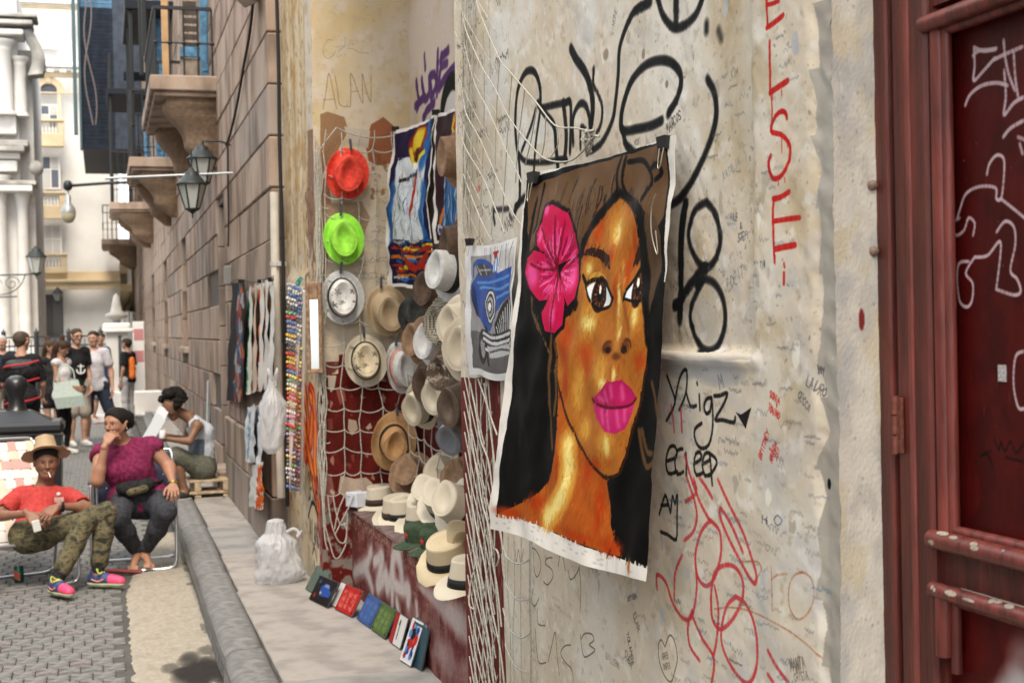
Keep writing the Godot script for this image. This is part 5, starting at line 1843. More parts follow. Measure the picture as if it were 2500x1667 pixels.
func portrait_paint() -> Image:
	var c := Canvas.new(704, 840, Vector2(0, .96), Vector2(.805, 0), Color(.82, .80, .77))
	c.wash(Color(.74, .72, .69), noise(.01, 801, 4), .5, .7, .6)
	var black := Color(.035, .032, .032)
	var brown := Color(.36, .26, .17)
	c.fill(poly("0,938 24,945 311,965 569,964 767,953 779,937 796,708 839,386 830,165 815,28 736,32 566,42 365,48 40,40 40,107 39,295 41,466 10,827"), black)
	for k in 40: c.dab(Vector2(c.rng.randf_range(.05, .75), c.rng.randf_range(.1, .5)), Vector2(.02, .09), Color(.09, .09, .09), .25)
	# hair
	c.fill(poly("17,914 107,932 314,951 549,953 738,951 772,933 781,789 742,751 700,806 653,841 553,867 502,839 442,794 380,748 359,733 289,829 204,866 153,852 129,782 73,749 38,800"), brown)
	c.fill(poly("700,806 742,792 775,749 786,669 765,631 745,582 735,573 706,632 682,714"), Color(.30, .22, .15))
	c.fill(poly("73,749 118,770 157,697 117,593 169,558 245,480 271,458 227,513 163,541 115,582"), Color(.36, .27, .17))
	for k in 70:
		var a := Vector2(c.rng.randf_range(.12, .55), c.rng.randf_range(.74, .93))
		c.stroke([a, a + Vector2(c.rng.randf_range(-.03, .01), -.03), a + Vector2(c.rng.randf_range(-.05, .0), -.07)], c.rng.randf_range(.003, .008), [black, Color(.27, .19, .12), Color(.44, .33, .23)][k % 3], .003, .7)
	for t in ["550,950 534,913 536,874 501,844", "572,947 564,893 587,858 644,837", "585,935 661,926 709,878 674,839", "699,902 728,909 751,889 725,876", "109,923 97,857 78,797", "68,884 55,823 59,762"]: c.stroke(poly(t), .012, black, .004, .85)
	# neck, face
	var skin := Color(.62, .37, .13)
	var ember := Color(.62, .20, .05)
	var gold := Color(.76, .56, .23)
	var cream := Color(.86, .78, .48)
	c.fill(poly("312,405 334,309 346,235 321,174 246,116 127,72 31,39 39,34 190,44 367,49 529,47 627,41 689,40 659,63 629,108 609,206 594,222 473,290 360,386"), Color(.62, .30, .09))
	for q in [[Vector2(.0969, .0537), .10, .02], [Vector2(.2602, .0999), .07, .03], [Vector2(.3677, .2018), .02, .07], [Vector2(.5809, .1364), .025, .09], [Vector2(.6406, .0563), .06, .03], [Vector2(.4983, .0589), .10, .02], [Vector2(.5127, .2244), .03, .06]]:
		c.dab(q[0], Vector2(q[1], q[2]), ember, .8)
	for t in ["399,275 416,216 410,156 374,113 323,72"]:
		c.stroke(poly(t), .055, gold, .05, .7)
		c.stroke(poly(t), .022, cream, .03, .8)
	c.dab(Vector2(.3293, .0779), Vector2(.05, .04), cream, .6)
	c.fill(poly("547,865 489,836 449,806 394,761 378,725 384,646 380,598 319,574 278,526 285,439 314,400 349,362 411,306 486,260 548,230 595,216 632,217 662,227 682,262 699,320 723,389 736,468 739,495 743,534 734,569 705,619 677,704 655,789 638,819 599,841"), skin)
	for q in [[Vector2(.3328, .5131), .05, .08], [Vector2(.4467, .4770), .05, .06], [Vector2(.3536, .4173), .03, .07], [Vector2(.5532, .2375), .03, .025], [Vector2(.6091, .2516), .03, .02], [Vector2(.4081, .7520), .02, .06], [Vector2(.7114, .4758), .03, .03], [Vector2(.4655, .7923), .03, .06], [Vector2(.6266, .6863), .02, .06], [Vector2(.6494, .7368), .015, .06], [Vector2(.5824, .6365), .015, .05], [Vector2(.5457, .7220), .02, .03]]:
		c.dab(q[0], Vector2(q[1], q[2]), ember, .7)
	for q in [[Vector2(.5586, .7853), .06, .06], [Vector2(.4462, .5715), .07, .06], [Vector2(.6827, .5813), .035, .06], [Vector2(.6031, .2844), .05, .05], [Vector2(.4258, .6981), .04, .03], [Vector2(.4260, .4091), .04, .09], [Vector2(.5403, .4530), .05, .05], [Vector2(.6083, .5846), .025, .10], [Vector2(.4792, .3153), .05, .04]]:
		c.dab(q[0], Vector2(q[1], q[2]), gold, .8)
	for q in [[Vector2(.5601, .7766), .025, .035], [Vector2(.4545, .5640), .045, .025], [Vector2(.6835, .5763), .014, .03], [Vector2(.6077, .2818), .018, .03], [Vector2(.4286, .6958), .022, .016], [Vector2(.6016, .6358), .010, .08], [Vector2(.6163, .5381), .012, .02], [Vector2(.6115, .4466), .010, .025], [Vector2(.5609, .4235), .03, .016]]:
		c.dab(q[0], Vector2(q[1], q[2]), cream, .9)
	c.bristle(1500, .03, .007, .045, Rect2(.15, .1, .75, .88), .25, 1.0)
	for k in 2600:
		var v := Vector2i(int(c.rng.randf_range(60, 660)), int(c.rng.randf_range(80, 800)))
		var q := c.img.get_pixelv(v)
		if q.r > .42 and q.g > .15 and q.b < .5 and q.r > q.b * 1.6:
			var d := Vector2(c.rng.randfn(0, 3), c.rng.randf_range(2, 9))
			c.line(Vector2(v) - d, Vector2(v) + d, 2.2, 1.0, [ember, q.lightened(.12), q.darkened(.15), gold, Color(.50, .24, .08)][k % 5], 2.5, .16 if k % 5 in [0, 3] else .28)
	# nose, brows
	c.stroke(poly("599,688 612,635 642,584 665,544"), .008, Color(.50, .24, .08), .012, .6)
	for q in [[Vector2(.5626, .5078), .028, .020], [Vector2(.6519, .5102), .028, .022], [Vector2(.6125, .4882), .03, .012]]: c.dab(q[0], Vector2(q[1], q[2]), Color(.30, .13, .05), .75)
	for q in [[Vector2(.5678, .5028), .014, .009], [Vector2(.6470, .5033), .016, .010]]: c.dab(q[0], Vector2(q[1], q[2]), Color(.10, .05, .03), .9, .5)
	c.stroke(poly("551,500 549,512 560,521 577,522"), .005, Color(.24, .11, .05), .007, .7)
	c.stroke(poly("678,508 675,520 659,526 648,524"), .005, Color(.24, .11, .05), .007, .7)
	c.stroke(poly("592,462 600,439"), .006, Color(.55, .30, .12), .006, .7)
	c.fill(poly("379,729 405,742 442,747 485,740 539,722 552,688 515,699 479,719 425,728"), Color(.17, .09, .06))
	c.fill(poly("639,690 649,716 666,736 684,752 705,760 693,718 665,693"), Color(.17, .09, .06))
	c.stroke(poly("542,869 489,839 444,807 392,762 379,732"), .022, black, .012, .85)
	for t in ["551,868 602,846 645,819", "676,776 702,713 726,632 734,553", "702,713 688,673 708,622"]: c.stroke(poly(t), .018, black, .010, .8)
	# eyes
	c.fill(poly("421,653 433,672 454,686 485,687 514,677 535,661 523,655 468,662"), gold)
	c.fill(poly("425,642 437,654 467,664 522,657 563,627 549,608 502,601 453,619"), Color(.86, .87, .87))
	c.fill(poly("625,619 633,635 651,649 682,674 707,657 716,625 692,612"), Color(.86, .87, .87))
	for e in [[Vector2(.4931, .6341), .034, .040], [Vector2(.6811, .6413), .024, .042]]:
		c.dab(e[0], Vector2(e[1], e[2]) * 1.12, Color(.13, .06, .03), 1.0, .25)
		for k in 14: c.stroke([e[0] + Vector2.from_angle(k * TAU / 14.0) * Vector2(e[1], e[2]) * .35, e[0] + Vector2.from_angle(k * TAU / 14.0) * Vector2(e[1], e[2]) * .75], .004, Color(.62, .36, .16) if k % 2 else Color(.40, .18, .08), .003, .8)
		c.dab(e[0], Vector2(e[1], e[2]) * .5, Color(.05, .03, .02), 1.0, .3)
		c.dab(e[0] + Vector2(-.004, .012), Vector2(.007, .012), Color(.95, .92, .85), 1.0, .4)
	c.stroke(poly("399,680 421,661 439,665 466,670 517,664 547,644 568,622"), .010, black, .004)
	c.stroke(poly("410,673 430,644 458,615 502,599 545,604 568,620"), .006, black, .004)
	c.stroke(poly("624,617 632,639 654,659 683,682 703,683"), .008, black, .004)
	c.stroke(poly("628,619 666,612 702,611 720,622"), .006, black, .003)
	# lips
	var pink := Color(.68, .12, .36)
	c.fill(poly("500,387 528,394 553,406 570,420 587,432 606,429 626,433 644,435 677,418 704,398 676,376 618,372 559,375"), Color(.62, .08, .30))
	c.fill(poly("508,382 560,373 619,370 690,379 702,388 696,354 679,325 645,312 600,315 548,341"), pink)
	for t in ["549,393 572,386", "604,419 612,396", "645,420 657,394", "577,406 593,385", "568,363 585,336", "597,362 617,323", "642,366 656,331", "670,369 674,346"]: c.stroke(poly(t), .008, Color(.86, .52, .66), .014, .5)
	c.stroke(poly("500,387 559,374 619,371 678,377 705,395"), .006, Color(.30, .03, .10), .004, .9)
	# jaw outline
	c.stroke(poly("288,448 320,395 358,355 416,302 491,256 555,226 600,211 636,215"), .007, Color(.14, .07, .04), .006, .8)
	c.stroke(poly("636,215 666,227 687,263 705,320 729,391 740,467"), .006, Color(.25, .12, .05), .005, .7)
	c.stroke(poly("696,754 700,673 721,592 740,514"), .014, black, .008, .8)
	c.stroke(poly("658,809 686,765 686,714"), .022, black, .008, .9)
	# the flower
	var rose := Color(.70, .06, .26)
	var petals := ["185,865 222,856 277,839 336,784 353,737 302,722 240,706 177,737 132,757 105,792 141,825 149,857", "113,747 62,725 61,686 99,644 164,614 231,621 252,687 216,729", "351,726 289,714 259,689 286,646 328,604 365,625 376,676", "241,690 207,610 187,584 216,537 276,534 306,556 311,611 294,646"]
	for t in petals:
		c.stroke(poly(t) + [poly(t)[0]], .022, black, .006, .95, false)
	for t in petals: c.fill(poly(t), rose)
	for q in [[Vector2(.1066, .6815), .05, .045], [Vector2(.3266, .6782), .04, .05], [Vector2(.2556, .5795), .02, .04], [Vector2(.1359, .7871), .02, .03], [Vector2(.1588, .8515), .02, .02]]: c.dab(q[0], Vector2(q[1], q[2]), Color(.87, .33, .58), .85)
	for k in 190:
		var mid: Vector2 = Vector2(.2432, .7023)
		var d := Vector2.from_angle(c.rng.randf() * TAU)
		var a: Vector2 = mid + d * Vector2(.06, .06) * c.rng.randf_range(.3, 1.2)
		if c.img.get_pixelv(Vector2i(c.at(a).clamp(Vector2.ZERO, Vector2(703, 839)))).r > .5: c.stroke([a, a + d * .035 + Vector2(0, .01)], .005, [Color(.45, .02, .14), Color(.88, .42, .64), Color(.78, .16, .42)][k % 3], .003, .7)
	for t in ["243,702 222,764 216,835", "243,702 258,761 266,819", "243,702 179,766 137,805", "245,693 253,625 252,541", "244,698 163,697 94,712"]: c.stroke(poly(t), .007, Color(.42, .02, .12), .005, .8)
	# ear-rings and loose hair
	for t in ["728,325 748,272 785,246 816,270 822,315 798,384 769,430", "739,326 765,282 799,276", "254,529 253,469 263,404 288,320 319,247", "273,513 298,426 310,331"]: c.stroke(poly(t), .012, Color(.33, .23, .13), .006, .85)
	c.bristle(500, .03, .004, .08, Rect2(.05, .05, .9, .25), .5, 1.0)
	c.bristle(500, .025, .005, .06, Rect2(.15, .2, .75, .75), .2, 2.0)
	# the bare, frayed white margin
	var margin := Color(.83, .81, .78)
	for k in 220:
		var f := c.rng.randf()
		var e: Vector2 = (Vector2(.0467, .0349) as Vector2).lerp(Vector2(.8099, .0259), f)
		c.stroke([e + Vector2(0, -.03), e + Vector2(c.rng.randfn(0, .004), c.rng.randfn(.002, .006))], .006, margin, .003, .9)
	for k in 30: c.dab(Vector2(c.rng.randf_range(.03, .78), c.rng.randf_range(.01, .045)), Vector2(.012, .004), Color(.62, .58, .60), .5)
	c.dab(Vector2(.7315, .0240), Vector2(.012, .025), Color(.62, .36, .14), .9)
	return c.img

func car_paint() -> Image:
	var c := Canvas.new(360, 316, Vector2(0, .44), Vector2(.5, 0), Color(.83, .82, .82))
	c.fill(poly("56,403 492,415 488,22 62,23"), Color(.55, .54, .54))
	c.fill(poly("271,411 492,415 484,328 275,332"), Color(.76, .74, .73))
	c.fill(poly("65,151 473,141 488,22 62,23"), Color(.36, .35, .35))
	var blue := Color(.05, .25, .56)
	var dark := Color(.09, .09, .10)
	var chrome := Color(.78, .78, .78)
	for k in 16: c.stroke([Vector2(.20 + .018 * k, .43), Vector2(.20 + .018 * k + c.rng.randfn(0, .02), .35)], .005, [dark, Color(.5, .5, .5), chrome][k % 3], .003, .6)
	c.dab(Vector2(.1934, .1020), Vector2(.055, .06), dark, 1.0, .2)
	c.dab(Vector2(.1986, .0974), Vector2(.028, .034), Color(.55, .55, .55), 1.0, .2)
	c.fill(poly("68,310 83,322 136,346 179,347 319,344 472,355 484,264 412,250 338,211 290,156 222,159 177,189 117,204 87,254"), blue)
	c.fill(poly("68,310 107,298 147,196 107,204 77,254"), Color(.03, .13, .33))
	c.fill(poly("103,378 173,385 242,376 324,344 155,335"), Color(.20, .20, .21))
	for t in ["122,372 174,342", "192,378 229,344", "155,358 274,360"]: c.stroke(poly(t), .006, chrome, .004, .7)
	c.stroke(poly("79,337 89,373 150,387 241,379 341,342"), .016, blue, .004)
	for t in ["127,316 276,319 459,328", "156,298 231,302 367,294 471,300", "343,266 405,273 474,277"]: c.stroke(poly(t), .008, Color(.32, .55, .80), .006, .9)
	c.fill(poly("288,414 340,416 345,353 301,349"), Color(.80, .82, .86))
	for x in [1137, 1143]: c.stroke(poly("302,400 310,354" if x == 1137 else "328,402 336,356"), .009, Color(.15, .36, .64), .003)
	c.fill(poly("284,415 344,417 316,389"), Color(.62, .09, .09))
	for q in [[.058, dark], [.052, chrome], [.043, dark], [.034, Color(.60, .60, .60)], [.022, dark], [.015, Color(.88, .88, .88)]]: c.dab(Vector2(.2806, .2389), Vector2(q[0], q[0]), q[1], 1.0, .12)
	c.stroke(poly("226,167 247,145 229,107 271,49"), .014, dark, .004)
	c.fill(poly("331,180 375,214 416,246 484,262 489,156 343,145"), dark)
	for k in 8:
		var f := k / 7.0
		c.stroke([(Vector2(.3457, .1742) as Vector2).lerp(Vector2(.4726, .2512), f), (Vector2(.3619, .1484) as Vector2).lerp(Vector2(.4845, .1584), f)], .007, chrome, .003)
	for t in ["197,149 310,139 490,147", "203,131 326,120 488,127", "229,98 338,91 487,101"]:
		c.stroke(poly(t), .024, dark, .004)
		c.stroke(poly(t), .011, chrome, .004)
	c.fill(poly("249,108 481,115 481,80 280,71"), Color(.70, .70, .70))
	c.stroke(poly("279,90 385,101 470,94"), .006, dark, .004, .7)
	c.bristle(500, .02, .004, .10, Rect2(.1, .1, .8, .8))
	return c.img

func musician_paint(second: bool) -> Image:
	var w := .62 if second else .68
	var h := .74 if second else .94
	var c := Canvas.new(384, int(384 * h / w), Vector2(0, h), Vector2(w, 0), Color(.82, .80, .77))
	var yellow := Color(.76, .66, .16)
	var red := Color(.58, .14, .08)
	var blue := Color(.14, .34, .55)
	var navy := Color(.10, .08, .20)
	if not second:
		c.fill(poly("47,917 668,927 674,18 43,20"), navy)
		c.fill(poly("139,746 352,758 629,731 630,267 56,282 93,531"), Color(.74, .76, .77))
		for t in ["579,923 615,782 587,663", "622,563 596,374 630,279", "88,610 71,404 63,289"]: c.stroke(poly(t), .05, blue, .03, .7)
		c.dab(Vector2(.4446, .8156), Vector2(.15, .11), red, 1.0, .35)
		c.dab(Vector2(.4574, .8316), Vector2(.10, .08), yellow, 1.0, .4)
		c.dab(Vector2(.4740, .7442), Vector2(.09, .05), Color(.25, .10, .06), 1.0, .4)
		c.stroke(poly("323,798 408,711 515,690 591,745"), .03, yellow, .01)
		c.fill(poly("402,712 554,700 503,662 437,673"), Color(.82, .82, .80))
		c.stroke(poly("484,659 469,527 447,407"), .035, red, .01)
		c.stroke(poly("204,625 391,633 478,644"), .02, Color(.06, .08, .10), .008)
		c.stroke(poly("447,407 439,275"), .012, Color(.25, .22, .25), .006)
		for k in 22: c.stroke([Vector2(c.rng.randf_range(.05, .6), c.rng.randf_range(.3, .7)), Vector2(c.rng.randf_range(.05, .6), c.rng.randf_range(.3, .7))], .006, Color(.50, .55, .62), .006, .25)
		for k in 120:
			var y := c.rng.randf_range(.03, .27)
			var x := c.rng.randf_range(.06, .60)
			y += .012 * sin(x * 22.0)
			c.stroke([Vector2(x, y), Vector2(x + .06, y + .012 * cos(x * 22.0)), Vector2(x + .13, y)], .013, [yellow, red, navy, blue, Color(.66, .64, .60), Color(.70, .38, .10), navy, red][int(y * 75.0) % 8], .004, .9)
		for k in 60:
			var v := Vector2(c.rng.randf_range(.08, .6), c.rng.randf_range(.28, .7))
			c.stroke([v, v + Vector2(c.rng.randfn(0, .02), -c.rng.randf_range(.03, .1))], .007, [Color(.14, .16, .22), Color(.35, .45, .58), Color(.58, .60, .62), Color(.50, .42, .28)][k % 4], .004, .75)
		for t in ["240,196 379,145 459,115 547,142 620,187", "204,222 345,145 446,106"]: c.stroke(poly(t), .03, red, .01)
		c.bristle(600, .05, .006, .14, Rect2(.08, .05, .86, .9), .2, 1.0)
	else:
		c.fill(poly("33,720 620,721 620,9 41,14"), Color(.17, .08, .12))
		c.fill(poly("288,466 495,473 620,462 620,129 445,66 200,69 233,279"), Color(.20, .36, .52))
		for k in 12: c.stroke([Vector2(.26 + k * .03, .44), Vector2(.24 + k * .028, .1)], .012, [Color(.62, .70, .78), Color(.08, .12, .22), blue][k % 3], .006, .85)
		c.dab(Vector2(.4938, .6253), Vector2(.13, .13), yellow, 1.0, .4)
		c.stroke(poly("437,716 475,615 585,557"), .04, red, .02)
		c.dab(Vector2(.5310, .5391), Vector2(.07, .05), Color(.25, .10, .06), 1.0, .4)
		c.stroke(poly("420,574 495,510 620,494"), .035, yellow, .01)
		for t in ["216,185 120,94 181,35", "525,131 586,86 481,55"]: c.stroke(poly(t), .05, Color(.72, .40, .16), .02)
		c.fill(poly("78,106 372,72 317,18 60,47"), Color(.72, .72, .76))
		c.stroke(poly("100,70 316,45"), .03, Color(.22, .20, .45), .006)
		c.bristle(400, .05, .006, .14, Rect2(.08, .05, .86, .9), .2, 1.0)
	return c.img

func hung(called: String, cs: Array, img: Image, label: String, category: String, group: String, bow: float, ripple: float, rough: float, nu := 16, nv := 20, backm: Color = Color(.70, .68, .64)) -> Node3D:
	var base: Vector3 = (cs[2] + cs[3]) * .5
	var o := thing(called, label, category, base, group)
	var n: Vector3 = (cs[1] - cs[0]).cross(cs[0] - cs[3]).normalized()
	var nz := noise(2.2, int(absf(base.z) * 97.0), 3)
	var st := begin()
	sheet(st, nu, nv, func(u: float, v: float) -> Vector3:
		var p: Vector3 = (cs[0] as Vector3).lerp(cs[1], u).lerp((cs[3] as Vector3).lerp(cs[2], u), v)
		p.y += .006 * sin(u * 7.0) * v - .012 * sin(PI * u) * (1.0 - v)
		return p + n * (bow * sin(PI * v) * (.6 + .4 * u) + ripple * nz.get_noise_2d(u * 2.0, v * 2.0 + 5.0) + .35 * ripple * sin(u * 9.0 + v * 3.0) * v), .0015)
	var m := printed(img, rough, .03)
	m.metallic_specular = .2
	place("canvas", done(st), m, o)
	return o

func clip(p: Vector3, out_: Vector3, label: String, s := 1.0, down := Vector3.DOWN) -> Node3D:
	var o := thing("binder_clip", label, "clip", p, "clips holding the goods")
	var z := out_.normalized()
	var y := -(down - z * down.dot(z)).normalized()
	var b := Basis(y.cross(z), y, z)
	var st := begin(false)
	var w := .042 * s
	loft(st, [PackedVector3Array([b * v3(-w / 2, -.014 * s, -.003), b * v3(-w / 2, -.014 * s, .004), b * v3(-w / 2, .014 * s, .011), b * v3(-w / 2, .014 * s, -.009)]), PackedVector3Array([b * v3(w / 2, -.014 * s, -.003), b * v3(w / 2, -.014 * s, .004), b * v3(w / 2, .014 * s, .011), b * v3(w / 2, .014 * s, -.009)])], true, false)
	put("spring", done(st), mat(flat(.012, .012, .012), .35), o)
	st = begin()
	var q := [v3(-.010, -.012, .006), v3(-.008, -.035, .008), v3(-.006, -.052, .009), v3(0, -.058, .009), v3(.006, -.052, .009), v3(.008, -.035, .008), v3(.010, -.012, .006)]
	tube(st, q.map(func(v): return b * (v * s)), .0013 * s, 5)
	put("wire_handle", done(st), mat(flat(.40, .36, .28), .3, .9), o)
	return o

func pictures() -> void:
	var pc := [v3(1.101, 2.09, -3.551), v3(1.185, 2.08, -2.751), v3(1.102, 1.123, -2.781), v3(.980, 1.14, -3.581)]
	hung("painting", pc, portrait_paint(), "large portrait of a woman with a pink flower, unframed canvas on the wall", "painting", "", .003, .012, .55, 40, 46)
	clip(v3(1.096, 2.068, -3.50), v3(-1, .1, .1), "black clip at the upper corner of the portrait beside the net", 1.1)
	clip(v3(1.172, 2.068, -2.79), v3(-1, .1, .1), "black clip with a brass wire at the portrait corner nearest the red letters", 1.0)
	var st := begin()
	tube(st, spline([v3(1.155, 1.96, -2.80), v3(1.150, 1.93, -2.815), v3(1.147, 1.88, -2.812), v3(1.15, 1.84, -2.80), v3(1.152, 1.83, -2.79), v3(1.15, 1.88, -2.795)], 4), .0016, 5)
	tag(put("safety_pin", done(st), mat(flat(.45, .40, .32), .3, .9)), "thin wire pin hooked on the edge of the portrait", "pin")
	hung("print", pts3("1165,1953,-4477 1165,1940,-3896 1168,1517,-4001 1165,1519,-4491"), car_paint(), "print of a blue vintage car on white paper beside the portrait", "print", "", .006, .008, .4, 14, 16)
	clip(v3(1.15, 1.955, -4.374), v3(-1, .1, .3), "clip at the top corner of the blue car print", .8)
	hung("painting", pts3("1655,2835,-8000 1758,2835,-7350 1727,1894,-7350 1614,1921,-8000"), musician_paint(false), "canvas of a man in a white suit and yellow hat, whole in view", "painting", "", .05, .03, .55)
	hung("painting", pts3("1751,2827,-7300 1761,2814,-6750 1745,2096,-6750 1728,2131,-7300"), musician_paint(true), "purple canvas of a man in a blue shirt, cut off by the wall corner", "painting", "", .02, .02, .55)
	clip(v3(1.658, 2.838, -7.95), v3(-.4, 0, 1), "clip on the top corner of the canvas of the man in white", 1.0)
	clip(v3(1.734, 2.829, -7.25), v3(-.5, 0, 1), "clip between the two canvases of men in hats", 1.0)
	# canvases hung edge-on along the stone wall
	var strips := [
		["black canvas with blue and orange figures, the large one at the end of the row", pts3("1090,2108,-12371 1040,2077,-10658 1040,1126,-11091 1090,1044,-13150"), Color(.10, .07, .10), [Color(.10, .30, .45), Color(.72, .36, .16), Color(.60, .62, .64), Color(.45, .12, .08)], .45],
		["canvas with a green band next to the large black one", pts3("1090,2001,-11088 1050,2017,-10258 1050,1212,-10566 1090,1176,-11423"), Color(.80, .79, .76), [Color(.05, .42, .26), Color(.12, .55, .30)], .6],
		["pale canvas with a dusty red band hung third from the black one", pts3("1090,2015,-10685 1050,2021,-9929 1050,1243,-10187 1090,1203,-10999"), Color(.76, .68, .60), [Color(.50, .24, .18), Color(.66, .54, .42)], .6],
		["canvas with orange, red and navy paint in the middle of the row", pts3("1090,2019,-10341 1050,2031,-9538 1050,1268,-9778 1090,1229,-10605"), Color(.82, .80, .77), [Color(.80, .34, .08), Color(.14, .10, .24), Color(.60, .06, .12), Color(.82, .55, .40)], .55],
		["canvas of yellow, orange and blue streaks near the conduit", pts3("1090,2022,-9961 1050,2026,-9253 1050,1293,-9452 1090,1254,-10208"), Color(.80, .78, .75), [Color(.82, .60, .16), Color(.30, .36, .52), Color(.78, .36, .22)], .6],
		["white canvas with grey-blue paint touching the conduit pipe", pts3("1090,2016,-9636 1050,2024,-8913 1050,1341,-9141 1090,1279,-9866"), Color(.83, .82, .80), [Color(.46, .54, .62), Color(.82, .66, .46)], .4],
		["light blue sheet in the lower row, the further one", pts3("1060,1096,-10924 1000,1182,-9777 1000,755,-9959 1060,650,-11201"), Color(.80, .80, .80), [Color(.34, .55, .66), Color(.42, .62, .72)], .7],
		["light blue sheet in the lower row, the nearer one", pts3("1060,1130,-10430 1000,1218,-9275 1000,786,-9471 1060,681,-10688"), Color(.80, .80, .80), [Color(.30, .50, .62), Color(.40, .42, .44)], .7],
		["white sheet with an orange picture hanging lowest under the row", pts3("1050,687,-10556 980,831,-9172 980,504,-9240 1050,338,-10796"), Color(.83, .82, .80), [Color(.82, .34, .06), Color(.86, .46, .10), Color(.70, .20, .04)], .62]]
	for k in strips.size():
		var s: Array = strips[k]
		var c := Canvas.new(96, 256, Vector2(0, 1), Vector2(.38, 0), s[2])
		for q in 130:
			var x := c.rng.randf_range(.06, .06 + .30 * s[4]) + (.14 if k == 0 or k == 8 else .04)
			var y := c.rng.randf_range(.10, .95)
			if k > 0 and k < 8 and x > .22: continue
			c.stroke([Vector2(x, y), Vector2(x + c.rng.randfn(0, .02), y - c.rng.randf_range(.03, .12))], .03, s[3][q % s[3].size()], .01, .85)
		hung("canvas_sheet", s[1], c.img, s[0], "canvas", "canvases hung along the stone wall", .0, .02, .7, 6, 12)
	st = begin()
	tube(st, spline([v3(1.11, 2.12, -12.8), v3(1.09, 2.117, -11.718), v3(1.09, 2.046, -10.457), v3(1.09, 2.043, -9.71), v3(1.09, 2.043, -9.251)], 5), .004, 5)
	tag(put("washing_line", done(st), mat(flat(.08, .07, .06), .8)), "thin dark line that carries the row of canvases on the stone wall", "line")
	clip(v3(1.04, 2.01, -8.995), v3(-.5, 0, 1), "clip on the white canvas by the conduit", .9)
	clip(v3(1.04, 2.073, -11.005), v3(-.5, 0, 1), "clip on the large black canvas", .9)
	clip(v3(1.04, 2.022, -9.61), v3(-.5, 0, 1), "clip on the orange, red and navy canvas", .9)

# ------------------------------------------------------------------ hats
func hat_basis(n: Vector3, front: Vector3) -> Basis:
	var y := n.normalized()
	var z := (front - y * front.dot(y)).normalized()
	return Basis(y.cross(z), y, z)

func hat_surface(d: Dictionary) -> Array:
	var n := 28
	var brim: Vector2 = d.brim
	var cr: Vector2 = d.crown
	var h: float = d.h
	var taper: float = d.get("taper", .16)
	var pinch: float = d.get("pinch", .35)
	var dent: float = d.get("dent", .24)
	var curl: float = d.get("curl", .03)
	var dip: float = d.get("dip", .02)
	var wob: float = d.get("wobble", .0)
	var nz := noise(6.0, int(d.get("seed", 1)), 2)
	var crown_at := func(s: float, r: float, a: float, off: float) -> Vector3:
		var k := (1.0 - taper * s) * r
		var x := cos(a) * (cr.x - off) * k
		var z := sin(a) * (cr.y - off) * k
		var fr := clampf(z / cr.y, .0, 1.0)
		x *= 1.0 - pinch * pow(s, 1.6) * smoothstep(.05, .95, fr)
		var y := (h - off) * s
		if s >= .999:
			y -= h * .11 * pow(r, 3.0)
			var e := Vector2(x / (cr.x * .62), (z - .04 * cr.y) / (cr.y * .86)).length()
			y -= dent * h * smoothstep(1.0, .25, e)
			y += .06 * h * fr
		return v3(x, y, z)
	var brim_at := func(t: float, a: float, off: float) -> Vector3:
		var x := cos(a) * lerpf(cr.x, brim.x, t)
		var z := sin(a) * lerpf(cr.y, brim.y, t)
		var side := pow(absf(cos(a)), 2.0)
		var frontness := maxf(sin(a), .0)
		var y := curl * t * t * (.35 + .65 * side) - dip * t * t * frontness * frontness * 2.0 + wob * t * nz.get_noise_2d(cos(a), sin(a)) * 3.0
		return v3(x, y - off, z)
	var rings := []
	var make := func(f: Callable) -> void:
		var r := PackedVector3Array()
		for i in n: r.append(f.call(-TAU * i / n))
		rings.append(r)
	for r in [.02, .5, .95]: make.call(func(a): return crown_at.call(1.0, r, a, .004))
	for s in [.9, .5, .0]: make.call(func(a): return crown_at.call(s, 1.0, a, .004))
	for t in [.05, .35, .7, .97]: make.call(func(a): return brim_at.call(t, a, .003))
	make.call(func(a): return brim_at.call(1.0, a, .0015))
	for t in [.97, .7, .35, .10]: make.call(func(a): return brim_at.call(t, a, .0))
	for s in [.05, .3, .6, .85, .95]: make.call(func(a): return crown_at.call(s, 1.0, a, .0))
	for r in [.97, .88, .74, .58, .40, .22, .02]: make.call(func(a): return crown_at.call(1.0, r, a, .0))
	var band := []
	var bh: float = d.get("band_h", .036)
	for q in [[.0, .0], [.0, .0022], [1.0, .0022], [1.0, .0]]:
		var r := PackedVector3Array()
		for i in n: r.append(crown_at.call(.04 + q[0] * bh / h, 1.0, -TAU * i / n, -q[1]))
		band.append(r)
	return [rings, band]

func hat(d: Dictionary, t: Transform3D, m: Material, band: Material, label: String, group: String, category := "hat") -> Node3D:
	var o := thing("hat", label, category, t.origin, group)
	o.basis = t.basis
	var s := hat_surface(d)
	var st := begin()
	loft(st, s[0])
	put("body", done(st), m, o)
	if band != null:
		st = begin()
		loft(st, s[1], false)
		put("band", done(st), band, o)
	return o

func felt(c: Color, seed_: int, rough := .92) -> StandardMaterial3D:
	var m := mottled([c.darkened(.10), c, c.lightened(.06)], [.25, .5, .8], .25, rough, seed_, .06, .02)
	return m

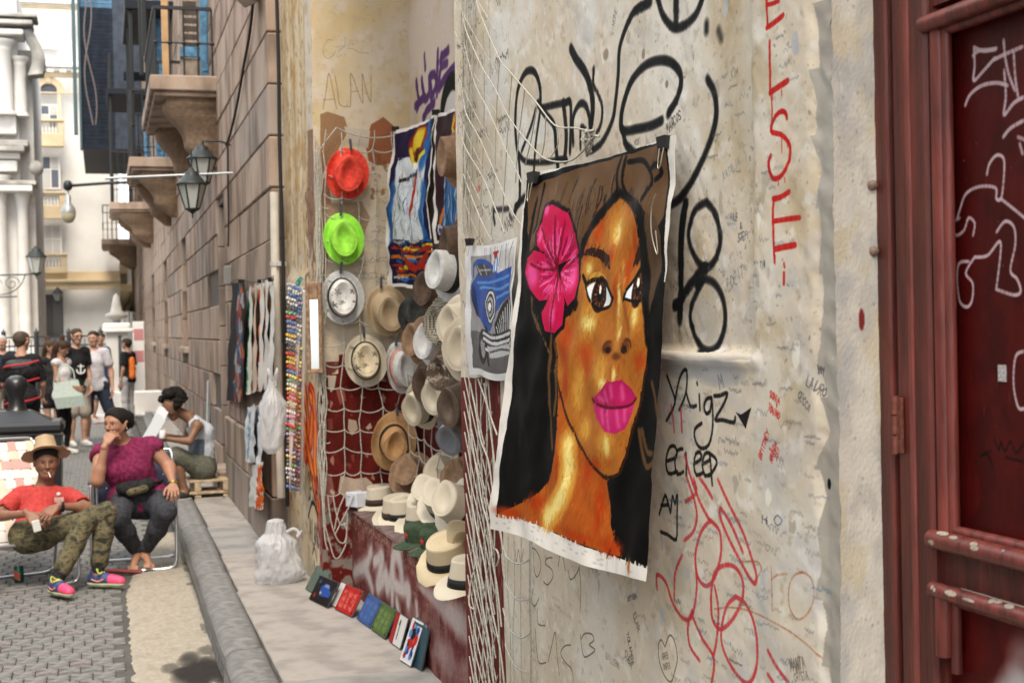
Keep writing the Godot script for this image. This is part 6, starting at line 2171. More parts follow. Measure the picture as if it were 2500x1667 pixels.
func weave(a: Color, b: Color, size: float) -> StandardMaterial3D:
	var im := Image.create(32, 32, false, Image.FORMAT_RGB8)
	var hm := Image.create(32, 32, false, Image.FORMAT_L8)
	for y in 32:
		for x in 32:
			var k := (x / 4 + y / 4) % 2
			var f := (sin((x % 4 + .5) / 4.0 * PI) if k == 0 else sin((y % 4 + .5) / 4.0 * PI))
			im.set_pixel(x, y, a.lerp(b, (.2 if k == 0 else .8) + .15 * rng.randf()))
			hm.set_pixel(x, y, Color(f, f, f))
	var m := StandardMaterial3D.new()
	m.albedo_texture = ImageTexture.create_from_image(im)
	m.heightmap_enabled = true
	m.heightmap_scale = .14
	m.heightmap_texture = ImageTexture.create_from_image(hm)
	m.uv1_triplanar = true
	m.uv1_scale = Vector3.ONE / size
	m.roughness = .75
	return m

func checked(a: Color, b: Color, kind: int, size: float) -> StandardMaterial3D:
	var im := Image.create(64, 64, false, Image.FORMAT_RGB8)
	im.fill(a)
	var rr := RandomNumberGenerator.new()
	rr.seed = kind + 3
	for y in 64:
		for x in 64:
			var on := false
			if kind == 0: on = (Vector2(x % 16 - 8, y % 16 - 8).length() < 5.5) or (x % 16 < 3 and y % 16 > 6) or (y % 16 < 3 and x % 16 > 6)
			elif kind == 1: on = (x / 4 + y / 4) % 2 == 0
			elif kind == 3: on = y % 8 < 3
			if on: im.set_pixel(x, y, b)
	if kind == 2:
		for k in 7:
			var p := Vector2(rr.randf() * 64, rr.randf() * 64)
			for q in 7:
				var e := p + Vector2.from_angle(q * TAU / 7.0 + rr.randf()) * rr.randf_range(4.0, 9.0)
				for s in 12:
					var v := p.lerp(e, s / 11.0)
					im.fill_rect(Rect2i(posmod(int(v.x), 63), posmod(int(v.y), 62), 2, 2), b)
	var m := StandardMaterial3D.new()
	m.albedo_texture = ImageTexture.create_from_image(im)
	m.uv1_triplanar = true
	m.uv1_scale = Vector3.ONE / size
	m.roughness = .85
	return m

func hats() -> void:
	var black_band := mat(flat(.012, .012, .012), .6)
	var brown_band := mat(flat(.045, .022, .015), .6)
	var neon_red := felt(flat(.80, .055, .03), 901, .85)
	var neon_green := felt(flat(.33, .78, .055), 902, .85)
	var white := felt(flat(.56, .55, .53), 903)
	var cream := weave(flat(.47, .40, .30), flat(.57, .50, .38), .035)
	var panama := weave(flat(.52, .45, .34), flat(.64, .57, .45), .03)
	var tan := felt(flat(.42, .225, .09), 905)
	var brown := felt(flat(.085, .05, .032), 906)
	var camel := felt(flat(.26, .15, .085), 907)
	var dark_green := felt(flat(.028, .03, .026), 908)
	var leather := felt(flat(.10, .06, .035), 909, .55)
	var white_leaf := checked(Color(.84, .83, .81), Color(.03, .03, .03), 2, .17)
	var cream_leaf := checked(Color(.80, .74, .62), Color(.03, .03, .03), 2, .17)
	var brown_leaf := checked(Color(.32, .25, .19), Color(.70, .67, .62), 2, .14)
	var houndstooth := checked(Color(.82, .78, .69), Color(.13, .11, .10), 0, .05)
	var navy_check := checked(Color(.72, .73, .76), Color(.06, .07, .12), 1, .028)
	var ribbed := checked(Color(.80, .74, .62), Color(.70, .62, .48), 3, .03)
	var beige := checked(Color(.70, .62, .50), Color(.62, .53, .41), 3, .05)
	var fed := func(rx: float, rz: float, sd: int) -> Dictionary: return {"brim": Vector2(rx, rz), "crown": Vector2(rx * .69, rz * .73), "h": .115, "taper": .10, "dent": .34, "curl": .035, "dip": .012, "seed": sd, "wobble": .004}
	var wall_n := v3(-.10, -.06, 1)
	# --- on the wall that faces the street's near end
	var g := "hats on the niche's side wall"
	var side := [
		[v3(1.383, 2.584, -8.03), .125, .152, v3(.12, 1, 0), neon_red, null, "neon red-orange fedora with a pink glow, topmost on the niche wall", v3(-.05, -.1, 1)],
		[v3(1.352, 2.208, -8.03), .118, .152, v3(-.1, 1, 0), neon_green, null, "neon lime green fedora hanging below the red one", wall_n],
		[v3(1.339, 1.867, -8.03), .125, .158, v3(-.05, 1, 0), white, black_band, "white fedora with black leaf sprays on its crown below the green one", wall_n],
		[v3(1.469, 1.497, -8.03), .125, .155, v3(-.08, 1, 0), cream, black_band, "cream fedora with black leaf sprays and a black band", v3(-.15, .0, 1)],
		[v3(1.587, 1.786, -7.98), .125, .155, v3(-.25, 1, 0), beige, null, "beige striped trilby hanging to the right of the white leaf-patterned one", v3(.05, -.2, 1)],
		[v3(1.632, 1.453, -7.85), .098, .150, v3(-.2, 1, 0), white, null, "white trilby with a pink stitched band hanging beside the cream leaf-patterned hat", v3(.25, -.1, 1)],
		[v3(1.605, 1.025, -7.95), .132, .176, v3(.1, 1, 0), tan, black_band, "tan felt fedora with a black band hanging above the straw hats", v3(-.1, -.15, 1)]]
	for k in side.size():
		var s: Array = side[k]
		var d: Dictionary = fed.call(s[1], s[2], k)
		if k >= 5: d.h = .10
		if k == 2 or k == 3: d.taper = .22
		if k == 6:
			d.crown = Vector2(.083, .105)
			d.taper = .18
			d.h = .13
			d.pinch = .5
		var o := hat(d, Transform3D(hat_basis(s[7], s[3]), s[0]), s[4], s[5], s[6], g)
		if k == 2 or k == 3:
			(o.get_node("body") as MeshInstance3D).material_override = s[4]
			var full := hat_surface(d)
			var cloth := begin()
			loft(cloth, (full[0] as Array).slice(16, 27).map(func(r): return PackedVector3Array(Array(r).map(func(p): return p * 1.006 + v3(0, .0012, 0)))), false)
			put("printed_crown", done(cloth), white_leaf if k == 2 else cream_leaf, o)
		if k == 5:
			var full := hat_surface(d)
			var st := begin()
			loft(st, full[1], false)
			put("band", done(st), felt(flat(.55, .26, .20), 911), o)
		var up: Vector3 = o.basis.z
		var top: Vector3 = s[0] + up * (s[2] + .004) + v3(0, .01, .02)
		var pg := begin(false)
		box(pg, Transform3D(hat_basis(v3(.1 * (k % 3 - 1), 1, .15), Vector3.BACK), Vector3.ZERO), v3(.014, .07, .012), .003)
		var peg := put("peg", done(pg), felt(flat(.055, .06, .07), 912, .5))
		peg.position = top
		tag(peg, "dark clothes peg at the top of the " + ["neon red fedora", "lime green fedora", "white leaf-patterned fedora", "cream leaf-patterned fedora", "beige striped trilby", "white trilby with pink stitching", "tan fedora"][k], "peg", "pegs holding the hats")
	# --- along the back of the niche, crowns to the street
	g = "hats along the back of the niche"
	var up := Vector3.UP
	var n1 := v3(-.85, .05, .45)
	var back := [
		[v3(1.66, 2.499, -6.502), .12, .15, v3(-.95, 0, .1), up, camel, null, .09, "brown felt hat against the purple canvas, cut off by the wall corner"],
		[v3(1.64, 2.063, -6.41), .12, .15, v3(-.9, 0, .1), up, brown, null, .09, "dark brown hat above the white fedora by the wall corner"],
		[v3(1.6, 1.941, -6.397), .125, .145, v3(-.92, .12, .36), v3(.1, 1, 0), white, black_band, .12, "white fedora with a black band, highest of the pale hats at the back"],
		[v3(1.68, 1.879, -7.09), .12, .14, n1, up, brown, null, .11, "chocolate brown hat tucked behind the white fedora"],
		[v3(1.66, 1.743, -7.463), .11, .13, v3(-.3, .35, 1), v3(0, 1, -.3), dark_green, null, .10, "blackish green soft hat between the beige trilby and the houndstooth hat"],
		[v3(1.6, 1.709, -6.522), .115, .145, v3(-.85, -.1, .5), v3(.2, 1, 0), houndstooth, null, .11, "black and cream houndstooth trilby"],
		[v3(1.55, 1.692, -6.057), .12, .14, v3(-.85, .0, .5), up, panama, null, .10, "cream hat pressed against the houndstooth trilby"],
		[v3(1.64, 1.613, -7.227), .115, .14, n1, v3(-.05, 1, 0), camel, null, .11, "camel brown hat side by side with a plain white one"],
		[v3(1.6, 1.61, -6.749), .115, .14, n1, v3(-.05, 1, 0), white, null, .11, "plain white hat between the camel brown and houndstooth ones"],
		[v3(1.5, 1.589, -5.78), .11, .15, v3(-.7, .0, .7), up, cream, null, .09, "straw hat half hidden behind the blue car print"],
		[v3(1.62, 1.396, -6.959), .115, .145, v3(-.8, -.1, .5), up, brown, null, .09, "brown hat whose rim leans on the cream hat below the camel one"],
		[v3(1.58, 1.363, -6.542), .115, .135, v3(-.85, -.2, .5), v3(.2, 1, 0), panama, null, .10, "cream hat under the brown one with white sprigs"],
		[v3(1.54, 1.484, -6.213), .105, .125, v3(-.8, -.1, .6), up, brown_leaf, null, .12, "brown hat with white leaf sprigs"],
		[v3(1.62, 1.279, -7.171), .115, .14, v3(-.8, -.25, .5), v3(.3, 1, 0), cream, black_band, .11, "cream straw hat lowest on the left of the back row"],
		[v3(1.52, 1.341, -5.939), .11, .14, v3(-.85, -.1, .5), up, leather, null, .11, "brown leather hat beside the car print, low in the row"],
		[v3(1.54, 1.221, -6.09), .11, .125, v3(-.7, -.45, .5), v3(.4, 1, 0), navy_check, null, .11, "navy and white checked trilby, lowest of the back row"]]
	for k in back.size():
		var s: Array = back[k]
		var d: Dictionary = fed.call(s[1], s[2], 40 + k)
		d.h = s[7]
		d.crown = Vector2(s[1] * .68, s[2] * .70)
		hat(d, Transform3D(hat_basis(s[3], s[4]), s[0]), s[5], s[6], s[8], g)
	# --- straw hats on the shelf
	g = "straw hats laid out on the plinth"
	var lie := [
		[v3(1.532, .655, -8.027), .125, .150, v3(-.05, 1, .05), v3(-.6, 0, .6), panama, brown_band, .115, "cream straw hat with a brown band at the far end of the plinth"],
		[v3(1.513, .657, -7.432), .13, .155, v3(-.08, 1, .1), v3(-.6, 0, .6), cream, brown_band, .12, "straw hat hidden between the black-banded and the far brown-banded one"],
		[v3(1.54, .655, -7.378), .13, .155, v3(-.06, 1, .12), v3(-.7, 0, .5), panama, black_band, .12, "straw hat with a black band in the front row on the plinth"],
		[v3(1.565, .66, -7.059), .13, .155, v3(-.05, 1, .1), v3(-.7, 0, .5), panama, brown_band, .125, "straw hat with a wide brown band just behind the green caps"],
		[v3(1.66, .846, -7.723), .13, .15, v3(-.5, .4, .8), up, camel, null, .11, "brown felt hat leaning at the back of the plinth"],
		[v3(1.62, .793, -7.036), .135, .160, v3(-.55, .65, .6), v3(-.2, .8, -.5), panama, black_band, .125, "large straw hat tipped up, first of the leaning pair"],
		[v3(1.58, .816, -6.628), .135, .160, v3(-.55, .65, .6), v3(-.2, .8, -.5), panama, black_band, .125, "large straw hat tipped up, second of the leaning pair"],
		[v3(1.54, .862, -6.121), .135, .160, v3(-.75, .45, .55), v3(0, 1, -.3), panama, black_band, .14, "straw hat leaning at the wall corner above the green caps"],
		[v3(1.7, .914, -7.097), .11, .14, v3(-.7, .2, .6), up, cream, null, .10, "small straw hat peeping out above the leaning pair"],
		[v3(1.66, .935, -6.552), .12, .14, v3(-.7, .3, .6), up, camel, null, .10, "tan straw hat at the back by the wall corner"]]
	for k in lie.size():
		var s: Array = lie[k]
		hat({"brim": Vector2(s[1], s[2]), "crown": Vector2(.078, .098), "h": s[7], "curl": .025, "dip": .02, "taper": .12, "pinch": .35, "dent": .2, "seed": 70 + k, "wobble": .006, "band_h": .036}, Transform3D(hat_basis(s[3], s[4]), s[0]), s[5], s[6], s[8], g)
	hat({"brim": Vector2(.125, .150), "crown": Vector2(.080, .098), "h": .12, "curl": .03, "dip": .025, "taper": .10, "pinch": .15, "dent": .12, "seed": 90, "wobble": .006}, Transform3D(hat_basis(v3(-.25, 1, .45), v3(-.9, -.2, .3)), v3(1.395, .68, -5.778)), ribbed, black_band, "ribbed straw hat with a dark band at the plinth's front edge", g)
	hat({"brim": Vector2(.13, .155), "crown": Vector2(.080, .098), "h": .13, "curl": .035, "dip": .02, "seed": 91}, Transform3D(hat_basis(v3(.75, .15, -.55), v3(0, 1, 0)), v3(1.44, .732, -5.636)), ribbed, null, "ribbed straw hat showing its hollow inside by the net", g)
	hat({"brim": Vector2(.13, .155), "crown": Vector2(.080, .098), "h": .12, "curl": .02, "dip": .02, "seed": 92}, Transform3D(hat_basis(v3(0, 1, .1), v3(-.9, 0, .3)), v3(1.389, .645, -5.391)), panama, black_band, "straw hat of which only the rim shows by the net", g)
	# --- green peaked caps
	var olive := felt(flat(.035, .06, .028), 920)
	for k in 3:
		var at: Vector3 = pts3("1476,645,-6601 1502,645,-6373 1726,700,-6831")[k]
		var o := thing("cap", ["green peaked cap with a red patch, nearest the brown-banded straw hat", "green peaked cap lying between the other cap and the ribbed straw hat", "green peaked cap stuffed upright at the wall corner"][k], "cap", at, "green peaked caps")
		o.basis = hat_basis(v3(-.05, 1, .05) if k < 2 else v3(-.5, .6, .6), v3(-.86, -.15, .35))
		var nz := noise(9.0, 30 + k, 2)
		var rings := []
		for q in [[.098, .0], [.100, .03], [.104, .065], [.100, .080], [.085, .086], [.045, .088], [.002, .086]]:
			var r := PackedVector3Array()
			for i in 22:
				var a := -TAU * i / 22.0
				r.append(v3(cos(a) * q[0] * .86, q[1] + .012 * nz.get_noise_2d(cos(a) * q[0] * 9.0, sin(a) * q[0] * 9.0) + .015 * maxf(sin(a), 0) * q[1] * 8.0, sin(a) * q[0]))
			rings.append(r)
		var st := begin()
		loft(st, rings)
		put("crown", done(st), olive, o)
		st = begin()
		sheet(st, 12, 4, func(u: float, v: float) -> Vector3:
			var a := lerpf(PI * .12, PI * .88, u)
			var r := lerpf(.096, .096 + .075 * sin((a - PI * .12) / .76), v)
			return v3(cos(a) * r * .86, .006 - .018 * v, sin(a) * r), .004)
		put("peak", done(st), olive, o)
		st = begin(false)
		for q in 5:
			var a := TAU * q / 5.0
			var c := v3(.01, .05, .112)
			tri(st, c + v3(0, 0, .002), c + v3(sin(a - .6), cos(a - .6), 0) * .008, c + v3(sin(a), cos(a), 0) * .02)
			tri(st, c + v3(0, 0, .002), c + v3(sin(a), cos(a), 0) * .02, c + v3(sin(a + .6), cos(a + .6), 0) * .008)
		put("red_star", done(st), mat(flat(.60, .03, .03), .6), o)
	var st := begin(false)
	box(st, Transform3D(Basis(Vector3.UP, .5), v3(1.408, .69, -8.048)), v3(.11, .085, .10), .004)
	tag(put("paper_box", done(st), mat(flat(.62, .64, .70), .7)), "small white paper box at the far end of the plinth", "box")

# ------------------------------------------------------------------ nets, bags, plates, bracelets and the rest of the stall
func cord(st: SurfaceTool, pts: Array, r: float, sides := 5) -> void:
	tube(st, pts, r, sides, false)

func knot(st: SurfaceTool, p: Vector3, r: float) -> void:
	lathe(st, [Vector2(.001, -r), Vector2(r, -r * .3), Vector2(r, r * .3), Vector2(.001, r)], Transform3D(Basis.IDENTITY, p), 5)

func wiggle(a: Vector3, b: Vector3, n: int, amp: float) -> Array:
	var o := []
	for i in n + 1:
		o.append(a.lerp(b, float(i) / n) + (v3(rng.randfn(0, amp), rng.randfn(0, amp * .4), rng.randfn(0, amp)) if i > 0 and i < n else Vector3.ZERO))
	return spline(o, 4)

func nets() -> void:
	var twine := mottled([flat(.32, .28, .23), flat(.44, .40, .34), flat(.52, .49, .42)], [.25, .5, .8], .12, .9, 1001, .1, .03)
	# the net against the niche's side wall: a grid of drooping meshes with knots
	var st := begin()
	var grid := []
	for r in 18:
		var row := []
		for c in 6:
			var dy := 300.0 + r * 49.0
			var p: Vector3 = (v3(1.258, 2.834, -8.05) as Vector3).lerp(v3(1.211, .734, -8.05), r / 17.0)
			var q: Vector3 = (v3(1.744, 2.844, -8.05) as Vector3).lerp(v3(1.767, .704, -8.05), r / 17.0)
			var at := p.lerp(q, c / 5.0)
			row.append(at + v3(rng.randfn(0, .008), rng.randfn(0, .007), .012 + rng.randf() * .02))
		grid.append(row)
	for r in 18:
		for c in 6:
			if c < 5 and (r > 9 or (r + c) % 4 != 1) and r > 0: cord(st, sag(grid[r][c], grid[r][c + 1], .010 + .012 * rng.randf(), 5), .0036)
			if r < 17: cord(st, [grid[r][c], (grid[r][c] as Vector3).lerp(grid[r + 1][c], .5) + v3(rng.randfn(0, .004), 0, .004), grid[r + 1][c]], .0036)
			if r > 0: knot(st, grid[r][c], .0075)
	# loose end hanging into the gap beside the plinth
	for t in [pts3("1199,571,-8000 1229,449,-8000 1250,372,-8000 1275,360,-8000 1309,408,-8000 1326,463,-8000 1333,621,-7980"), pts3("1223,721,-8000 1240,569,-8000 1275,466,-8000 1313,448,-8000 1329,513,-8000 1310,565,-8000"), pts3("1263,502,-8000 1303,578,-8000 1348,658,-8000 1371,715,-7980"),
			pts3("1253,724,-8000 1271,617,-8000 1295,553,-8000 1331,563,-8000"), pts3("1319,716,-8000 1281,629,-8000 1259,530,-8000"), pts3("1188,748,-8000 1195,622,-8000 1202,471,-8000 1216,414,-8000")]:
		cord(st, spline(t, 5), .0042)
	# cords gathered along the pier's corner
	for k in 9:
		var x0 := .004 * k
		var a: Vector3 = v3(1.197, 2.799, -8.02) + v3(x0 * .8, -.01 * k, 0)
		var b: Vector3 = v3(1.188, .748, -8.0) + v3(x0 * .7, -.06 * (k % 4), 0)
		cord(st, wiggle(a, b, 12, .009), .0034)
	for k in 9:
		var f := k / 9.0
		var a: Vector3 = (v3(1.2, 2.63, -8.03) as Vector3).lerp(v3(1.19, .87, -8.03), f)
		var b: Vector3 = (v3(1.272, 2.557, -8.05) as Vector3).lerp(v3(1.245, .815, -8.05), f)
		cord(st, sag(a, b + v3(.0, .02, .02), .02, 5), .0036)
	# top rope between two nails
	cord(st, sag(v3(1.331, 2.855, -8.06), v3(1.728, 2.835, -8.06), .045, 12), .0042)
	cord(st, pts3("1331,2855,-8060 1277,2789,-8050 1231,2727,-8040"), .0042)
	tag(put("fishing_net", done(st), twine), "beige knotted net hung on the niche's side wall behind the hats", "net", "knotted nets of the stall")
	# the net in the back of the niche
	st = begin()
	var g2 := []
	for r in 7:
		var row := []
		for c in 15:
			var p := v3(1.66, 1.42 - r * .11 - .03 * sin(c * .5), -7.75 + c * .19)
			row.append(p + v3(rng.randfn(0, .012), rng.randfn(0, .010), rng.randfn(0, .02)))
		g2.append(row)
	for r in 7:
		for c in 15:
			if c < 14: cord(st, sag(g2[r][c], g2[r][c + 1], .012, 4), .0034)
			if r < 6: cord(st, [g2[r][c], g2[r + 1][c]], .0034)
	tag(put("fishing_net", done(st), twine), "net along the back of the niche behind the straw hats", "net", "knotted nets of the stall")
	# the net round the wall corner, spread over the graffiti and hanging in strands
	st = begin()
	for t in [pts3("1170,2764,-4300 1170,2701,-4289 1165,2493,-4044 1165,2420,-3914 1160,2294,-3660 1160,2208,-3500 1170,2183,-3372 1180,2159,-3266"), pts3("1170,2721,-4483 1170,2651,-4437 1165,2497,-4234 1165,2407,-4094 1165,2296,-3946 1160,2188,-3728 1160,2127,-3577 1170,2104,-3401 1180,2136,-3277"),
			pts3("1175,2498,-4522 1170,2394,-4471 1170,2269,-4282 1165,2085,-4027 1165,2008,-3918 1170,1967,-3849"), pts3("1175,2383,-4532 1170,2295,-4508 1170,2166,-4290 1165,2100,-4184 1165,1961,-4018"), pts3("1175,2194,-4536 1170,2077,-4379 1170,1983,-4247 1170,1948,-4178"), pts3("1175,2622,-4488 1170,2467,-4347 1165,2357,-4179 1165,2211,-3994 1165,2119,-3865 1170,2064,-3812")]:
		cord(st, spline(t, 5), .0024)
	for t in [pts3("1170,2698,-4317 1170,2458,-4375 1170,2208,-4413 1170,1976,-4455"), pts3("1170,2610,-4228 1170,2407,-4234 1170,2192,-4272 1170,1968,-4333"), pts3("1168,2493,-4040 1168,2330,-4091 1168,2148,-4125 1168,1965,-4180"), pts3("1165,2418,-3905 1168,2260,-3973 1168,2135,-4010 1168,1970,-4061"), pts3("1165,2356,-3779 1168,2208,-3869 1168,2098,-3903"), pts3("1162,2290,-3658 1165,2213,-3722 1168,2137,-3804"),
			pts3("1162,2250,-3583 1165,2174,-3613 1168,2131,-3665"), pts3("1162,2208,-3499 1165,2159,-3493 1168,2128,-3579"), pts3("1170,2717,-4158 1170,2582,-4158 1170,2448,-4159")]:
		cord(st, spline(t, 5), .0017, 4)
	# the hook with its dark tangle of cord
	for k in 12:
		var a: Vector3 = v3(1.17, 2.145, -3.239) + v3(rng.randfn(0, .008), rng.randfn(0, .012), rng.randfn(0, .012))
		var b: Vector3 = v3(1.17, 2.129, -3.269) + v3(rng.randfn(0, .008), rng.randfn(0, .02), rng.randfn(0, .02))
		cord(st, [a, a.lerp(b, .5) + v3(-.012, rng.randfn(0, .01), rng.randfn(0, .01)), b], .0035)
	# corner bundle from top to bottom
	for k in 7:
		var a: Vector3 = v3(1.185, 2.832, -4.521) + v3(-.004 * (k % 3), 0, .02 * k)
		var b: Vector3 = v3(1.185, 1.992, -4.581) + v3(-.004 * (k % 3), 0, .016 * k)
		cord(st, wiggle(a, b, 9, .005), .0022)
	# strands below the car print
	for t in [pts3("1185,1508,-4551 1180,1315,-4537 1180,1095,-4532 1180,878,-4516 1180,656,-4523 1180,429,-4553"), pts3("1185,1510,-4471 1180,1322,-4434 1180,1103,-4464 1180,890,-4436 1180,677,-4421 1180,454,-4450"), pts3("1185,1513,-4393 1180,1324,-4401 1180,1112,-4386 1180,901,-4370 1180,686,-4377 1180,477,-4361"),
			pts3("1185,1514,-4339 1180,1330,-4320 1180,1116,-4348 1180,909,-4317 1180,701,-4307 1180,490,-4308"), pts3("1185,1515,-4313 1180,1334,-4262 1180,1128,-4248 1180,918,-4264 1180,717,-4229 1180,511,-4225"), pts3("1180,1313,-4560 1180,1024,-4515 1180,839,-4485 1180,667,-4545 1180,437,-4518"),
			pts3("1180,1491,-4522 1175,1408,-4442 1175,1312,-4384 1175,1249,-4293 1175,1156,-4248 1175,1092,-4202 1175,1016,-4158 1175,899,-4128"), pts3("1180,1509,-4419 1175,1456,-4329 1175,1390,-4250 1175,1340,-4183"), pts3("1180,1300,-4538 1175,1207,-4436 1175,1112,-4389 1175,1037,-4309 1175,932,-4266 1175,856,-4221 1175,741,-4180"),
			pts3("1180,1109,-4543 1175,1004,-4453 1175,915,-4372 1175,811,-4317 1175,750,-4270 1175,655,-4196 1175,542,-4155"), pts3("1180,933,-4534 1175,846,-4444 1175,754,-4396 1175,654,-4329 1175,538,-4286"), pts3("1180,1418,-4540 1175,1303,-4496 1175,1193,-4437"), pts3("1180,1497,-4344 1175,1402,-4280 1175,1268,-4229 1175,1174,-4206"),
			pts3("1180,879,-4504 1170,808,-4541 1160,747,-4520 1170,739,-4478"), pts3("1180,925,-4305 1170,979,-4214 1170,960,-4175 1170,928,-4207")]:
		cord(st, spline(t, 5), .0030)
	for t in [pts3("1180,1038,-4199 1175,979,-4122 1175,966,-4024 1175,978,-3937 1180,995,-3890"), pts3("1180,970,-4179 1175,893,-4129 1175,859,-4009 1180,881,-3886"), pts3("1180,799,-4178 1175,753,-4091 1175,750,-3971 1180,779,-3893"), pts3("1180,690,-4161 1175,652,-4047 1180,655,-3915"), pts3("1180,1492,-4101 1178,1439,-4088 1178,1398,-4111")]:
		cord(st, spline(t, 5), .0024)
	for t in [pts3("1185,1033,-4114 1185,870,-4136 1185,739,-4117 1185,533,-4132"), pts3("1185,1041,-4057 1185,884,-4059 1185,718,-4090 1185,545,-4084"), pts3("1185,1046,-3978 1185,856,-3997 1185,564,-4009"), pts3("1185,1054,-3890 1185,872,-3907 1185,745,-3903 1185,587,-3918"), pts3("1185,1056,-3876 1185,874,-3894 1185,591,-3901")]:
		cord(st, spline(t, 5), .0015, 4)
	for k in 17:
		var a := v3(1.182, 1.60 - k * .07, -4.62)
		cord(st, spline([a, a + v3(-.004, -.11, .10), a + v3(-.002, -.24 + rng.randfn(0, .02), .21), a + v3(0, -.42, .34)], 5), .0024)
		if k % 2 == 0: cord(st, spline([a + v3(0, -.05, .36), a + v3(-.003, -.2, .24), a + v3(0, -.40, .13), a + v3(0, -.55, .06)], 5), .0022)
	for k in 9:
		var a := v3(1.178, 2.95 - k * .13, -4.62)
		cord(st, spline([a, a + v3(-.004, -.12, .16), a + v3(-.003, -.26, .36), a + v3(0, -.36, .5)], 5), .0018, 4)
	tag(put("fishing_net", done(st), twine), "white twine net draped round the wall corner from top to bottom", "net", "knotted nets of the stall")

func bag_shape(at: Vector3, prof: Array, nz: FastNoiseLite, crease: float, squash := 1.0) -> SurfaceTool:
	var rings := []
	var n := 90
	for q in prof:
		var r := PackedVector3Array()
		for i in n:
			var a := -TAU * i / n
			var d := v3(cos(a), 0, sin(a) * squash)
			var fy: float = q[1] / prof[-1][1]
			var ridge: float = pow(1.0 - absf(nz.get_noise_3d(d.x * (.7 + fy), q[1] * 1.1 + .4 * d.z, d.z * (.7 + fy))), 7.0) + .6 * pow(1.0 - absf(nz.get_noise_3d(d.x * 1.9 + 5.0, q[1] * 1.6 + .8 * d.x, d.z * 1.9)), 9.0)
			var k: float = q[0] * (1.0 + crease * .8 * nz.get_noise_3d(d.x * .35, q[1] * 1.6, d.z * .35) + (.07 + .20 * smoothstep(.45, .9, fy)) * (ridge - .5))
			r.append(at + v3(q[2], q[1] + .04 * q[0] * nz.get_noise_2d(a * .8, q[1] * 9.0), 0) + d * k)
		rings.append(r)
	var st := begin()
	loft(st, rings)
	return st

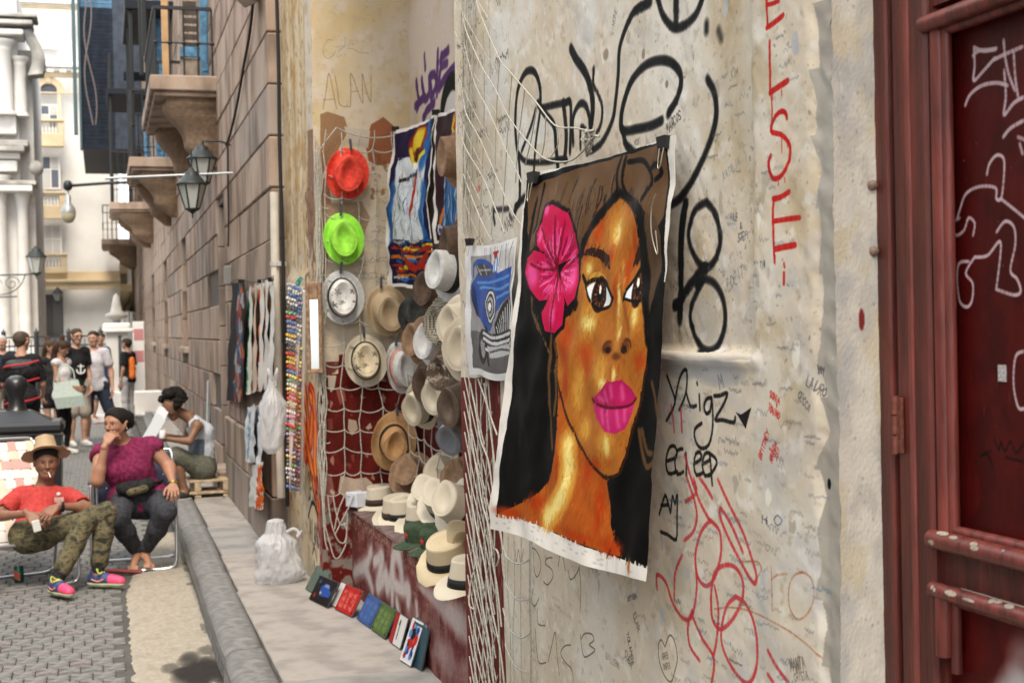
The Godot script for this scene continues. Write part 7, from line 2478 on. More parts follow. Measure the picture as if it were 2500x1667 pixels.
func stall_goods() -> void:
	# plastic bags
	var plastic := mat(flat(.60, .60, .61), .28).duplicate() as StandardMaterial3D
	plastic.albedo_color.a = .62
	plastic.transparency = BaseMaterial3D.TRANSPARENCY_ALPHA
	plastic.backlight_enabled = true
	plastic.backlight = Color(.35, .35, .36)
	var nz := noise(2.4, 77, 3)
	var at: Vector3 = v3(1.001, .147, -8.583)
	var o := thing("plastic_bag", "stuffed white plastic bag standing on the sidewalk by the pier", "bag", at, "white plastic bags")
	var prof := []
	for k in 40:
		var f := k / 39.0
		var r := .0
		if f < .12: r = lerpf(.125, .152, f / .12)
		elif f < .62: r = .152 - .035 * pow((f - .12) / .5, 2.0)
		elif f < .78: r = lerpf(.117, .062, smoothstep(.62, .78, f))
		else: r = lerpf(.062, .045, (f - .78) / .22)
		if k == 39: r = .012
		prof.append([r, f * .385, -.004 + .006 * sin(f * 5.0)])
	put("bag_body", done(bag_shape(Vector3.ZERO, prof, nz, .34, .85)), plastic, o)
	var load_ := mat(flat(.36, .36, .38), .8)
	var fl := Field.new()
	for k in 9: fl.add(v3(rng.randf_range(-.07, .07), .06 + .018 * k, rng.randf_range(-.05, .05)), v3(rng.randf_range(-.08, .08), .07 + .018 * k, rng.randf_range(-.05, .05)), .04, .035, .01)
	put("contents", body_mesh([[fl, .012]]), load_, o)
	var st := begin()
	tube(st, spline([v3(.05, .30, .02), v3(.09, .32, .03), v3(.12, .30, .04), v3(.11, .27, .05), v3(.14, .31, .05)], 5), [.014] + range(19).map(func(k): return .012 - .0003 * k) + [.004], 6)
	put("knotted_handle", done(st), plastic, o)
	at = v3(1.02, .893, -9.018)
	o = thing("plastic_bag", "white plastic bag hanging from the conduit pipe under the canvases", "bag", at, "white plastic bags")
	prof = []
	for k in 36:
		var f := k / 35.0
		var r := .055 + .030 * sin(minf(f * 2.2, 1.0) * PI * .5) if f < .62 else lerpf(.085, .018, smoothstep(.62, 1.0, f))
		if f < .08: r *= .45 + f * 6.8
		prof.append([r, f * .46, .012 * sin(f * 4.0) + .02 * f])
	put("bag_body", done(bag_shape(Vector3.ZERO, prof, noise(2.8, 78, 3), .30, .9)), plastic, o)
	st = begin()
	for s in [-1, 1]: sheet(st, 3, 8, func(u: float, v: float) -> Vector3: return v3(.02 + s * .03 * (1.0 - v) + (u - .5) * .03 * (.4 + v), .43 + .12 * (1.0 - v), .01 * sin(v * 6.0)), .0015)
	put("handle", done(st), plastic, o)
	# bracelets on their board
	var wood := mottled([flat(.48, .42, .36), flat(.62, .56, .49)], [.3, .7], .5, .7, 1010, .1, .02)
	o = thing("bracelet_board", "tall narrow board covered with strings of coloured bracelets beside the mirror", "board", v3(1.15, .6, -9.0))
	var tl: Vector3 = v3(1.08, 1.967, -8.403)
	var bl: Vector3 = v3(1.08, .688, -8.609)
	var tr: Vector3 = v3(1.17, 1.94, -8.417)
	var br: Vector3 = v3(1.17, .669, -8.782)
	st = begin(false)
	loft(st, [PackedVector3Array([bl, br, br + v3(.02, 0, -.03), bl + v3(.02, 0, -.03)]), PackedVector3Array([tl, tr, tr + v3(.02, 0, -.03), tl + v3(.02, 0, -.03)])], true, false)
	place("board", done(st), wood, o)
	st = begin(false)
	bar(st, br + v3(0, 0, .012), tr + v3(0, -.02, .012), .022, .03, Vector3.BACK, .002)
	place("edge_strip", done(st), mat(flat(.60, .57, .52), .6), o)
	var bead := [flat(.55, .05, .04), flat(.70, .42, .05), flat(.10, .20, .45), flat(.62, .60, .56), flat(.12, .10, .10), flat(.55, .22, .30), flat(.18, .36, .18), flat(.36, .30, .42), flat(.72, .58, .20), flat(.30, .14, .08)]
	for r in 46:
		for c in 2:
			var f := (r + .3 + .3 * c) / 46.5
			var p := tl.lerp(bl, f).lerp(tr.lerp(br, f), .25 + .38 * c + rng.randfn(0, .04)) + v3(-.01, 0, .015)
			var x := (tr - tl).normalized()
			st = begin()
			for k in 4: tube(st, [p + x * (-.030 + .016 * k) + v3(0, rng.randfn(0, .003), .004), p + x * (-.019 + .016 * k) + v3(0, rng.randfn(0, .004), .008)], [.009, .011], 6)
			var idx := int(rng.randf() * 10.0)
			var zone := f * 5.0
			if zone > 1.6 and zone < 3.0 and rng.randf() < .6: idx = [1, 8, 0][rng.randi() % 3]
			elif zone < 1.6 and rng.randf() < .5: idx = [2, 3, 4][rng.randi() % 3]
			elif zone > 3.6 and rng.randf() < .4: idx = [7, 5, 4][rng.randi() % 3]
			place("bracelet", done(st), mat(bead[idx], .5), o)
	st = begin()
	for k in 7: tube(st, wiggle(tl.lerp(tr, .5 + rng.randf() * .3), tl.lerp(tr, .6 + rng.randf() * .4) + v3(0, .04 + .03 * rng.randf(), .01), 3, .006), .003, 4)
	place("string_ends", done(st), mat(flat(.04, .35, .30), .6), o)
	# mirror in a wooden frame
	var mt: Vector3 = v3(1.162, 1.955, -7.96)
	o = thing("mirror", "long narrow mirror in a reddish wooden frame hanging at the niche corner", "mirror", mt)
	o.basis = Basis(Vector3.UP, -.30)
	var frame := mottled([flat(.22, .11, .055), flat(.34, .18, .09), flat(.38, .22, .12)], [.25, .5, .8], .3, .5, 1020, .08, .02)
	st = begin(false)
	abox(st, v3(-.046, -.52, -.008), v3(.046, -.005, .0))
	put("back", done(st), frame, o)
	for q in [[-.046, -.024, -.52, -.0], [.024, .046, -.52, -.0], [-.024, .024, -.52, -.495], [-.024, .024, -.10, -.0]]:
		st = begin(false)
		abox(st, v3(q[0], q[2], .0), v3(q[1], q[3], .016), .003)
		put("frame", done(st), frame, o)
	st = begin(false)
	abox(st, v3(-.024, -.495, .0005), v3(.024, -.10, .004))
	put("glass", done(st), mat(Color(.86, .88, .86), .04, 1.0), o)
	st = begin()
	tube(st, [v3(-.01, -.01, .008), v3(.0, .05, .004), v3(.012, -.01, .008)], .0018, 4)
	tube(st, [v3(.0, .05, .004), v3(.004, .30, -.01)], .0016, 4)
	put("hanging_wire", done(st), mat(flat(.15, .12, .10), .5, .5), o)
	# number plates and small pictures leaning along the plinth
	var g := "plates leaning along the plinth"
	plate(v3(1.135, .15, -8.105), -8.0, Vector2(.30, .155), Color(.30, .36, .32), 0, "grey-green plate tucked behind the plastic bag", g)
	plate(v3(1.12, .15, -7.783), -11.5, Vector2(.30, .150), Color(.05, .05, .06), 1, "black plate with a painted blue car on it", g)
	plate(v3(1.189, .15, -7.663), -9.5, Vector2(.10, .140), Color(.78, .78, .77), 5, "white plate standing behind the red one", g)
	plate(v3(1.209, .15, -7.466), -11.5, Vector2(.26, .150), Color(.62, .10, .09), 2, "bright red plate with pale characters", g)
	plate(v3(1.263, .15, -7.161), -5.0, Vector2(.26, .150), Color(.18, .30, .52), 3, "blue plate next to the olive green one", g)
	plate(v3(1.287, .15, -6.888), -5.0, Vector2(.26, .150), Color(.27, .36, .17), 4, "olive green plate with pale characters", g)
	plate(v3(1.317, .15, -6.611), -4.5, Vector2(.20, .150), Color(.78, .77, .76), 6, "white plate with black numbers and a red side", g)
	plate(v3(1.29, .15, -6.231), -7.0, Vector2(.155, .205), Color(.80, .80, .80), 7, "small picture splashed with red, blue and black, foremost of the leaning plates", g)
	for k in 4: plate((v3(1.317, .15, -6.168) as Vector3) + v3(.012 * k, 0, -.02 * k), -7.0 + k * 2.0, Vector2(.20, .19), [Color(.10, .25, .30), Color(.06, .06, .07), Color(.55, .57, .58), Color(.08, .09, .10)][k], 8, ["teal-black plate, first behind the red and blue picture", "black plate, second behind the red and blue picture", "grey plate, third behind the red and blue picture", "black plate, last of the stack behind the red and blue picture"][k], g)

func plate(at: Vector3, turn_deg: float, size: Vector2, base: Color, kind: int, label: String, group: String) -> void:
	var o := thing("plate", label, "plate", at, group)
	# its long side runs along the street, turned a little; it leans back on the plinth
	var along := v3(sin(deg_to_rad(-turn_deg)), 0, cos(deg_to_rad(turn_deg)))
	var lean := clampf((PLINTH - at.x - .01) / size.y, .10, .55)
	var up := (Vector3.UP + along.cross(Vector3.UP) * -lean).normalized()
	if up.x < .0: up = (Vector3.UP + along.cross(Vector3.UP) * lean).normalized()
	var face := along.cross(up).normalized()
	if face.x > .0: face = -face
	o.basis = Basis(along, up, along.cross(up)) if along.cross(up).dot(face) > .0 else Basis(-along, up, face)
	var s := 1.0 if along.cross(up).dot(face) > .0 else -1.0
	var st := begin(false)
	box(st, Transform3D(Basis.IDENTITY, v3(0, size.y * .5, -.003)), v3(size.x, size.y, .005), .0015)
	put("plate_body", done(st), mat(flat(.05, .05, .055), .45), o)
	var c := Canvas.new(160, int(160 * size.y / size.x), Vector2(0, size.y), Vector2(size.x, 0), base)
	var w := size.x
	var h := size.y
	match kind:
		1:
			c.fill([Vector2(.10, .06) * 1.0, Vector2(.10, .095), Vector2(.14, .12), Vector2(.21, .12), Vector2(.23, .09), Vector2(.26, .085), Vector2(.26, .05), Vector2(.12, .04)], Color(.12, .26, .55))
			c.fill([Vector2(.135, .10), Vector2(.15, .117), Vector2(.20, .117), Vector2(.215, .10)], Color(.42, .48, .56))
			c.dab(Vector2(.12, .06), Vector2(.02, .012), Color(.75, .65, .40), .9)
			c.dab(Vector2(.05, .035), Vector2(.03, .02), Color(.55, .12, .10), .9)
			c.dab(Vector2(.05, .12), Vector2(.02, .018), Color(.15, .30, .55), .9)
			c.dab(Vector2(.28, .08), Vector2(.025, .05), Color(.16, .16, .20), .9)
		2, 3, 4, 0:
			var ink: Color = [Color(.22, .28, .24), Color.BLACK, Color(.80, .50, .46), Color(.34, .45, .62), Color(.48, .56, .36)][kind]
			for k in 9: c.write(["HAB", "CU", "P12", "B60", "MAT"][(k + kind) % 5].substr(0, 3), Vector2(.03 + .072 * (k % 3), h - .030 - .036 * (k / 3)), Vector2(1, 0), .026, ink, .004)
			for q in [Vector2(.02, .015), Vector2(w - .02, .015), Vector2(.02, h - .015), Vector2(w - .02, h - .015)]: c.dab(q, Vector2(.008, .008), Color(.06, .06, .06), 1.0, .3)
		5: c.fill([Vector2(0, 0), Vector2(0, .05), Vector2(w, .03), Vector2(w, 0)], Color(.55, .52, .50))
		6:
			c.fill([Vector2(0, 0), Vector2(0, h), Vector2(w * .34, h), Vector2(w * .34, 0)], Color(.58, .10, .10))
			c.write("13", Vector2(w * .42, h * .80), Vector2(1, 0), .09, Color(.06, .06, .06), .014, 1.0, .1)
		7:
			c.fill([Vector2(.012, .012), Vector2(.012, h - .012), Vector2(w - .012, h - .012), Vector2(w - .012, .012)], Color(.74, .76, .80))
			for k in 26: c.dab(Vector2(c.rng.randf_range(.03, w - .03), c.rng.randf_range(.03, h - .03)), Vector2(c.rng.randf_range(.012, .03), c.rng.randf_range(.012, .03)), [Color(.68, .08, .07), Color(.10, .22, .48), Color(.05, .05, .06), Color(.62, .10, .09), Color(.28, .48, .68)][k % 5], 1.0, .4)
	st = begin()
	sheet(st, 1, 1, func(u: float, v: float) -> Vector3: return v3((u - .5) * (size.x - .006), lerpf(size.y - .003, .003, v), .0012))
	put("plate_face", done(st), mat(base, .35) if kind == 8 or kind == 5 else printed(c.img, .35), o)

# ------------------------------------------------------------------ seats and other things in the street
func webbing(root: Node3D, a: Vector3, b: Vector3, c: Vector3, d: Vector3, across: int, down: int, m1: Array, m2: Array, sagd: float) -> void:
	var n := (b - a).cross(d - a).normalized()
	var f := func(u: float, v: float) -> Vector3: return a.lerp(b, u).lerp(d.lerp(c, u), v) + n * sagd * sin(PI * u) * sin(PI * v)
	for k in across:
		var st := begin()
		sheet(st, 2, 14, func(u: float, v: float) -> Vector3: return f.call((k + .06 + .88 * u) / across, v) + n * .0035 * (1.0 if int(v * down * .999) % 2 == k % 2 else -1.0), .0014)
		put("strap", done(st), m1[k % m1.size()], root)
	for k in down:
		var st := begin()
		sheet(st, 14, 2, func(u: float, v: float) -> Vector3: return f.call(u, (k + .06 + .88 * v) / down) + n * .0035 * (-1.0 if int(u * across * .999) % 2 == k % 2 else 1.0), .0014)
		put("strap", done(st), m2[k % m2.size()], root)

func lawn_chair(at: Vector3, turn: float, label: String, w: float, seat: float, back_len: float, recline: float, depth: float, m1: Array, m2: Array, arm_m: Material) -> Node3D:
	var o := thing("folding_chair", label, "chair", at, "folding chairs in the street")
	o.rotation.y = turn
	var metal := mat(flat(.55, .56, .57), .28, .9)
	var h := w * .5
	var arm := seat + .20
	var bend := func(p: Array) -> Array: return spline(p, 4)
	for s in [-1.0, 1.0]:
		var st := begin()
		tube(st, [v3(s * h, arm, -.22), v3(s * h, arm, depth * .5)], .011, 8)
		put("arm_tube", done(st), metal, o)
		st = begin(false)
		box(st, Transform3D(Basis.IDENTITY, v3(s * h, arm + .014, .05)), v3(.042, .02, depth * .72), .007)
		put("armrest", done(st), arm_m, o)
		st = begin()
		tube(st, [v3(s * (h - .02), seat, depth * .5), v3(s * (h - .02), seat - .04, -depth * .45)], .011, 8)
		put("seat_rail", done(st), metal, o)
		st = begin()
		var top := v3(s * (h - .02), seat - .03 + back_len * cos(recline), -depth * .42 - back_len * sin(recline))
		tube(st, [v3(s * (h - .02), seat - .03, -depth * .42), top], .011, 8)
		put("back_post", done(st), metal, o)
	var st := begin()
	for z in [[depth * .5, depth * .62], [-depth * .35, -depth * .60]]:
		tube(st, bend.call([v3(-h, arm - .005, z[0]), v3(-h, .16, lerpf(z[0], z[1], .8)), v3(-h + .01, .05, z[1]), v3(-h + .07, .014, z[1]), v3(0, .012, z[1]), v3(h - .07, .014, z[1]), v3(h - .01, .05, z[1]), v3(h, .16, lerpf(z[0], z[1], .8)), v3(h, arm - .005, z[0])]), .012, 8)
		put("leg_frame", done(st), metal, o)
		st = begin()
	var tl := v3(-h + .02, seat - .03 + back_len * cos(recline), -depth * .42 - back_len * sin(recline))
	var tr := v3(h - .02, tl.y, tl.z)
	tube(st, bend.call([tl + v3(0, -.05, .02), tl + v3(.01, .0, 0), tl + v3(.06, .02, -.01), tr + v3(-.06, .02, -.01), tr + v3(-.01, 0, 0), tr + v3(0, -.05, .02)]), .011, 8)
	put("top_rail", done(st), metal, o)
	st = begin()
	tube(st, [v3(-h + .02, seat, depth * .5), v3(h - .02, seat, depth * .5)], .011, 8)
	put("front_rail", done(st), metal, o)
	webbing(o, tl, tr, v3(h - .02, seat - .03, -depth * .42), v3(-h + .02, seat - .03, -depth * .42), 8, int(back_len / .075), m1, m2, -.02)
	webbing(o, v3(-h + .02, seat - .04, -depth * .42), v3(h - .02, seat - .04, -depth * .42), v3(h - .02, seat, depth * .48), v3(-h + .02, seat, depth * .48), 8, 6, m1, m2, .05)
	return o

func street_things() -> void:
	var white := mat(flat(.62, .60, .57), .6)
	var pinkish := mat(flat(.52, .30, .27), .6)
	var straw := mat(flat(.58, .50, .40), .6)
	var navy := mat(flat(.03, .035, .07), .6)
	lawn_chair(v3(-.545, 0, -10.0), .32, "aluminium folding chair with pink and white plaid straps under the man in red", .56, .30, .80, .62, .46, [white, pinkish, white, straw], [white, straw, pinkish, white], white)
	lawn_chair(v3(.19, 0, -10.42), -.05, "aluminium folding chair with dark navy straps under the woman in magenta", .58, .42, .42, .25, .42, [navy], [navy], mat(flat(.03, .03, .035), .5))
	# drink can
	var at: Vector3 = v3(-.589, .004, -10.042)
	var c := thing("drink_can", "green drink can on the pavers beside the chair leg", "can", at)
	var st := begin()
	lathe(st, [Vector2(.025, .0), Vector2(.033, .012), Vector2(.033, .105), Vector2(.027, .118)], Transform3D.IDENTITY, 20)
	put("can_body", done(st), mat(flat(.015, .13, .07), .3, .5), c)
	st = begin()
	lathe(st, [Vector2(.027, .118), Vector2(.027, .121), Vector2(.024, .121), Vector2(.023, .117), Vector2(.001, .117)], Transform3D.IDENTITY, 20)
	put("can_lid", done(st), mat(flat(.6, .6, .6), .3, .9), c)
	st = begin()
	sheet(st, 8, 6, func(u: float, v: float) -> Vector3:
		var a := -1.2 + u * 1.5
		return v3(sin(a) * .0334, .095 - .06 * v - .02 * u, cos(a) * .0334))
	put("red_label", done(st), mat(flat(.50, .10, .07), .4), c)
	# black box with a rounded knob, before the backpack man
	var bx := thing("black_chest", "black box with a sloping lid and a rounded knob behind the plaid chair", "chest", v3(-.74, -.14, -12.4))
	var black := mat(flat(.016, .016, .018), .32)
	st = begin()
	loft(st, [PackedVector3Array([v3(-.30, .0, .24), v3(-.30, .0, -.24), v3(.36, .0, -.24), v3(.36, .0, .24)]), PackedVector3Array([v3(-.33, .98, .26), v3(-.33, .98, -.26), v3(.39, .98, -.26), v3(.39, .98, .26)])], true, false)
	put("body", done(st), black, bx)
	st = begin(false)
	box(st, Transform3D(Basis.IDENTITY, v3(.03, 1.06, 0)), v3(.76, .10, .56), .03)
	put("lid", done(st), black, bx)
	st = begin()
	loft(st, [PackedVector3Array([v3(-.30, 1.10, .22), v3(-.30, 1.10, -.22), v3(.33, 1.10, -.22), v3(.33, 1.10, .22)]), PackedVector3Array([v3(-.10, 1.20, .10), v3(-.10, 1.20, -.10), v3(.14, 1.20, -.10), v3(.14, 1.20, .10)])], true, false)
	put("lid_top", done(st), black, bx)
	st = begin()
	lathe(st, [Vector2(.10, 1.19), Vector2(.075, 1.22), Vector2(.06, 1.30), Vector2(.085, 1.36), Vector2(.10, 1.41), Vector2(.085, 1.46), Vector2(.04, 1.49), Vector2(.001, 1.495)], Transform3D(Basis.IDENTITY, v3(.03, 0, 0)), 18)
	put("knob", done(st), black, bx)
	# pallet under the boy
	var pine := mottled([flat(.36, .25, .14), flat(.50, .37, .22), flat(.56, .43, .28)], [.25, .5, .8], .5, .8, 1030, .15, .02)
	var pal := thing("pallet", "rough wooden pallet piece that the boy in the tank top sits on", "pallet", v3(.93, .147, -13.42))
	for y in [.155, .045]:
		for k in 3:
			st = begin(false)
			box(st, Transform3D(Basis(Vector3.UP, .06 + rng.randfn(0, .02)), v3(.0, y, -.17 + k * .17)), v3(.40, .022, .10), .003)
			put("plank", done(st), pine, pal)
	for x in [-.13, .13]:
		for y in [.10, .012]:
			st = begin(false)
			box(st, Transform3D(Basis(Vector3.UP, .06), v3(x, y, .0)), v3(.06, .085 if y > .05 else .024, .44), .004)
			put("bearer", done(st), pine, pal)
	# board with a picture leaning by the doorway
	var lb := thing("leaning_board", "narrow black and white board leaning on the wall behind the boy", "board", v3(1.113, .3, -15.718))
	lb.basis = Basis(Vector3.BACK, -.05) * Basis(Vector3.UP, .9)
	st = begin(false)
	box(st, Transform3D(Basis.IDENTITY, v3(0, .42, 0)), v3(.20, .86, .015), .003)
	put("board", done(st), mat(flat(.50, .52, .55), .6), lb)
	st = begin(false)
	box(st, Transform3D(Basis.IDENTITY, v3(.015, .42, .009)), v3(.13, .80, .003))
	put("dark_print", done(st), mat(flat(.05, .05, .06), .5), lb)
	# sheets and cup before the boy
	for k in 2:
		st = begin()
		var p: Vector3 = [v3(.461, .878, -13.1), v3(.423, .815, -13.05)][k]
		sheet(st, 4, 5, func(u: float, v: float) -> Vector3: return p + Basis(Vector3.BACK, -.45 - .1 * k) * v3((u - .5) * .10, (.5 - v) * .26 + .012 * sin(u * 5.0), .03 * u), .002)
		tag(put("sketch_sheet", done(st), mat([flat(.66, .67, .70), flat(.55, .57, .60)][k], .7)), ["white sheet propped up in front of the boy's hands", "grey sheet beneath the white one in front of the boy"][k], "sheet")
	st = begin()
	lathe(st, [Vector2(.026, 0), Vector2(.034, .075), Vector2(.031, .075), Vector2(.024, .004), Vector2(.001, .004)], Transform3D(Basis.IDENTITY, v3(.494, .729, -13.05)), 14)
	tag(put("paper_cup", done(st), mat(flat(.66, .64, .66), .6)), "small white cup in front of the boy's hands", "cup")
	# bundle of cloth by the step
	var f := Field.new()
	for k in 7: f.add(v3(1.187, .25, -14.109) + v3(rng.randfn(0, .05), .02 + rng.randf() * .06, rng.randfn(0, .05)), v3(1.187, .25, -14.109) + v3(rng.randfn(0, .06), rng.randf() * .05, rng.randfn(0, .06)), .045, .04, .03)
	tag(put("cloth_bundle", body_mesh([[f, .014]]), mat(flat(.34, .38, .46), .9)), "crumpled grey-blue cloth bundle beside the pallet", "cloth")
	# red-handled stick lying under the woman's chair
	st = begin()
	tube(st, [v3(-.12, .035, -10.15), v3(.22, .02, -10.05)], .017, 8)
	tag(put("red_bar", done(st), mat(flat(.20, .03, .03), .5)), "dark red bar lying on the ground by the woman's feet", "bar")

# ------------------------------------------------------------------ people
func skin_mat(c: Color) -> StandardMaterial3D:
	var m := mat(c, .55).duplicate() as StandardMaterial3D
	m.subsurf_scatter_enabled = true
	m.subsurf_scatter_strength = .08
	return m

func hand_field(w: Vector3, d: Vector3, palm: Vector3, thumb: float, curl: float, s := 1.0, spread := .10) -> Field:
	var f := Field.new()
	d = d.normalized()
	palm = (palm - d * palm.dot(d)).normalized()
	var side := d.cross(palm)
	f.add(w - d * .02 * s, w + d * .02 * s, .024 * s, .021 * s, .012 * s)
	for i in 4:
		var o := (1.5 - i) * thumb
		var k := w + d * (.088 - .006 * absf(i - 1.3)) * s + side * o * .0205 * s
		f.add(w + d * .022 * s + side * o * .012 * s, k, .0145 * s, .0108 * s, .012 * s)
		var l: float = [.041, .046, .043, .033][i] * s
		var dd := (d + side * o * spread).normalized()
		var p := k
		for seg in 3:
			var a: float = curl * [.8, 1.15, .7][seg] * (1.0 + .12 * i)
			dd = dd.rotated(side, -a) if dd.rotated(side, -a).dot(palm) > dd.rotated(side, a).dot(palm) else dd.rotated(side, a)
			var q: Vector3 = p + dd * l * [1.0, .66, .52][seg]
			f.add(p, q, [.0098, .0088, .0080][seg] * s, [.0088, .0080, .0070][seg] * s, .004 * s)
			p = q
	var tb := w + d * .028 * s + side * thumb * .020 * s
	var t1 := tb + (d * .62 + side * thumb * .75 + palm * .25).normalized() * .040 * s
	var t2 := t1 + (d * .88 + side * thumb * .38 + palm * .35).normalized() * .032 * s
	var t3 := t2 + (d * .95 + side * thumb * .05 + palm * .45).normalized() * .025 * s
	f.add(tb, t1, .0145 * s, .011 * s, .010 * s).add(t1, t2, .0108 * s, .0098 * s, .004 * s).add(t2, t3, .0096 * s, .0078 * s, .004 * s)
	return f

func head_field(c: Vector3, b: Basis, s: float, jaw := 1.0) -> Field:
	var f := Field.new()
	var at := func(x: float, y: float, z: float) -> Vector3: return c + b * (v3(x, y, z) * s)
	f.add(at.call(0, .030, -.028), at.call(0, .036, .008), .078 * s, .074 * s, .02 * s)
	f.add(at.call(0, .0, .030), at.call(0, -.078, .046), .056 * s, .034 * s * jaw, .04 * s)
	for x in [-1.0, 1.0]:
		f.add(at.call(x * .046, -.032, .008), at.call(x * .022, -.082, .044), .028 * s * jaw, .022 * s * jaw, .03 * s)
		f.add(at.call(x * .040, -.018, .052), at.call(x * .030, -.026, .064), .020 * s, .014 * s, .025 * s)
		f.add(at.call(x * .016, .026, .080), at.call(x * .044, .022, .062), .010 * s, .011 * s, .016 * s)
	f.add(at.call(0, .016, .084), at.call(0, -.026, .104), .0075 * s, .0115 * s, .010 * s)
	for x in [-1.0, 1.0]: f.add(at.call(x * .010, -.030, .094), at.call(x * .013, -.032, .088), .0075 * s, .007 * s, .006 * s)
	f.add(at.call(-.016, -.056, .080), at.call(.016, -.056, .080), .009 * s, .009 * s, .012 * s)
	f.add(at.call(0, -.086, .066), at.call(0, -.092, .062), .019 * s * jaw, .018 * s * jaw, .016 * s)
	for x in [-1.0, 1.0]: f.carve(at.call(x * .031, .005, .090), at.call(x * .033, .005, .092), .013 * s, .012 * s, .014 * s)
	for x in [-1.0, 1.0]:
		for k in 7:
			var a := -1.9 + k * .62
			f.add(at.call(x * .079, .002 + sin(a) * .022, -.006 + cos(a) * x * .0 + cos(a) * .012), at.call(x * .083, .002 + sin(a + .6) * .022, -.008 + cos(a + .6) * .012), .0075 * s, .007 * s, .006 * s)
	return f

func face_parts(o: Node3D, c: Vector3, b: Basis, s: float, brow: Color, lip: Color) -> void:
	var at := func(x: float, y: float, z: float) -> Vector3: return c + b * (v3(x, y, z) * s)
	for x in [-1.0, 1.0]:
		var st := begin()
		lathe(st, [Vector2(.001, -.0125), Vector2(.009, -.009), Vector2(.0125, 0), Vector2(.009, .009), Vector2(.001, .0125)].map(func(q): return q * s), Transform3D(b, at.call(x * .032, .004, .0695)), 12)
		var eye := place("eye", done(st), mat(flat(.62, .58, .54), .25), o)
		st = begin()
		lathe(st, [Vector2(.0062, .0), Vector2(.0050, .0016), Vector2(.0002, .0024)].map(func(q): return q * s), Transform3D(b * Basis(Vector3.RIGHT, PI / 2), at.call(x * .032, .004, .0808)), 10)
		place("iris", done(st), mat(flat(.03, .015, .01), .2), o)
		st = begin()
		tube(st, [at.call(x * .016, .0215, .0865), at.call(x * .032, .0265, .082), at.call(x * .050, .019, .066)], [.0028 * s, .0036 * s, .0018 * s], 6)
		place("eyebrow", done(st), mat(brow, .9), o)
		st = begin()
		tube(st, [at.call(x * .019, .006, .081), at.call(x * .032, .0135, .083), at.call(x * .046, .006, .073)], .0026 * s, 6)
		place("eyelid", done(st), mat(lip.darkened(.2), .6), o)
	for y in [[-.0525, .0045], [-.0605, .0052]]:
		var st := begin()
		tube(st, spline([at.call(-.024, -.056, .078), at.call(-.010, y[0], .088), at.call(.0, y[0] - .001, .0895), at.call(.010, y[0], .088), at.call(.024, -.056, .078)], 3), range(13).map(func(k): return (.0015 + y[1] * .8 * sin(PI * k / 12.0)) * s), 6)
		place("lips", done(st), mat(lip, .45), o)

func hair_field(c: Vector3, b: Basis, s: float, grow: float, low: float, fringe := .055) -> Field:
	var f := Field.new()
	f.add(c + b * (v3(0, .032, -.032) * s), c + b * (v3(0, .042, .008) * s), (.080 + grow) * s, (.075 + grow) * s, .02 * s)
	f.add(c + b * (v3(0, .0, -.045) * s), c + b * (v3(0, low, -.042) * s), (.068 + grow) * s, (.052 + grow) * s, .03 * s)
	f.carve(c + b * (v3(0, -.02, .095) * s), c + b * (v3(0, -.12, .06) * s), fringe * 1.25 * s, .085 * s, .012 * s)
	f.ripple = .006 * s
	return f

# j: joints in world axes: pelvis, chest, neck, head, shL elL wrL shR elR wrR hiL knL anL toL hiR knR anR toR (L: the person's own left)
func body_fields(j: Dictionary, s: float, fat: float, look: Basis, cell: float, hands: Array, jaw := 1.0, barefoot := false) -> Array:
	var f := Field.new()
	var waist: Vector3 = (j.pelvis as Vector3).lerp(j.chest, .5)
	f.add(j.pelvis, waist, .125 * s * fat, .108 * s * fat, .04).add(waist, j.chest, .108 * s * fat, .125 * s * fat, .04)
	f.add(j.hiL, j.hiR, .105 * s * fat, .105 * s * fat, .04)
	f.add(j.shL, j.shR, .056 * s, .056 * s, .05).add(j.chest, j.neck, .10 * s * fat, .055 * s, .05)
	f.add(j.neck, j.head + look * v3(0, -.05 * s, -.01 * s), .056 * s, .052 * s, .02)
	for k in ["L", "R"]:
		f.chain([j["sh" + k], j["el" + k], j["wr" + k]], [.050 * s * fat, .037 * s * fat, .024 * s], .02)
		var mid: Vector3 = (j["el" + k] as Vector3).lerp(j["wr" + k], .3)
		f.add(j["el" + k], mid, .037 * s * fat, .036 * s * fat, .02)
		f.chain([j["hi" + k], j["kn" + k], j["an" + k]], [.082 * s * fat, .054 * s * fat, .034 * s], .03)
		var calf: Vector3 = (j["kn" + k] as Vector3).lerp(j["an" + k], .35)
		f.add(calf, (j["kn" + k] as Vector3).lerp(j["an" + k], .55), .050 * s * fat, .042 * s * fat, .03)
		var heel: Vector3 = j["an" + k] + (j["an" + k] - j["to" + k]).normalized() * .03 * s + Vector3.DOWN * .03 * s
		f.add(j["an" + k], heel, .034 * s, .030 * s, .02).add(j["an" + k], j["to" + k], .034 * s, .024 * s, .02)
		if barefoot:
			var d: Vector3 = (j["to" + k] - j["an" + k]).normalized()
			var sd := d.cross(Vector3.UP).normalized()
			for q in 5: f.add(j["to" + k] + sd * (q - 2) * .016 * s, j["to" + k] + sd * (q - 2) * .018 * s + d * (.034 - .004 * absf(q - 1)) * s, .012 * s, .009 * s, .006)
	var out_ := [[f, cell], [head_field(j.head, look, s, jaw), minf(cell * .6, .0085 * s)]]
	for h in hands: out_.append([hand_field(h[0], h[1], h[2], h[3], h[4], s * (h[5] if h.size() > 5 else 1.0), h[6] if h.size() > 6 else .1), .0048 if cell < .016 else .0065])
	return out_

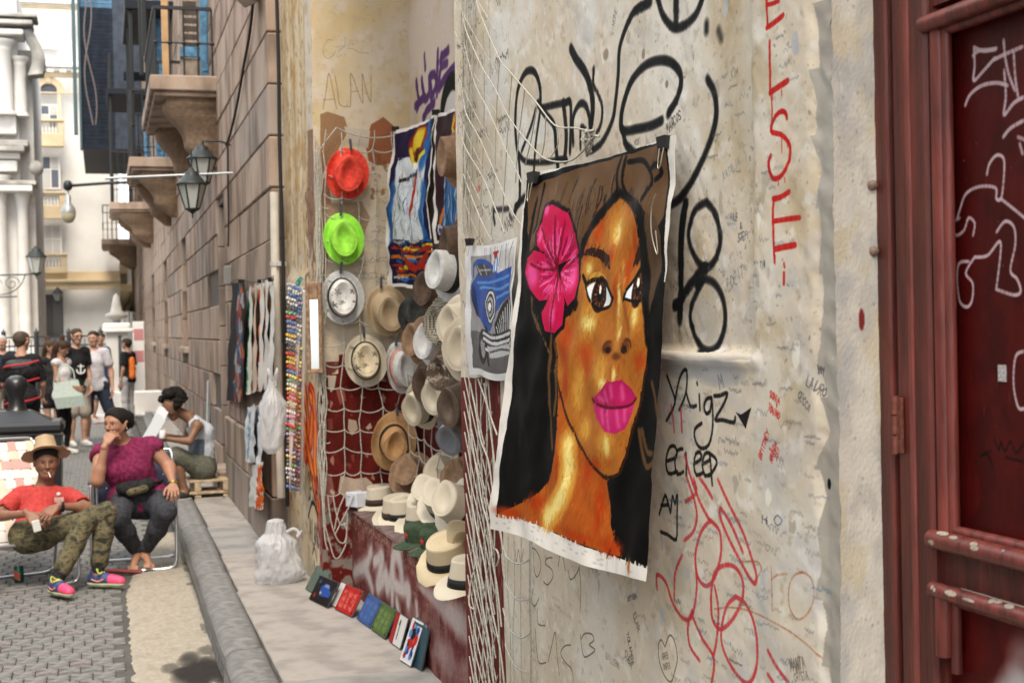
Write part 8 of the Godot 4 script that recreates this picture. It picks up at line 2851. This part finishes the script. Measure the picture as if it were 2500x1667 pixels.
func top_garment(j: Dictionary, s: float, fat: float, sleeve: float, ease: float, hem: float, neck_low := .02) -> Field:
	var f := Field.new()
	var waist: Vector3 = (j.pelvis as Vector3).lerp(j.chest, .5)
	var up: Vector3 = ((j.neck as Vector3) - (j.pelvis as Vector3)).normalized()
	f.add(j.pelvis - up * hem, waist, .125 * s * fat + ease * 1.6, .108 * s * fat + ease * 1.6, .05).add(waist, j.chest, .108 * s * fat + ease * 1.5, .125 * s * fat + ease, .05)
	f.add(j.hiL, j.hiR, .105 * s * fat + ease, .105 * s * fat + ease, .04)
	f.add((j.shL as Vector3).lerp(j.shR, .06), (j.shR as Vector3).lerp(j.shL, .06), .056 * s + ease, .056 * s + ease, .05).add(j.chest, (j.neck as Vector3).lerp(j.chest, .18), .10 * s * fat + ease, .062 * s + ease * .5, .05)
	if sleeve > .0:
		for k in ["L", "R"]:
			var e: Vector3 = (j["sh" + k] as Vector3).lerp(j["el" + k], sleeve)
			f.add(j["sh" + k], e, .050 * s * fat + ease, lerpf(.050, .040, sleeve) * s * fat + ease * 1.8, .02)
			f.carve(e + (e - j["sh" + k]).normalized() * .035, e + (e - j["sh" + k]).normalized() * .1, .052 * s * fat, .06, .004)
	f.cut(j.pelvis - up * (hem + .055 * s), -up)
	var out_: Vector3 = ((j.head as Vector3) - j.neck).normalized()
	f.carve((j.neck as Vector3) - up * neck_low + out_ * .035 * s, (j.neck as Vector3) + out_ * .14 * s, (.058 + neck_low * .5) * s, .085 * s, .012)
	f.cut((j.neck as Vector3) + up * .045 * s, up)
	f.ripple = .008
	return f

func legs_garment(j: Dictionary, s: float, fat: float, to: float, ease: float, cuff := 1.0) -> Field:
	var f := Field.new()
	f.add(j.pelvis, (j.pelvis as Vector3).lerp(j.chest, .3), .122 * s * fat + ease * .7, .108 * s * fat + ease * .6, .04)
	f.add(j.hiL, j.hiR, .105 * s * fat + ease, .105 * s * fat + ease, .04)
	for k in ["L", "R"]:
		var kn: Vector3 = j["kn" + k]
		var stop: Vector3 = (j["hi" + k] as Vector3).lerp(kn, minf(to, 1.0))
		f.add(j["hi" + k], stop, .082 * s * fat + ease, lerpf(.082, .054, minf(to, 1.0)) * s * fat + ease * (1.6 if to <= 1.0 else 1.0), .03)
		if to > 1.0:
			var e: Vector3 = kn.lerp(j["an" + k], to - 1.0)
			f.add(kn, kn.lerp(e, .45), .054 * s * fat + ease, .051 * s * fat + ease, .03)
			f.add(kn.lerp(e, .45), e, .051 * s * fat + ease, lerpf(.054, .034, to - 1.0) * s * fat + ease * cuff, .03)
	f.ripple = .007
	return f

func shoe(o: Node3D, an: Vector3, to: Vector3, s: float, m: Material, sole: Material, toe_m: Material = null) -> void:
	var d := to - an
	d.y = .0
	d = d.normalized()
	var sd := d.cross(Vector3.UP)
	var y := minf(an.y, to.y + .06) - .075 * s
	y = maxf(y, .0)
	var base := v3(an.x, y, an.z)
	var f := Field.new()
	f.add(base - d * .035 * s + Vector3.UP * .045 * s, base + d * .05 * s + Vector3.UP * .045 * s, .037 * s, .038 * s, .02)
	f.add(base + d * .05 * s + Vector3.UP * .05 * s, base + d * .165 * s + Vector3.UP * .032 * s, .040 * s, .033 * s, .03)
	f.add(base + Vector3.UP * .05 * s, base + Vector3.UP * .085 * s - d * .01 * s, .040 * s, .038 * s, .02)
	f.cut(base + Vector3.UP * .014 * s, Vector3.DOWN)
	f.cut(base + Vector3.UP * .105 * s, Vector3.UP)
	var sh := place("shoe", body_mesh([[f, .008]]), m, o)
	var g := Field.new()
	g.add(base - d * .035 * s + Vector3.UP * .03 * s, base + d * .05 * s + Vector3.UP * .03 * s, .041 * s, .042 * s, .02).add(base + d * .05 * s + Vector3.UP * .03 * s, base + d * .165 * s + Vector3.UP * .03 * s, .042 * s, .037 * s, .02)
	g.cut(base + Vector3.UP * .026 * s, Vector3.UP).cut(base, Vector3.DOWN)
	place("sole", body_mesh([[g, .008]]), sole, o)
	if toe_m != null:
		var t := Field.new()
		t.add(base + d * .10 * s + Vector3.UP * .043 * s, base + d * .168 * s + Vector3.UP * .034 * s, .039 * s, .0345 * s, .03)
		t.cut(base + Vector3.UP * .022 * s, Vector3.DOWN)
		place("toe_cap", body_mesh([[t, .008]]), toe_m, o)
		var st := begin()
		var lime := mat(flat(.50, .60, .10), .7)
		for k in 4:
			var p := base + d * (.035 + .018 * k) * s + Vector3.UP * (.096 - .007 * k) * s
			tube(st, [p - sd * .026 * s - Vector3.UP * .012, p + Vector3.UP * .003, p + sd * .026 * s - Vector3.UP * .012], .0055, 5)
		tube(st, spline([base + d * .03 + Vector3.UP * .098 + sd * .01, base + d * .02 + Vector3.UP * .12 + sd * .04, base + d * .05 + Vector3.UP * .09 + sd * .055, base + d * .04 + Vector3.UP * .095], 4), .004, 5)
		place("laces", done(st), lime, sh)
		st = begin()
		for e in [-1.0, 1.0]: tube(st, spline([base - d * .02 + sd * e * .040 * s + Vector3.UP * .05, base + d * .03 + sd * e * .044 * s + Vector3.UP * .038, base + d * .07 + sd * e * .043 * s + Vector3.UP * .055], 4), .006, 5)
		place("side_stripe", done(st), mat(flat(.62, .25, .16), .6), sh)

func stubble(o: Node3D, c: Vector3, b: Basis, s: float, m: Material) -> void:
	var f := Field.new()
	for x in [-1.0, 1.0]: f.add(c + b * (v3(x * .047, -.036, .008) * s), c + b * (v3(x * .022, -.083, .046) * s), .029 * s, .0235 * s, .03 * s)
	f.add(c + b * (v3(0, -.086, .0665) * s), c + b * (v3(0, -.092, .062) * s), .0205 * s, .0195 * s, .016 * s)
	f.add(c + b * (v3(-.014, -.044, .083) * s), c + b * (v3(.014, -.044, .083) * s), .0065 * s, .0065 * s, .01)
	f.carve(c + b * (v3(0, -.010, .04) * s), c + b * (v3(0, -.012, .10) * s), .042 * s, .03 * s, .01)
	f.carve(c + b * (v3(-.012, -.057, .10) * s), c + b * (v3(.012, -.057, .10) * s), .012 * s, .012 * s, .006)
	place("beard", body_mesh([[f, .007 * s]]), m, o)

func looking(fwd: Vector3, tilt := .0) -> Basis:
	var z := fwd.normalized()
	var x := Vector3.UP.cross(z).normalized()
	return Basis(x, z.cross(x), z) * Basis(Vector3.BACK, tilt)

func seated_people() -> void:
	# --- the man in the red T-shirt
	var j := {"pelvis": v3(-.488, .354, -9.87), "chest": v3(-.417, .534, -10.0), "neck": v3(-.408, .646, -10.06), "head": v3(-.391, .818, -10.0), "shL": v3(-.246, .578, -10.0), "elL": v3(-.128, .525, -9.74), "wrL": v3(-.312, .56, -9.6), "shR": v3(-.575, .596, -10.05), "elR": v3(-.708, .488, -9.84), "wrR": v3(-.5, .52, -9.62),
		"hiL": v3(-.422, .36, -9.8), "knL": v3(-.006, .498, -9.66), "anL": v3(-.073, .098, -9.58), "toL": v3(.025, .049, -9.52), "hiR": v3(-.525, .346, -9.82), "knR": v3(-.142, .447, -9.58), "anR": v3(-.326, .102, -9.36), "toR": v3(-.258, .051, -9.24)}
	var skin := skin_mat(flat(.23, .105, .062))
	var look := looking(v3(.10, -.02, 1.0), .03)
	var o := thing("person", "man in a red T-shirt and straw hat smoking in the plaid folding chair", "person", v3(-.5, 0, -9.9), "people in the street")
	place("body", body_mesh(body_fields(j, .98, .92, look, .013, [[j.wrL, v3(-.373, .52, -9.56) - j.wrL, v3(.1, -.8, -.6), -1.0, .45], [j.wrR, v3(-.439, .467, -9.56) - j.wrR, v3(0, -.4, -.9), 1.0, .5]])), skin, o)
	var shirt_f := top_garment(j, .98, .92, .62, .014, .02, .022)
	place("shirt", body_mesh([[shirt_f, .012]]), felt(flat(.52, .045, .04), 1101), o)
	var camo := StandardMaterial3D.new()
	camo.albedo_texture = noise_tex(noise(.022, 44, 2), 256, [flat(.018, .017, .013), flat(.018, .017, .013), flat(.10, .085, .042), flat(.155, .115, .062), flat(.055, .062, .030)], [.0, .30, .34, .52, .66])
	(camo.albedo_texture as NoiseTexture2D).color_ramp.interpolation_mode = Gradient.GRADIENT_INTERPOLATE_CONSTANT
	camo.uv1_triplanar = true
	camo.uv1_scale = v3(2.4, 3.6, 2.4)
	camo.roughness = .95
	place("trousers", body_mesh([[legs_garment(j, .98, .95, 1.78, .016, 1.4), .013]]), camo, o)
	var black := felt(flat(.014, .014, .015), 1102)
	var cuffs := Field.new()
	for k in ["L", "R"]: cuffs.add((j["kn" + k] as Vector3).lerp(j["an" + k], .80), (j["kn" + k] as Vector3).lerp(j["an" + k], .97), .043, .041, .01)
	place("trouser_cuffs", body_mesh([[cuffs, .010]]), black, o)
	var runner := felt(flat(.03, .045, .16), 1103, .6)
	for k in ["L", "R"]: shoe(o, j["an" + k], j["to" + k], 1.0, runner, mat(flat(.42, .46, .28), .6), mat(flat(.72, .06, .16), .55))
	face_parts(o, j.head, look, .98, flat(.02, .015, .012), flat(.26, .11, .08))
	stubble(o, j.head, look, .98, mat(flat(.085, .06, .05), .9))
	place("hair", body_mesh([[hair_field(j.head, look, .98, .004, -.03, .064), .009]]), mat(flat(.02, .017, .015), .8), o)
	var up: Vector3 = look * v3(0, 1, -.42)
	var hb := hat_basis(up, look.z)
	var h := hat({"brim": Vector2(.165, .185), "crown": Vector2(.086, .104), "h": .115, "curl": -.02, "dip": .0, "pinch": .55, "taper": .30, "seed": 120, "wobble": .006}, Transform3D(hb, j.head + look * v3(0, .066, -.018)), weave(flat(.36, .25, .145), flat(.45, .33, .20), .03), null, "straw hat worn by the man in the red T-shirt", "")
	h.name = "straw_hat"
	var st := begin()
	tube(st, [j.head + look * v3(.004, -.058, .088), j.head + look * v3(.012, -.085, .155)], .0042, 8)
	tag(put("cigarette", done(st), mat(flat(.75, .73, .70), .7)), "white cigarette in the mouth of the man in the straw hat", "cigarette")
	st = begin()
	for q in 2: tube(st, ring(j.wrL + ((j.elL as Vector3) - j.wrL).normalized() * (.03 + .012 * q), Vector3.UP, v3(.2, 0, 1).normalized(), .031, .031, 14).duplicate(), .006, 5)
	place("wristband", done(st), black, o)
	# the print on his chest: a small pale skull over crossed bones
	st = begin()
	var fr: Vector3 = (look.z + v3(0, .25, 0)).normalized()
	var pc: Vector3 = v3(-.313, .595, -9.85)
	var px := Vector3.UP.cross(fr).normalized()
	var py := fr.cross(px)
	var lay := func(p: Vector2) -> Vector3: return pc + px * p.x + py * p.y + fr * .03
	st = begin()
	lathe(st, [Vector2(.001, -.004), Vector2(.017, .0), Vector2(.001, .004)], Transform3D(Basis(px, fr, -py), lay.call(Vector2(0, .012))), 12)
	for q in 3: tube(st, [lay.call(Vector2(-.03, -.012 - .011 * q)), lay.call(Vector2(.03, -.014 - .011 * q))], .0034, 5)
	place("chest_print", done(st), mat(flat(.62, .50, .48), .9), o)
	st = begin(false)
	box(st, Transform3D(Basis(Vector3.UP, .3) * Basis(Vector3.BACK, .2), v3(-.443, .45, -9.52)), v3(.05, .075, .012), .003)
	tag(put("cigarette_packet", done(st), mat(flat(.62, .62, .60), .5)), "small white packet in the hand of the man in red", "packet")
	# --- the woman in magenta
	j = {"pelvis": v3(.218, .506, -10.36), "chest": v3(.161, .76, -10.36), "neck": v3(.122, .899, -10.36), "head": v3(.077, 1.043, -10.28), "shL": v3(.312, .872, -10.36), "elL": v3(.432, .719, -10.32), "wrL": v3(.45, .613, -10.12), "shR": v3(-.029, .836, -10.38), "elR": v3(-.062, .664, -10.12), "wrR": v3(-.001, .912, -10.1),
		"hiL": v3(.309, .485, -10.28), "knL": v3(.39, .436, -9.98), "anL": v3(.248, .13, -10.22), "toL": v3(.27, .055, -10.1), "hiR": v3(.13, .495, -10.28), "knR": v3(.065, .413, -9.98), "anR": v3(.197, .136, -10.2), "toR": v3(.166, .053, -10.08)}
	skin = skin_mat(flat(.34, .17, .105))
	look = looking(v3(-.62, .0, .80), -.04)
	o = thing("person", "woman in a magenta top and grey leggings resting her chin on her hand", "person", v3(.17, 0, -10.3), "people in the street")
	place("body", body_mesh(body_fields(j, .98, 1.20, look, .013, [[j.wrR, v3(.032, .963, -10.12) - j.wrR, v3(.5, -.3, -.7), 1.0, .75], [j.wrL, v3(.45, .562, -10.02) - j.wrL, v3(-.1, -.6, -.6), -1.0, .55]], .95, true)), skin, o)
	var top := top_garment(j, .98, 1.20, .10, .014, .03, .012)
	for x in [-1.0, 1.0]: top.add((j.chest as Vector3) + v3(x * .075 - .03, .0, .085), (j.chest as Vector3) + v3(x * .07 - .03, -.05, .105), .085, .095, .06)
	place("magenta_top", body_mesh([[top, .012]]), felt(flat(.20, .012, .062), 1110), o)
	place("leggings", body_mesh([[legs_garment(j, .98, 1.22, 1.86, .007, .9), .013]]), felt(flat(.040, .042, .052), 1111), o)
	face_parts(o, j.head, look, .98, flat(.02, .013, .01), flat(.30, .10, .085))
	var hair := hair_field(j.head, look, .98, .008, -.01, .072)
	hair.add(j.head + look * v3(0, .04, -.12), j.head + look * v3(0, .0, -.135), .050, .045, .03)
	place("hair", body_mesh([[hair, .009]]), mat(flat(.011, .009, .008), .8), o)
	st = begin()
	lathe(st, [Vector2(.001, -.007), Vector2(.006, 0), Vector2(.001, .007)], Transform3D(Basis.IDENTITY, j.head + look * v3(.086, -.030, -.004)), 8)
	place("earring", done(st), mat(flat(.6, .58, .5), .2, .8), o)
	st = begin()
	for q in 2: tube(st, Array(ring(j.wrL + ((j.elL as Vector3) - j.wrL).normalized() * (.02 + .014 * q), v3(1, 0, .2).normalized(), v3(0, .25, 1).normalized(), .034, .034, 16)) + [j.wrL + ((j.elL as Vector3) - j.wrL).normalized() * (.02 + .014 * q) + v3(1, 0, .2).normalized() * .034], .005, 5)
	place("bracelet", done(st), mat(flat(.45, .33, .12), .3, .8), o)
	# her hip bag
	var bag := thing("hip_bag", "black and olive hip bag worn by the woman in magenta", "bag", v3(.189, .601, -10.13))
	var f := Field.new()
	f.add(v3(.106, .6, -10.12), v3(.284, .622, -10.12), .042, .046, .03).add(v3(.152, .582, -10.1), v3(.253, .595, -10.1), .036, .038, .03)
	f.ripple = .006
	place("pouch", body_mesh([[f, .009]]), black, bag)
	f = Field.new()
	f.add(v3(.158, .577, -10.08), v3(.252, .597, -10.08), .030, .031, .03)
	place("front_pocket", body_mesh([[f, .008]]), camo, bag)
	st = begin()
	tube(st, spline(pts3("42,591,-10300 106,592,-10140 284,622,-10120 386,623,-10300"), 5), .012, 6)
	place("belt", done(st), black, bag)
	# --- the boy on the pallet
	j = {"pelvis": v3(.872, .415, -13.42), "chest": v3(.87, .729, -13.4), "neck": v3(.761, .89, -13.38), "head": v3(.611, .986, -13.36), "shL": v3(.788, .818, -13.6), "elL": v3(.727, .665, -13.58), "wrL": v3(.53, .723, -13.45), "shR": v3(.819, .817, -13.2), "elR": v3(.741, .681, -13.12), "wrR": v3(.534, .71, -13.18),
		"hiL": v3(.869, .391, -13.5), "knL": v3(.624, .533, -13.52), "anL": v3(.647, .188, -13.5), "toL": v3(.557, .156, -13.46), "hiR": v3(.872, .402, -13.3), "knR": v3(.625, .542, -13.22), "anR": v3(.696, .2, -13.22), "toR": v3(.599, .179, -13.16)}
	skin = skin_mat(flat(.20, .095, .052))
	look = looking(v3(-.85, -.60, .35), .0)
	o = thing("person", "boy in a white and grey tank top bent over his work on the pallet", "person", v3(.85, .147, -13.4), "people in the street")
	place("body", body_mesh(body_fields(j, .96, .88, look, .015, [[j.wrR, v3(-1, .0, .1), v3(0, -.7, -.5), 1.0, .6], [j.wrL, v3(-1, .05, .1), v3(0, -.5, .8), -1.0, .6]])), skin, o)
	var tank := top_garment(j, .96, .88, .0, .012, .03, .05)
	for k in ["L", "R"]: tank.carve(j["sh" + k] + v3(-.03, .02, 0), j["sh" + k] + v3(-.05, -.05, 0), .062, .05, .01)
	place("tank_top", body_mesh([[tank, .014]]), felt(flat(.56, .60, .66), 1120), o)
	var blk := Field.new()
	blk.add((j.pelvis as Vector3).lerp(j.chest, .35), (j.pelvis as Vector3).lerp(j.chest, .72), .124, .128, .03).cut((j.pelvis as Vector3).lerp(j.chest, .25), Vector3.DOWN).cut(j.chest, Vector3.UP).cut(j.chest + v3(.02, 0, 0), Vector3.RIGHT)
	place("grey_panel", body_mesh([[blk, .014]]), felt(flat(.10, .125, .16), 1121), o)
	place("shorts", body_mesh([[legs_garment(j, .96, 1.0, .95, .02), .015]]), felt(flat(.115, .115, .085), 1122), o)
	for k in ["L", "R"]: shoe(o, j["an" + k], j["to" + k], .95, mat(flat(.03, .03, .03), .7), mat(flat(.5, .5, .48), .7))
	face_parts(o, j.head, look, .96, flat(.015, .01, .01), flat(.22, .09, .07))
	var afro := Field.new()
	for k in 120:
		var d := v3(rng.randfn(0, 1), rng.randfn(0, 1), rng.randfn(0, 1)).normalized()
		if d.z > .45 and d.y < .5: continue
		if d.y < -.45: continue
		var p: Vector3 = j.head + look * (v3(0, .055, -.035) + d * v3(.108, .102, .112))
		afro.add(p, p + look * d * .012, .026, .022, .014)
	afro.ripple = .014
	place("hair", body_mesh([[afro, .010]]), mat(flat(.012, .010, .009), .95), o)

func standing(at: Vector3, turn: float, height: float, fat: float, pose: Dictionary) -> Dictionary:
	var r := {"pelvis": v3(0, .53, 0), "chest": v3(0, .71, .005), "neck": v3(0, .825, -.01), "head": v3(0, .925, .01), "shL": v3(.090, .80, -.005), "elL": v3(.114, .63, -.015), "wrL": v3(.116, .485, .02), "shR": v3(-.090, .80, -.005), "elR": v3(-.114, .63, -.015), "wrR": v3(-.116, .485, .02),
		"hiL": v3(.048, .515, 0), "knL": v3(.055, .285, .012), "anL": v3(.058, .048, -.01), "toL": v3(.068, .02, .065), "hiR": v3(-.048, .515, 0), "knR": v3(-.055, .285, .012), "anR": v3(-.058, .048, -.01), "toR": v3(-.068, .02, .065)}
	for k in pose: r[k] += pose[k]
	var b := Basis(Vector3.UP, turn)
	var o := {}
	for k in r:
		var v: Vector3 = r[k]
		if not (k in ["head", "neck", "pelvis", "chest"]): v.x *= fat
		o[k] = at + b * (v * height)
	return o

func walker(at: Vector3, turn: float, height: float, fat: float, pose: Dictionary, look_turn: float, d: Dictionary, label: String) -> Node3D:
	var j := standing(at, turn, height, fat, pose)
	var s := height / 1.75
	var look := looking(v3(sin(look_turn), d.get("nod", -.08), cos(look_turn)))
	var o := thing("person", label, "person", at, "people in the street")
	var cell := .021
	var b := Basis(Vector3.UP, turn)
	var hands := []
	for k in ["L", "R"]:
		var dir: Vector3 = (j["wr" + k] - j["el" + k]).normalized()
		hands.append([j["wr" + k], dir, b * v3(-1.0 if k == "L" else 1.0, 0, .2), 1.0 if k == "L" else -1.0, .4])
	place("body", body_mesh(body_fields(j, s, fat, look, cell, hands, d.get("jaw", 1.0))), skin_mat(d.skin), o)
	place("shirt", body_mesh([[top_garment(j, s, fat, d.get("sleeve", .6), .016, d.get("hem", .03), d.get("neck_low", .02)), cell * .85]]), felt(d.shirt, 1130), o)
	place("trousers" if d.to > 1.3 else "shorts", body_mesh([[legs_garment(j, s, fat, d.to, d.get("leg_ease", .016)), cell * .85]]), felt(d.legs, 1131), o)
	for k in ["L", "R"]: shoe(o, j["an" + k], j["to" + k], s, mat(d.shoe, .7), mat(flat(.5, .5, .5), .7))
	if d.get("hair_grow", .004) > -1.0:
		var hf := hair_field(j.head, look, s, d.get("hair_grow", .004), d.get("hair_low", -.03), d.get("fringe", .062))
		if d.has("long_hair"):
			var hb: Vector3 = j.head + look * v3(0, -.03, -.08)
			hf.chain([hb, j.neck + look * v3(.02, -.02, -.10), j.chest + look * v3(.03, -.02, -.14)], [.065, .058, .028], .03)
			hf.add(j.head + look * v3(0, .12, -.06), j.head + look * v3(0, .15, -.07), .042, .036, .02)
		place("hair", body_mesh([[hf, .013]]), mat(d.hair, .7), o)
	face_parts(o, j.head, look, s, d.hair, flat(.30, .13, .10))
	if d.has("beard"): stubble(o, j.head, look, s, mat(d.hair, .9))
	if d.has("glasses"):
		var st := begin()
		for x in [-1.0, 1.0]:
			tube(st, Array(ring(j.head + look * (v3(x * .033, .004, .092) * s), look.x, look.y, .024 * s, .018 * s, 12)) + [j.head + look * (v3(x * .033 + .024, .004, .092) * s)], .0035, 5)
			tube(st, [j.head + look * (v3(x * .056, .006, .090) * s), j.head + look * (v3(x * .084, .008, .0) * s)], .003, 5)
		place("glasses", done(st), mat(flat(.015, .013, .012), .3), o)
	return o

func bystanders() -> void:
	var tanned := flat(.34, .18, .115)
	var fair := flat(.46, .26, .18)
	var p: Vector3
	# man with the backpack
	p = v3(-.907, 1.04, -17.0)
	p.y = .0
	var back := 2.85
	walker(p, back, 1.76, 1.0, {"elL": v3(.01, .01, .03), "wrL": v3(-.02, .10, .10), "elR": v3(-.01, .01, .03), "wrR": v3(.02, .10, .10)}, 2.5, {"skin": fair, "shirt": flat(.012, .012, .016), "legs": flat(.012, .012, .014), "to": 1.9, "shoe": flat(.02, .02, .02), "hair": flat(.075, .055, .042), "hair_grow": .0, "sleeve": .75}, "man with shaved hair seen from behind wearing a black backpack")
	var bp := thing("backpack", "black backpack with red straps on the back of the man behind the chest", "backpack", v3(p.x, 1.0, p.z + .17), "")
	bp.rotation.y = back - PI
	var f := Field.new()
	f.add(v3(-.07, .02, .04), v3(.07, .02, .04), .12, .12, .05).add(v3(-.08, .30, .0), v3(.08, .30, .0), .12, .12, .05).add(v3(-.05, .08, .10), v3(.05, .08, .10), .09, .09, .04)
	f.ripple = .012
	put("pack", body_mesh([[f, .018]]), felt(flat(.016, .016, .02), 1140, .6), bp)
	var st := begin()
	for q in [[.36, .11], [.16, .16], [-.06, .13]]: tube(st, spline([v3(-.20, q[0] - .06, .0), v3(-.12, q[0] - .02, q[1] + .03), v3(.12, q[0] + .01, q[1] + .03), v3(.20, q[0] + .04, .0)], 4), .013, 5)
	put("red_straps", done(st), mat(flat(.42, .03, .04), .6), bp)
	# woman with the mint bag
	p = v3(-.567, .887, -20.6)
	p.y = .0
	walker(p, .9, 1.62, .88, {"elR": v3(.0, .02, .04), "wrR": v3(.03, .11, .17), "wrL": v3(.0, .02, .02)}, 1.1, {"skin": tanned, "shirt": flat(.62, .60, .62), "legs": flat(.010, .010, .011), "to": 1.88, "leg_ease": .006, "shoe": flat(.55, .53, .50), "hair": flat(.045, .026, .016), "long_hair": true, "hair_grow": .012, "sleeve": .0, "neck_low": .05, "nod": -.5, "jaw": .92}, "woman in a white tank top and black leggings with a mint green bag")
	st = begin()
	var q := v3(-.48, .863, -20.35)
	loft(st, [PackedVector3Array([q + v3(-.16, -.20, .05), q + v3(-.16, -.20, -.05), q + v3(.22, -.17, -.05), q + v3(.22, -.17, .05)]), PackedVector3Array([q + v3(-.20, -.05, .07), q + v3(-.20, -.05, -.06), q + v3(.19, -.02, -.06), q + v3(.19, -.02, .07)]), PackedVector3Array([q + v3(-.19, .16, .03), q + v3(-.19, .16, -.03), q + v3(.13, .20, -.03), q + v3(.13, .20, .03)])], true, false)
	var tote := put("tote_bag", done(st), felt(flat(.42, .50, .45), 1141, .5))
	tag(tote, "mint green tote bag hanging from the arm of the woman in the white tank top", "bag")
	st = begin()
	tube(st, spline([q + v3(-.14, .15, .03), q + v3(-.12, .34, .0), q + v3(-.04, .40, -.04), q + v3(.06, .34, .0), q + v3(.09, .18, .03)], 5), .010, 5)
	put("strap", done(st), mat(flat(.40, .48, .43), .5), tote)
	# man in black, man in the white T-shirt
	p = v3(-.391, .83, -21.9)
	p.y = .0
	walker(p, .45, 1.80, .96, {"wrL": v3(-.02, .02, .03)}, .5, {"skin": fair, "shirt": flat(.010, .010, .011), "legs": flat(.36, .31, .26), "to": .95, "leg_ease": .03, "shoe": flat(.6, .58, .56), "hair": flat(.05, .03, .018), "fringe": .07, "beard": true, "glasses": true, "hem": .08}, "tall bearded man in a black T-shirt with a white anchor print")
	st = begin()
	var e: Vector3 = p + v3(.06, 1.18, .155)
	tube(st, [e + v3(0, .07, .0), e + v3(0, -.07, .02)], .012, 5)
	tube(st, spline([e + v3(-.06, -.01, 0), e + v3(-.045, -.055, .012), e + v3(0, -.075, .02), e + v3(.045, -.055, .012), e + v3(.06, -.01, 0)], 4), .012, 5)
	tube(st, [e + v3(-.045, .035, .0), e + v3(.045, .035, .0)], .010, 5)
	place("anchor_print", done(st), mat(flat(.6, .6, .6), .9), get_child(get_child_count() - 1))
	p = v3(-.152, .794, -22.6)
	p.y = .0
	walker(p, .15, 1.76, 1.12, {"wrL": v3(.02, -.01, .02), "elL": v3(.02, 0, 0), "anL": v3(.10, 0, 0), "knL": v3(.055, 0, .02), "toL": v3(.13, 0, 0)}, -.25, {"skin": fair, "shirt": flat(.56, .54, .58), "legs": flat(.022, .030, .055), "to": .98, "leg_ease": .02, "shoe": flat(.5, .5, .52), "hair": flat(.03, .022, .018), "fringe": .068, "beard": true, "hem": .07, "neck_low": .035}, "man in a white V-neck T-shirt and navy shorts")
	# people partly hidden behind them
	p = v3(-.774, .831, -22.2)
	p.y = .0
	walker(p, .6, 1.62, .9, {}, .9, {"skin": tanned, "shirt": flat(.02, .02, .022), "legs": flat(.015, .015, .016), "to": .5, "shoe": flat(.03, .05, .05), "hair": flat(.06, .035, .02), "long_hair": true, "hair_grow": .01, "sleeve": .0}, "person in black shorts standing behind the woman with the mint bag")
	p = v3(-1.614, .768, -24.5)
	p.y = .0
	walker(p, .1, 1.72, 1.1, {}, .0, {"skin": fair, "shirt": flat(.015, .02, .04), "legs": flat(.30, .24, .18), "to": 1.9, "shoe": flat(.05, .05, .05), "hair": flat(.45, .44, .43), "fringe": .07, "neck_low": .04}, "grey-haired man in a navy shirt beside the backpack man")
	p = v3(-.066, .598, -27.5)
	p.y = .0
	walker(p, .5, 1.74, 1.0, {"anL": v3(0, 0, .08), "anR": v3(0, 0, -.06)}, -.4, {"skin": fair, "shirt": flat(.025, .07, .20), "legs": flat(.20, .19, .18), "to": .95, "shoe": flat(.3, .3, .3), "hair": flat(.06, .04, .025)}, "man in a blue T-shirt walking behind the man in white")
	p = v3(.426, .601, -27.0)
	p.y = .0
	walker(p, -2.2, 1.62, .95, {}, -2.2, {"skin": tanned, "shirt": flat(.015, .015, .015), "legs": flat(.38, .38, .38), "to": 1.9, "shoe": flat(.3, .3, .3), "hair": flat(.03, .02, .015)}, "person in black with an orange bag at the far corner of the wall")
	f = Field.new()
	f.add(p + v3(.08, .90, .16), p + v3(.08, 1.20, .14), .06, .055, .03)
	f.ripple = .01
	tag(put("orange_bag", body_mesh([[f, .02]]), felt(flat(.75, .16, .02), 1142)), "bright orange bag carried at the far corner of the wall", "bag")

func _ready() -> void:
	rng.seed = 20
	camera_and_light()
	ground()
	stall_building()
	stone_building()
	opposite_building()
	wall_fittings()
	square()
	pictures()
	hats()
	nets()
	stall_goods()
	street_things()
	seated_people()
	bystanders()
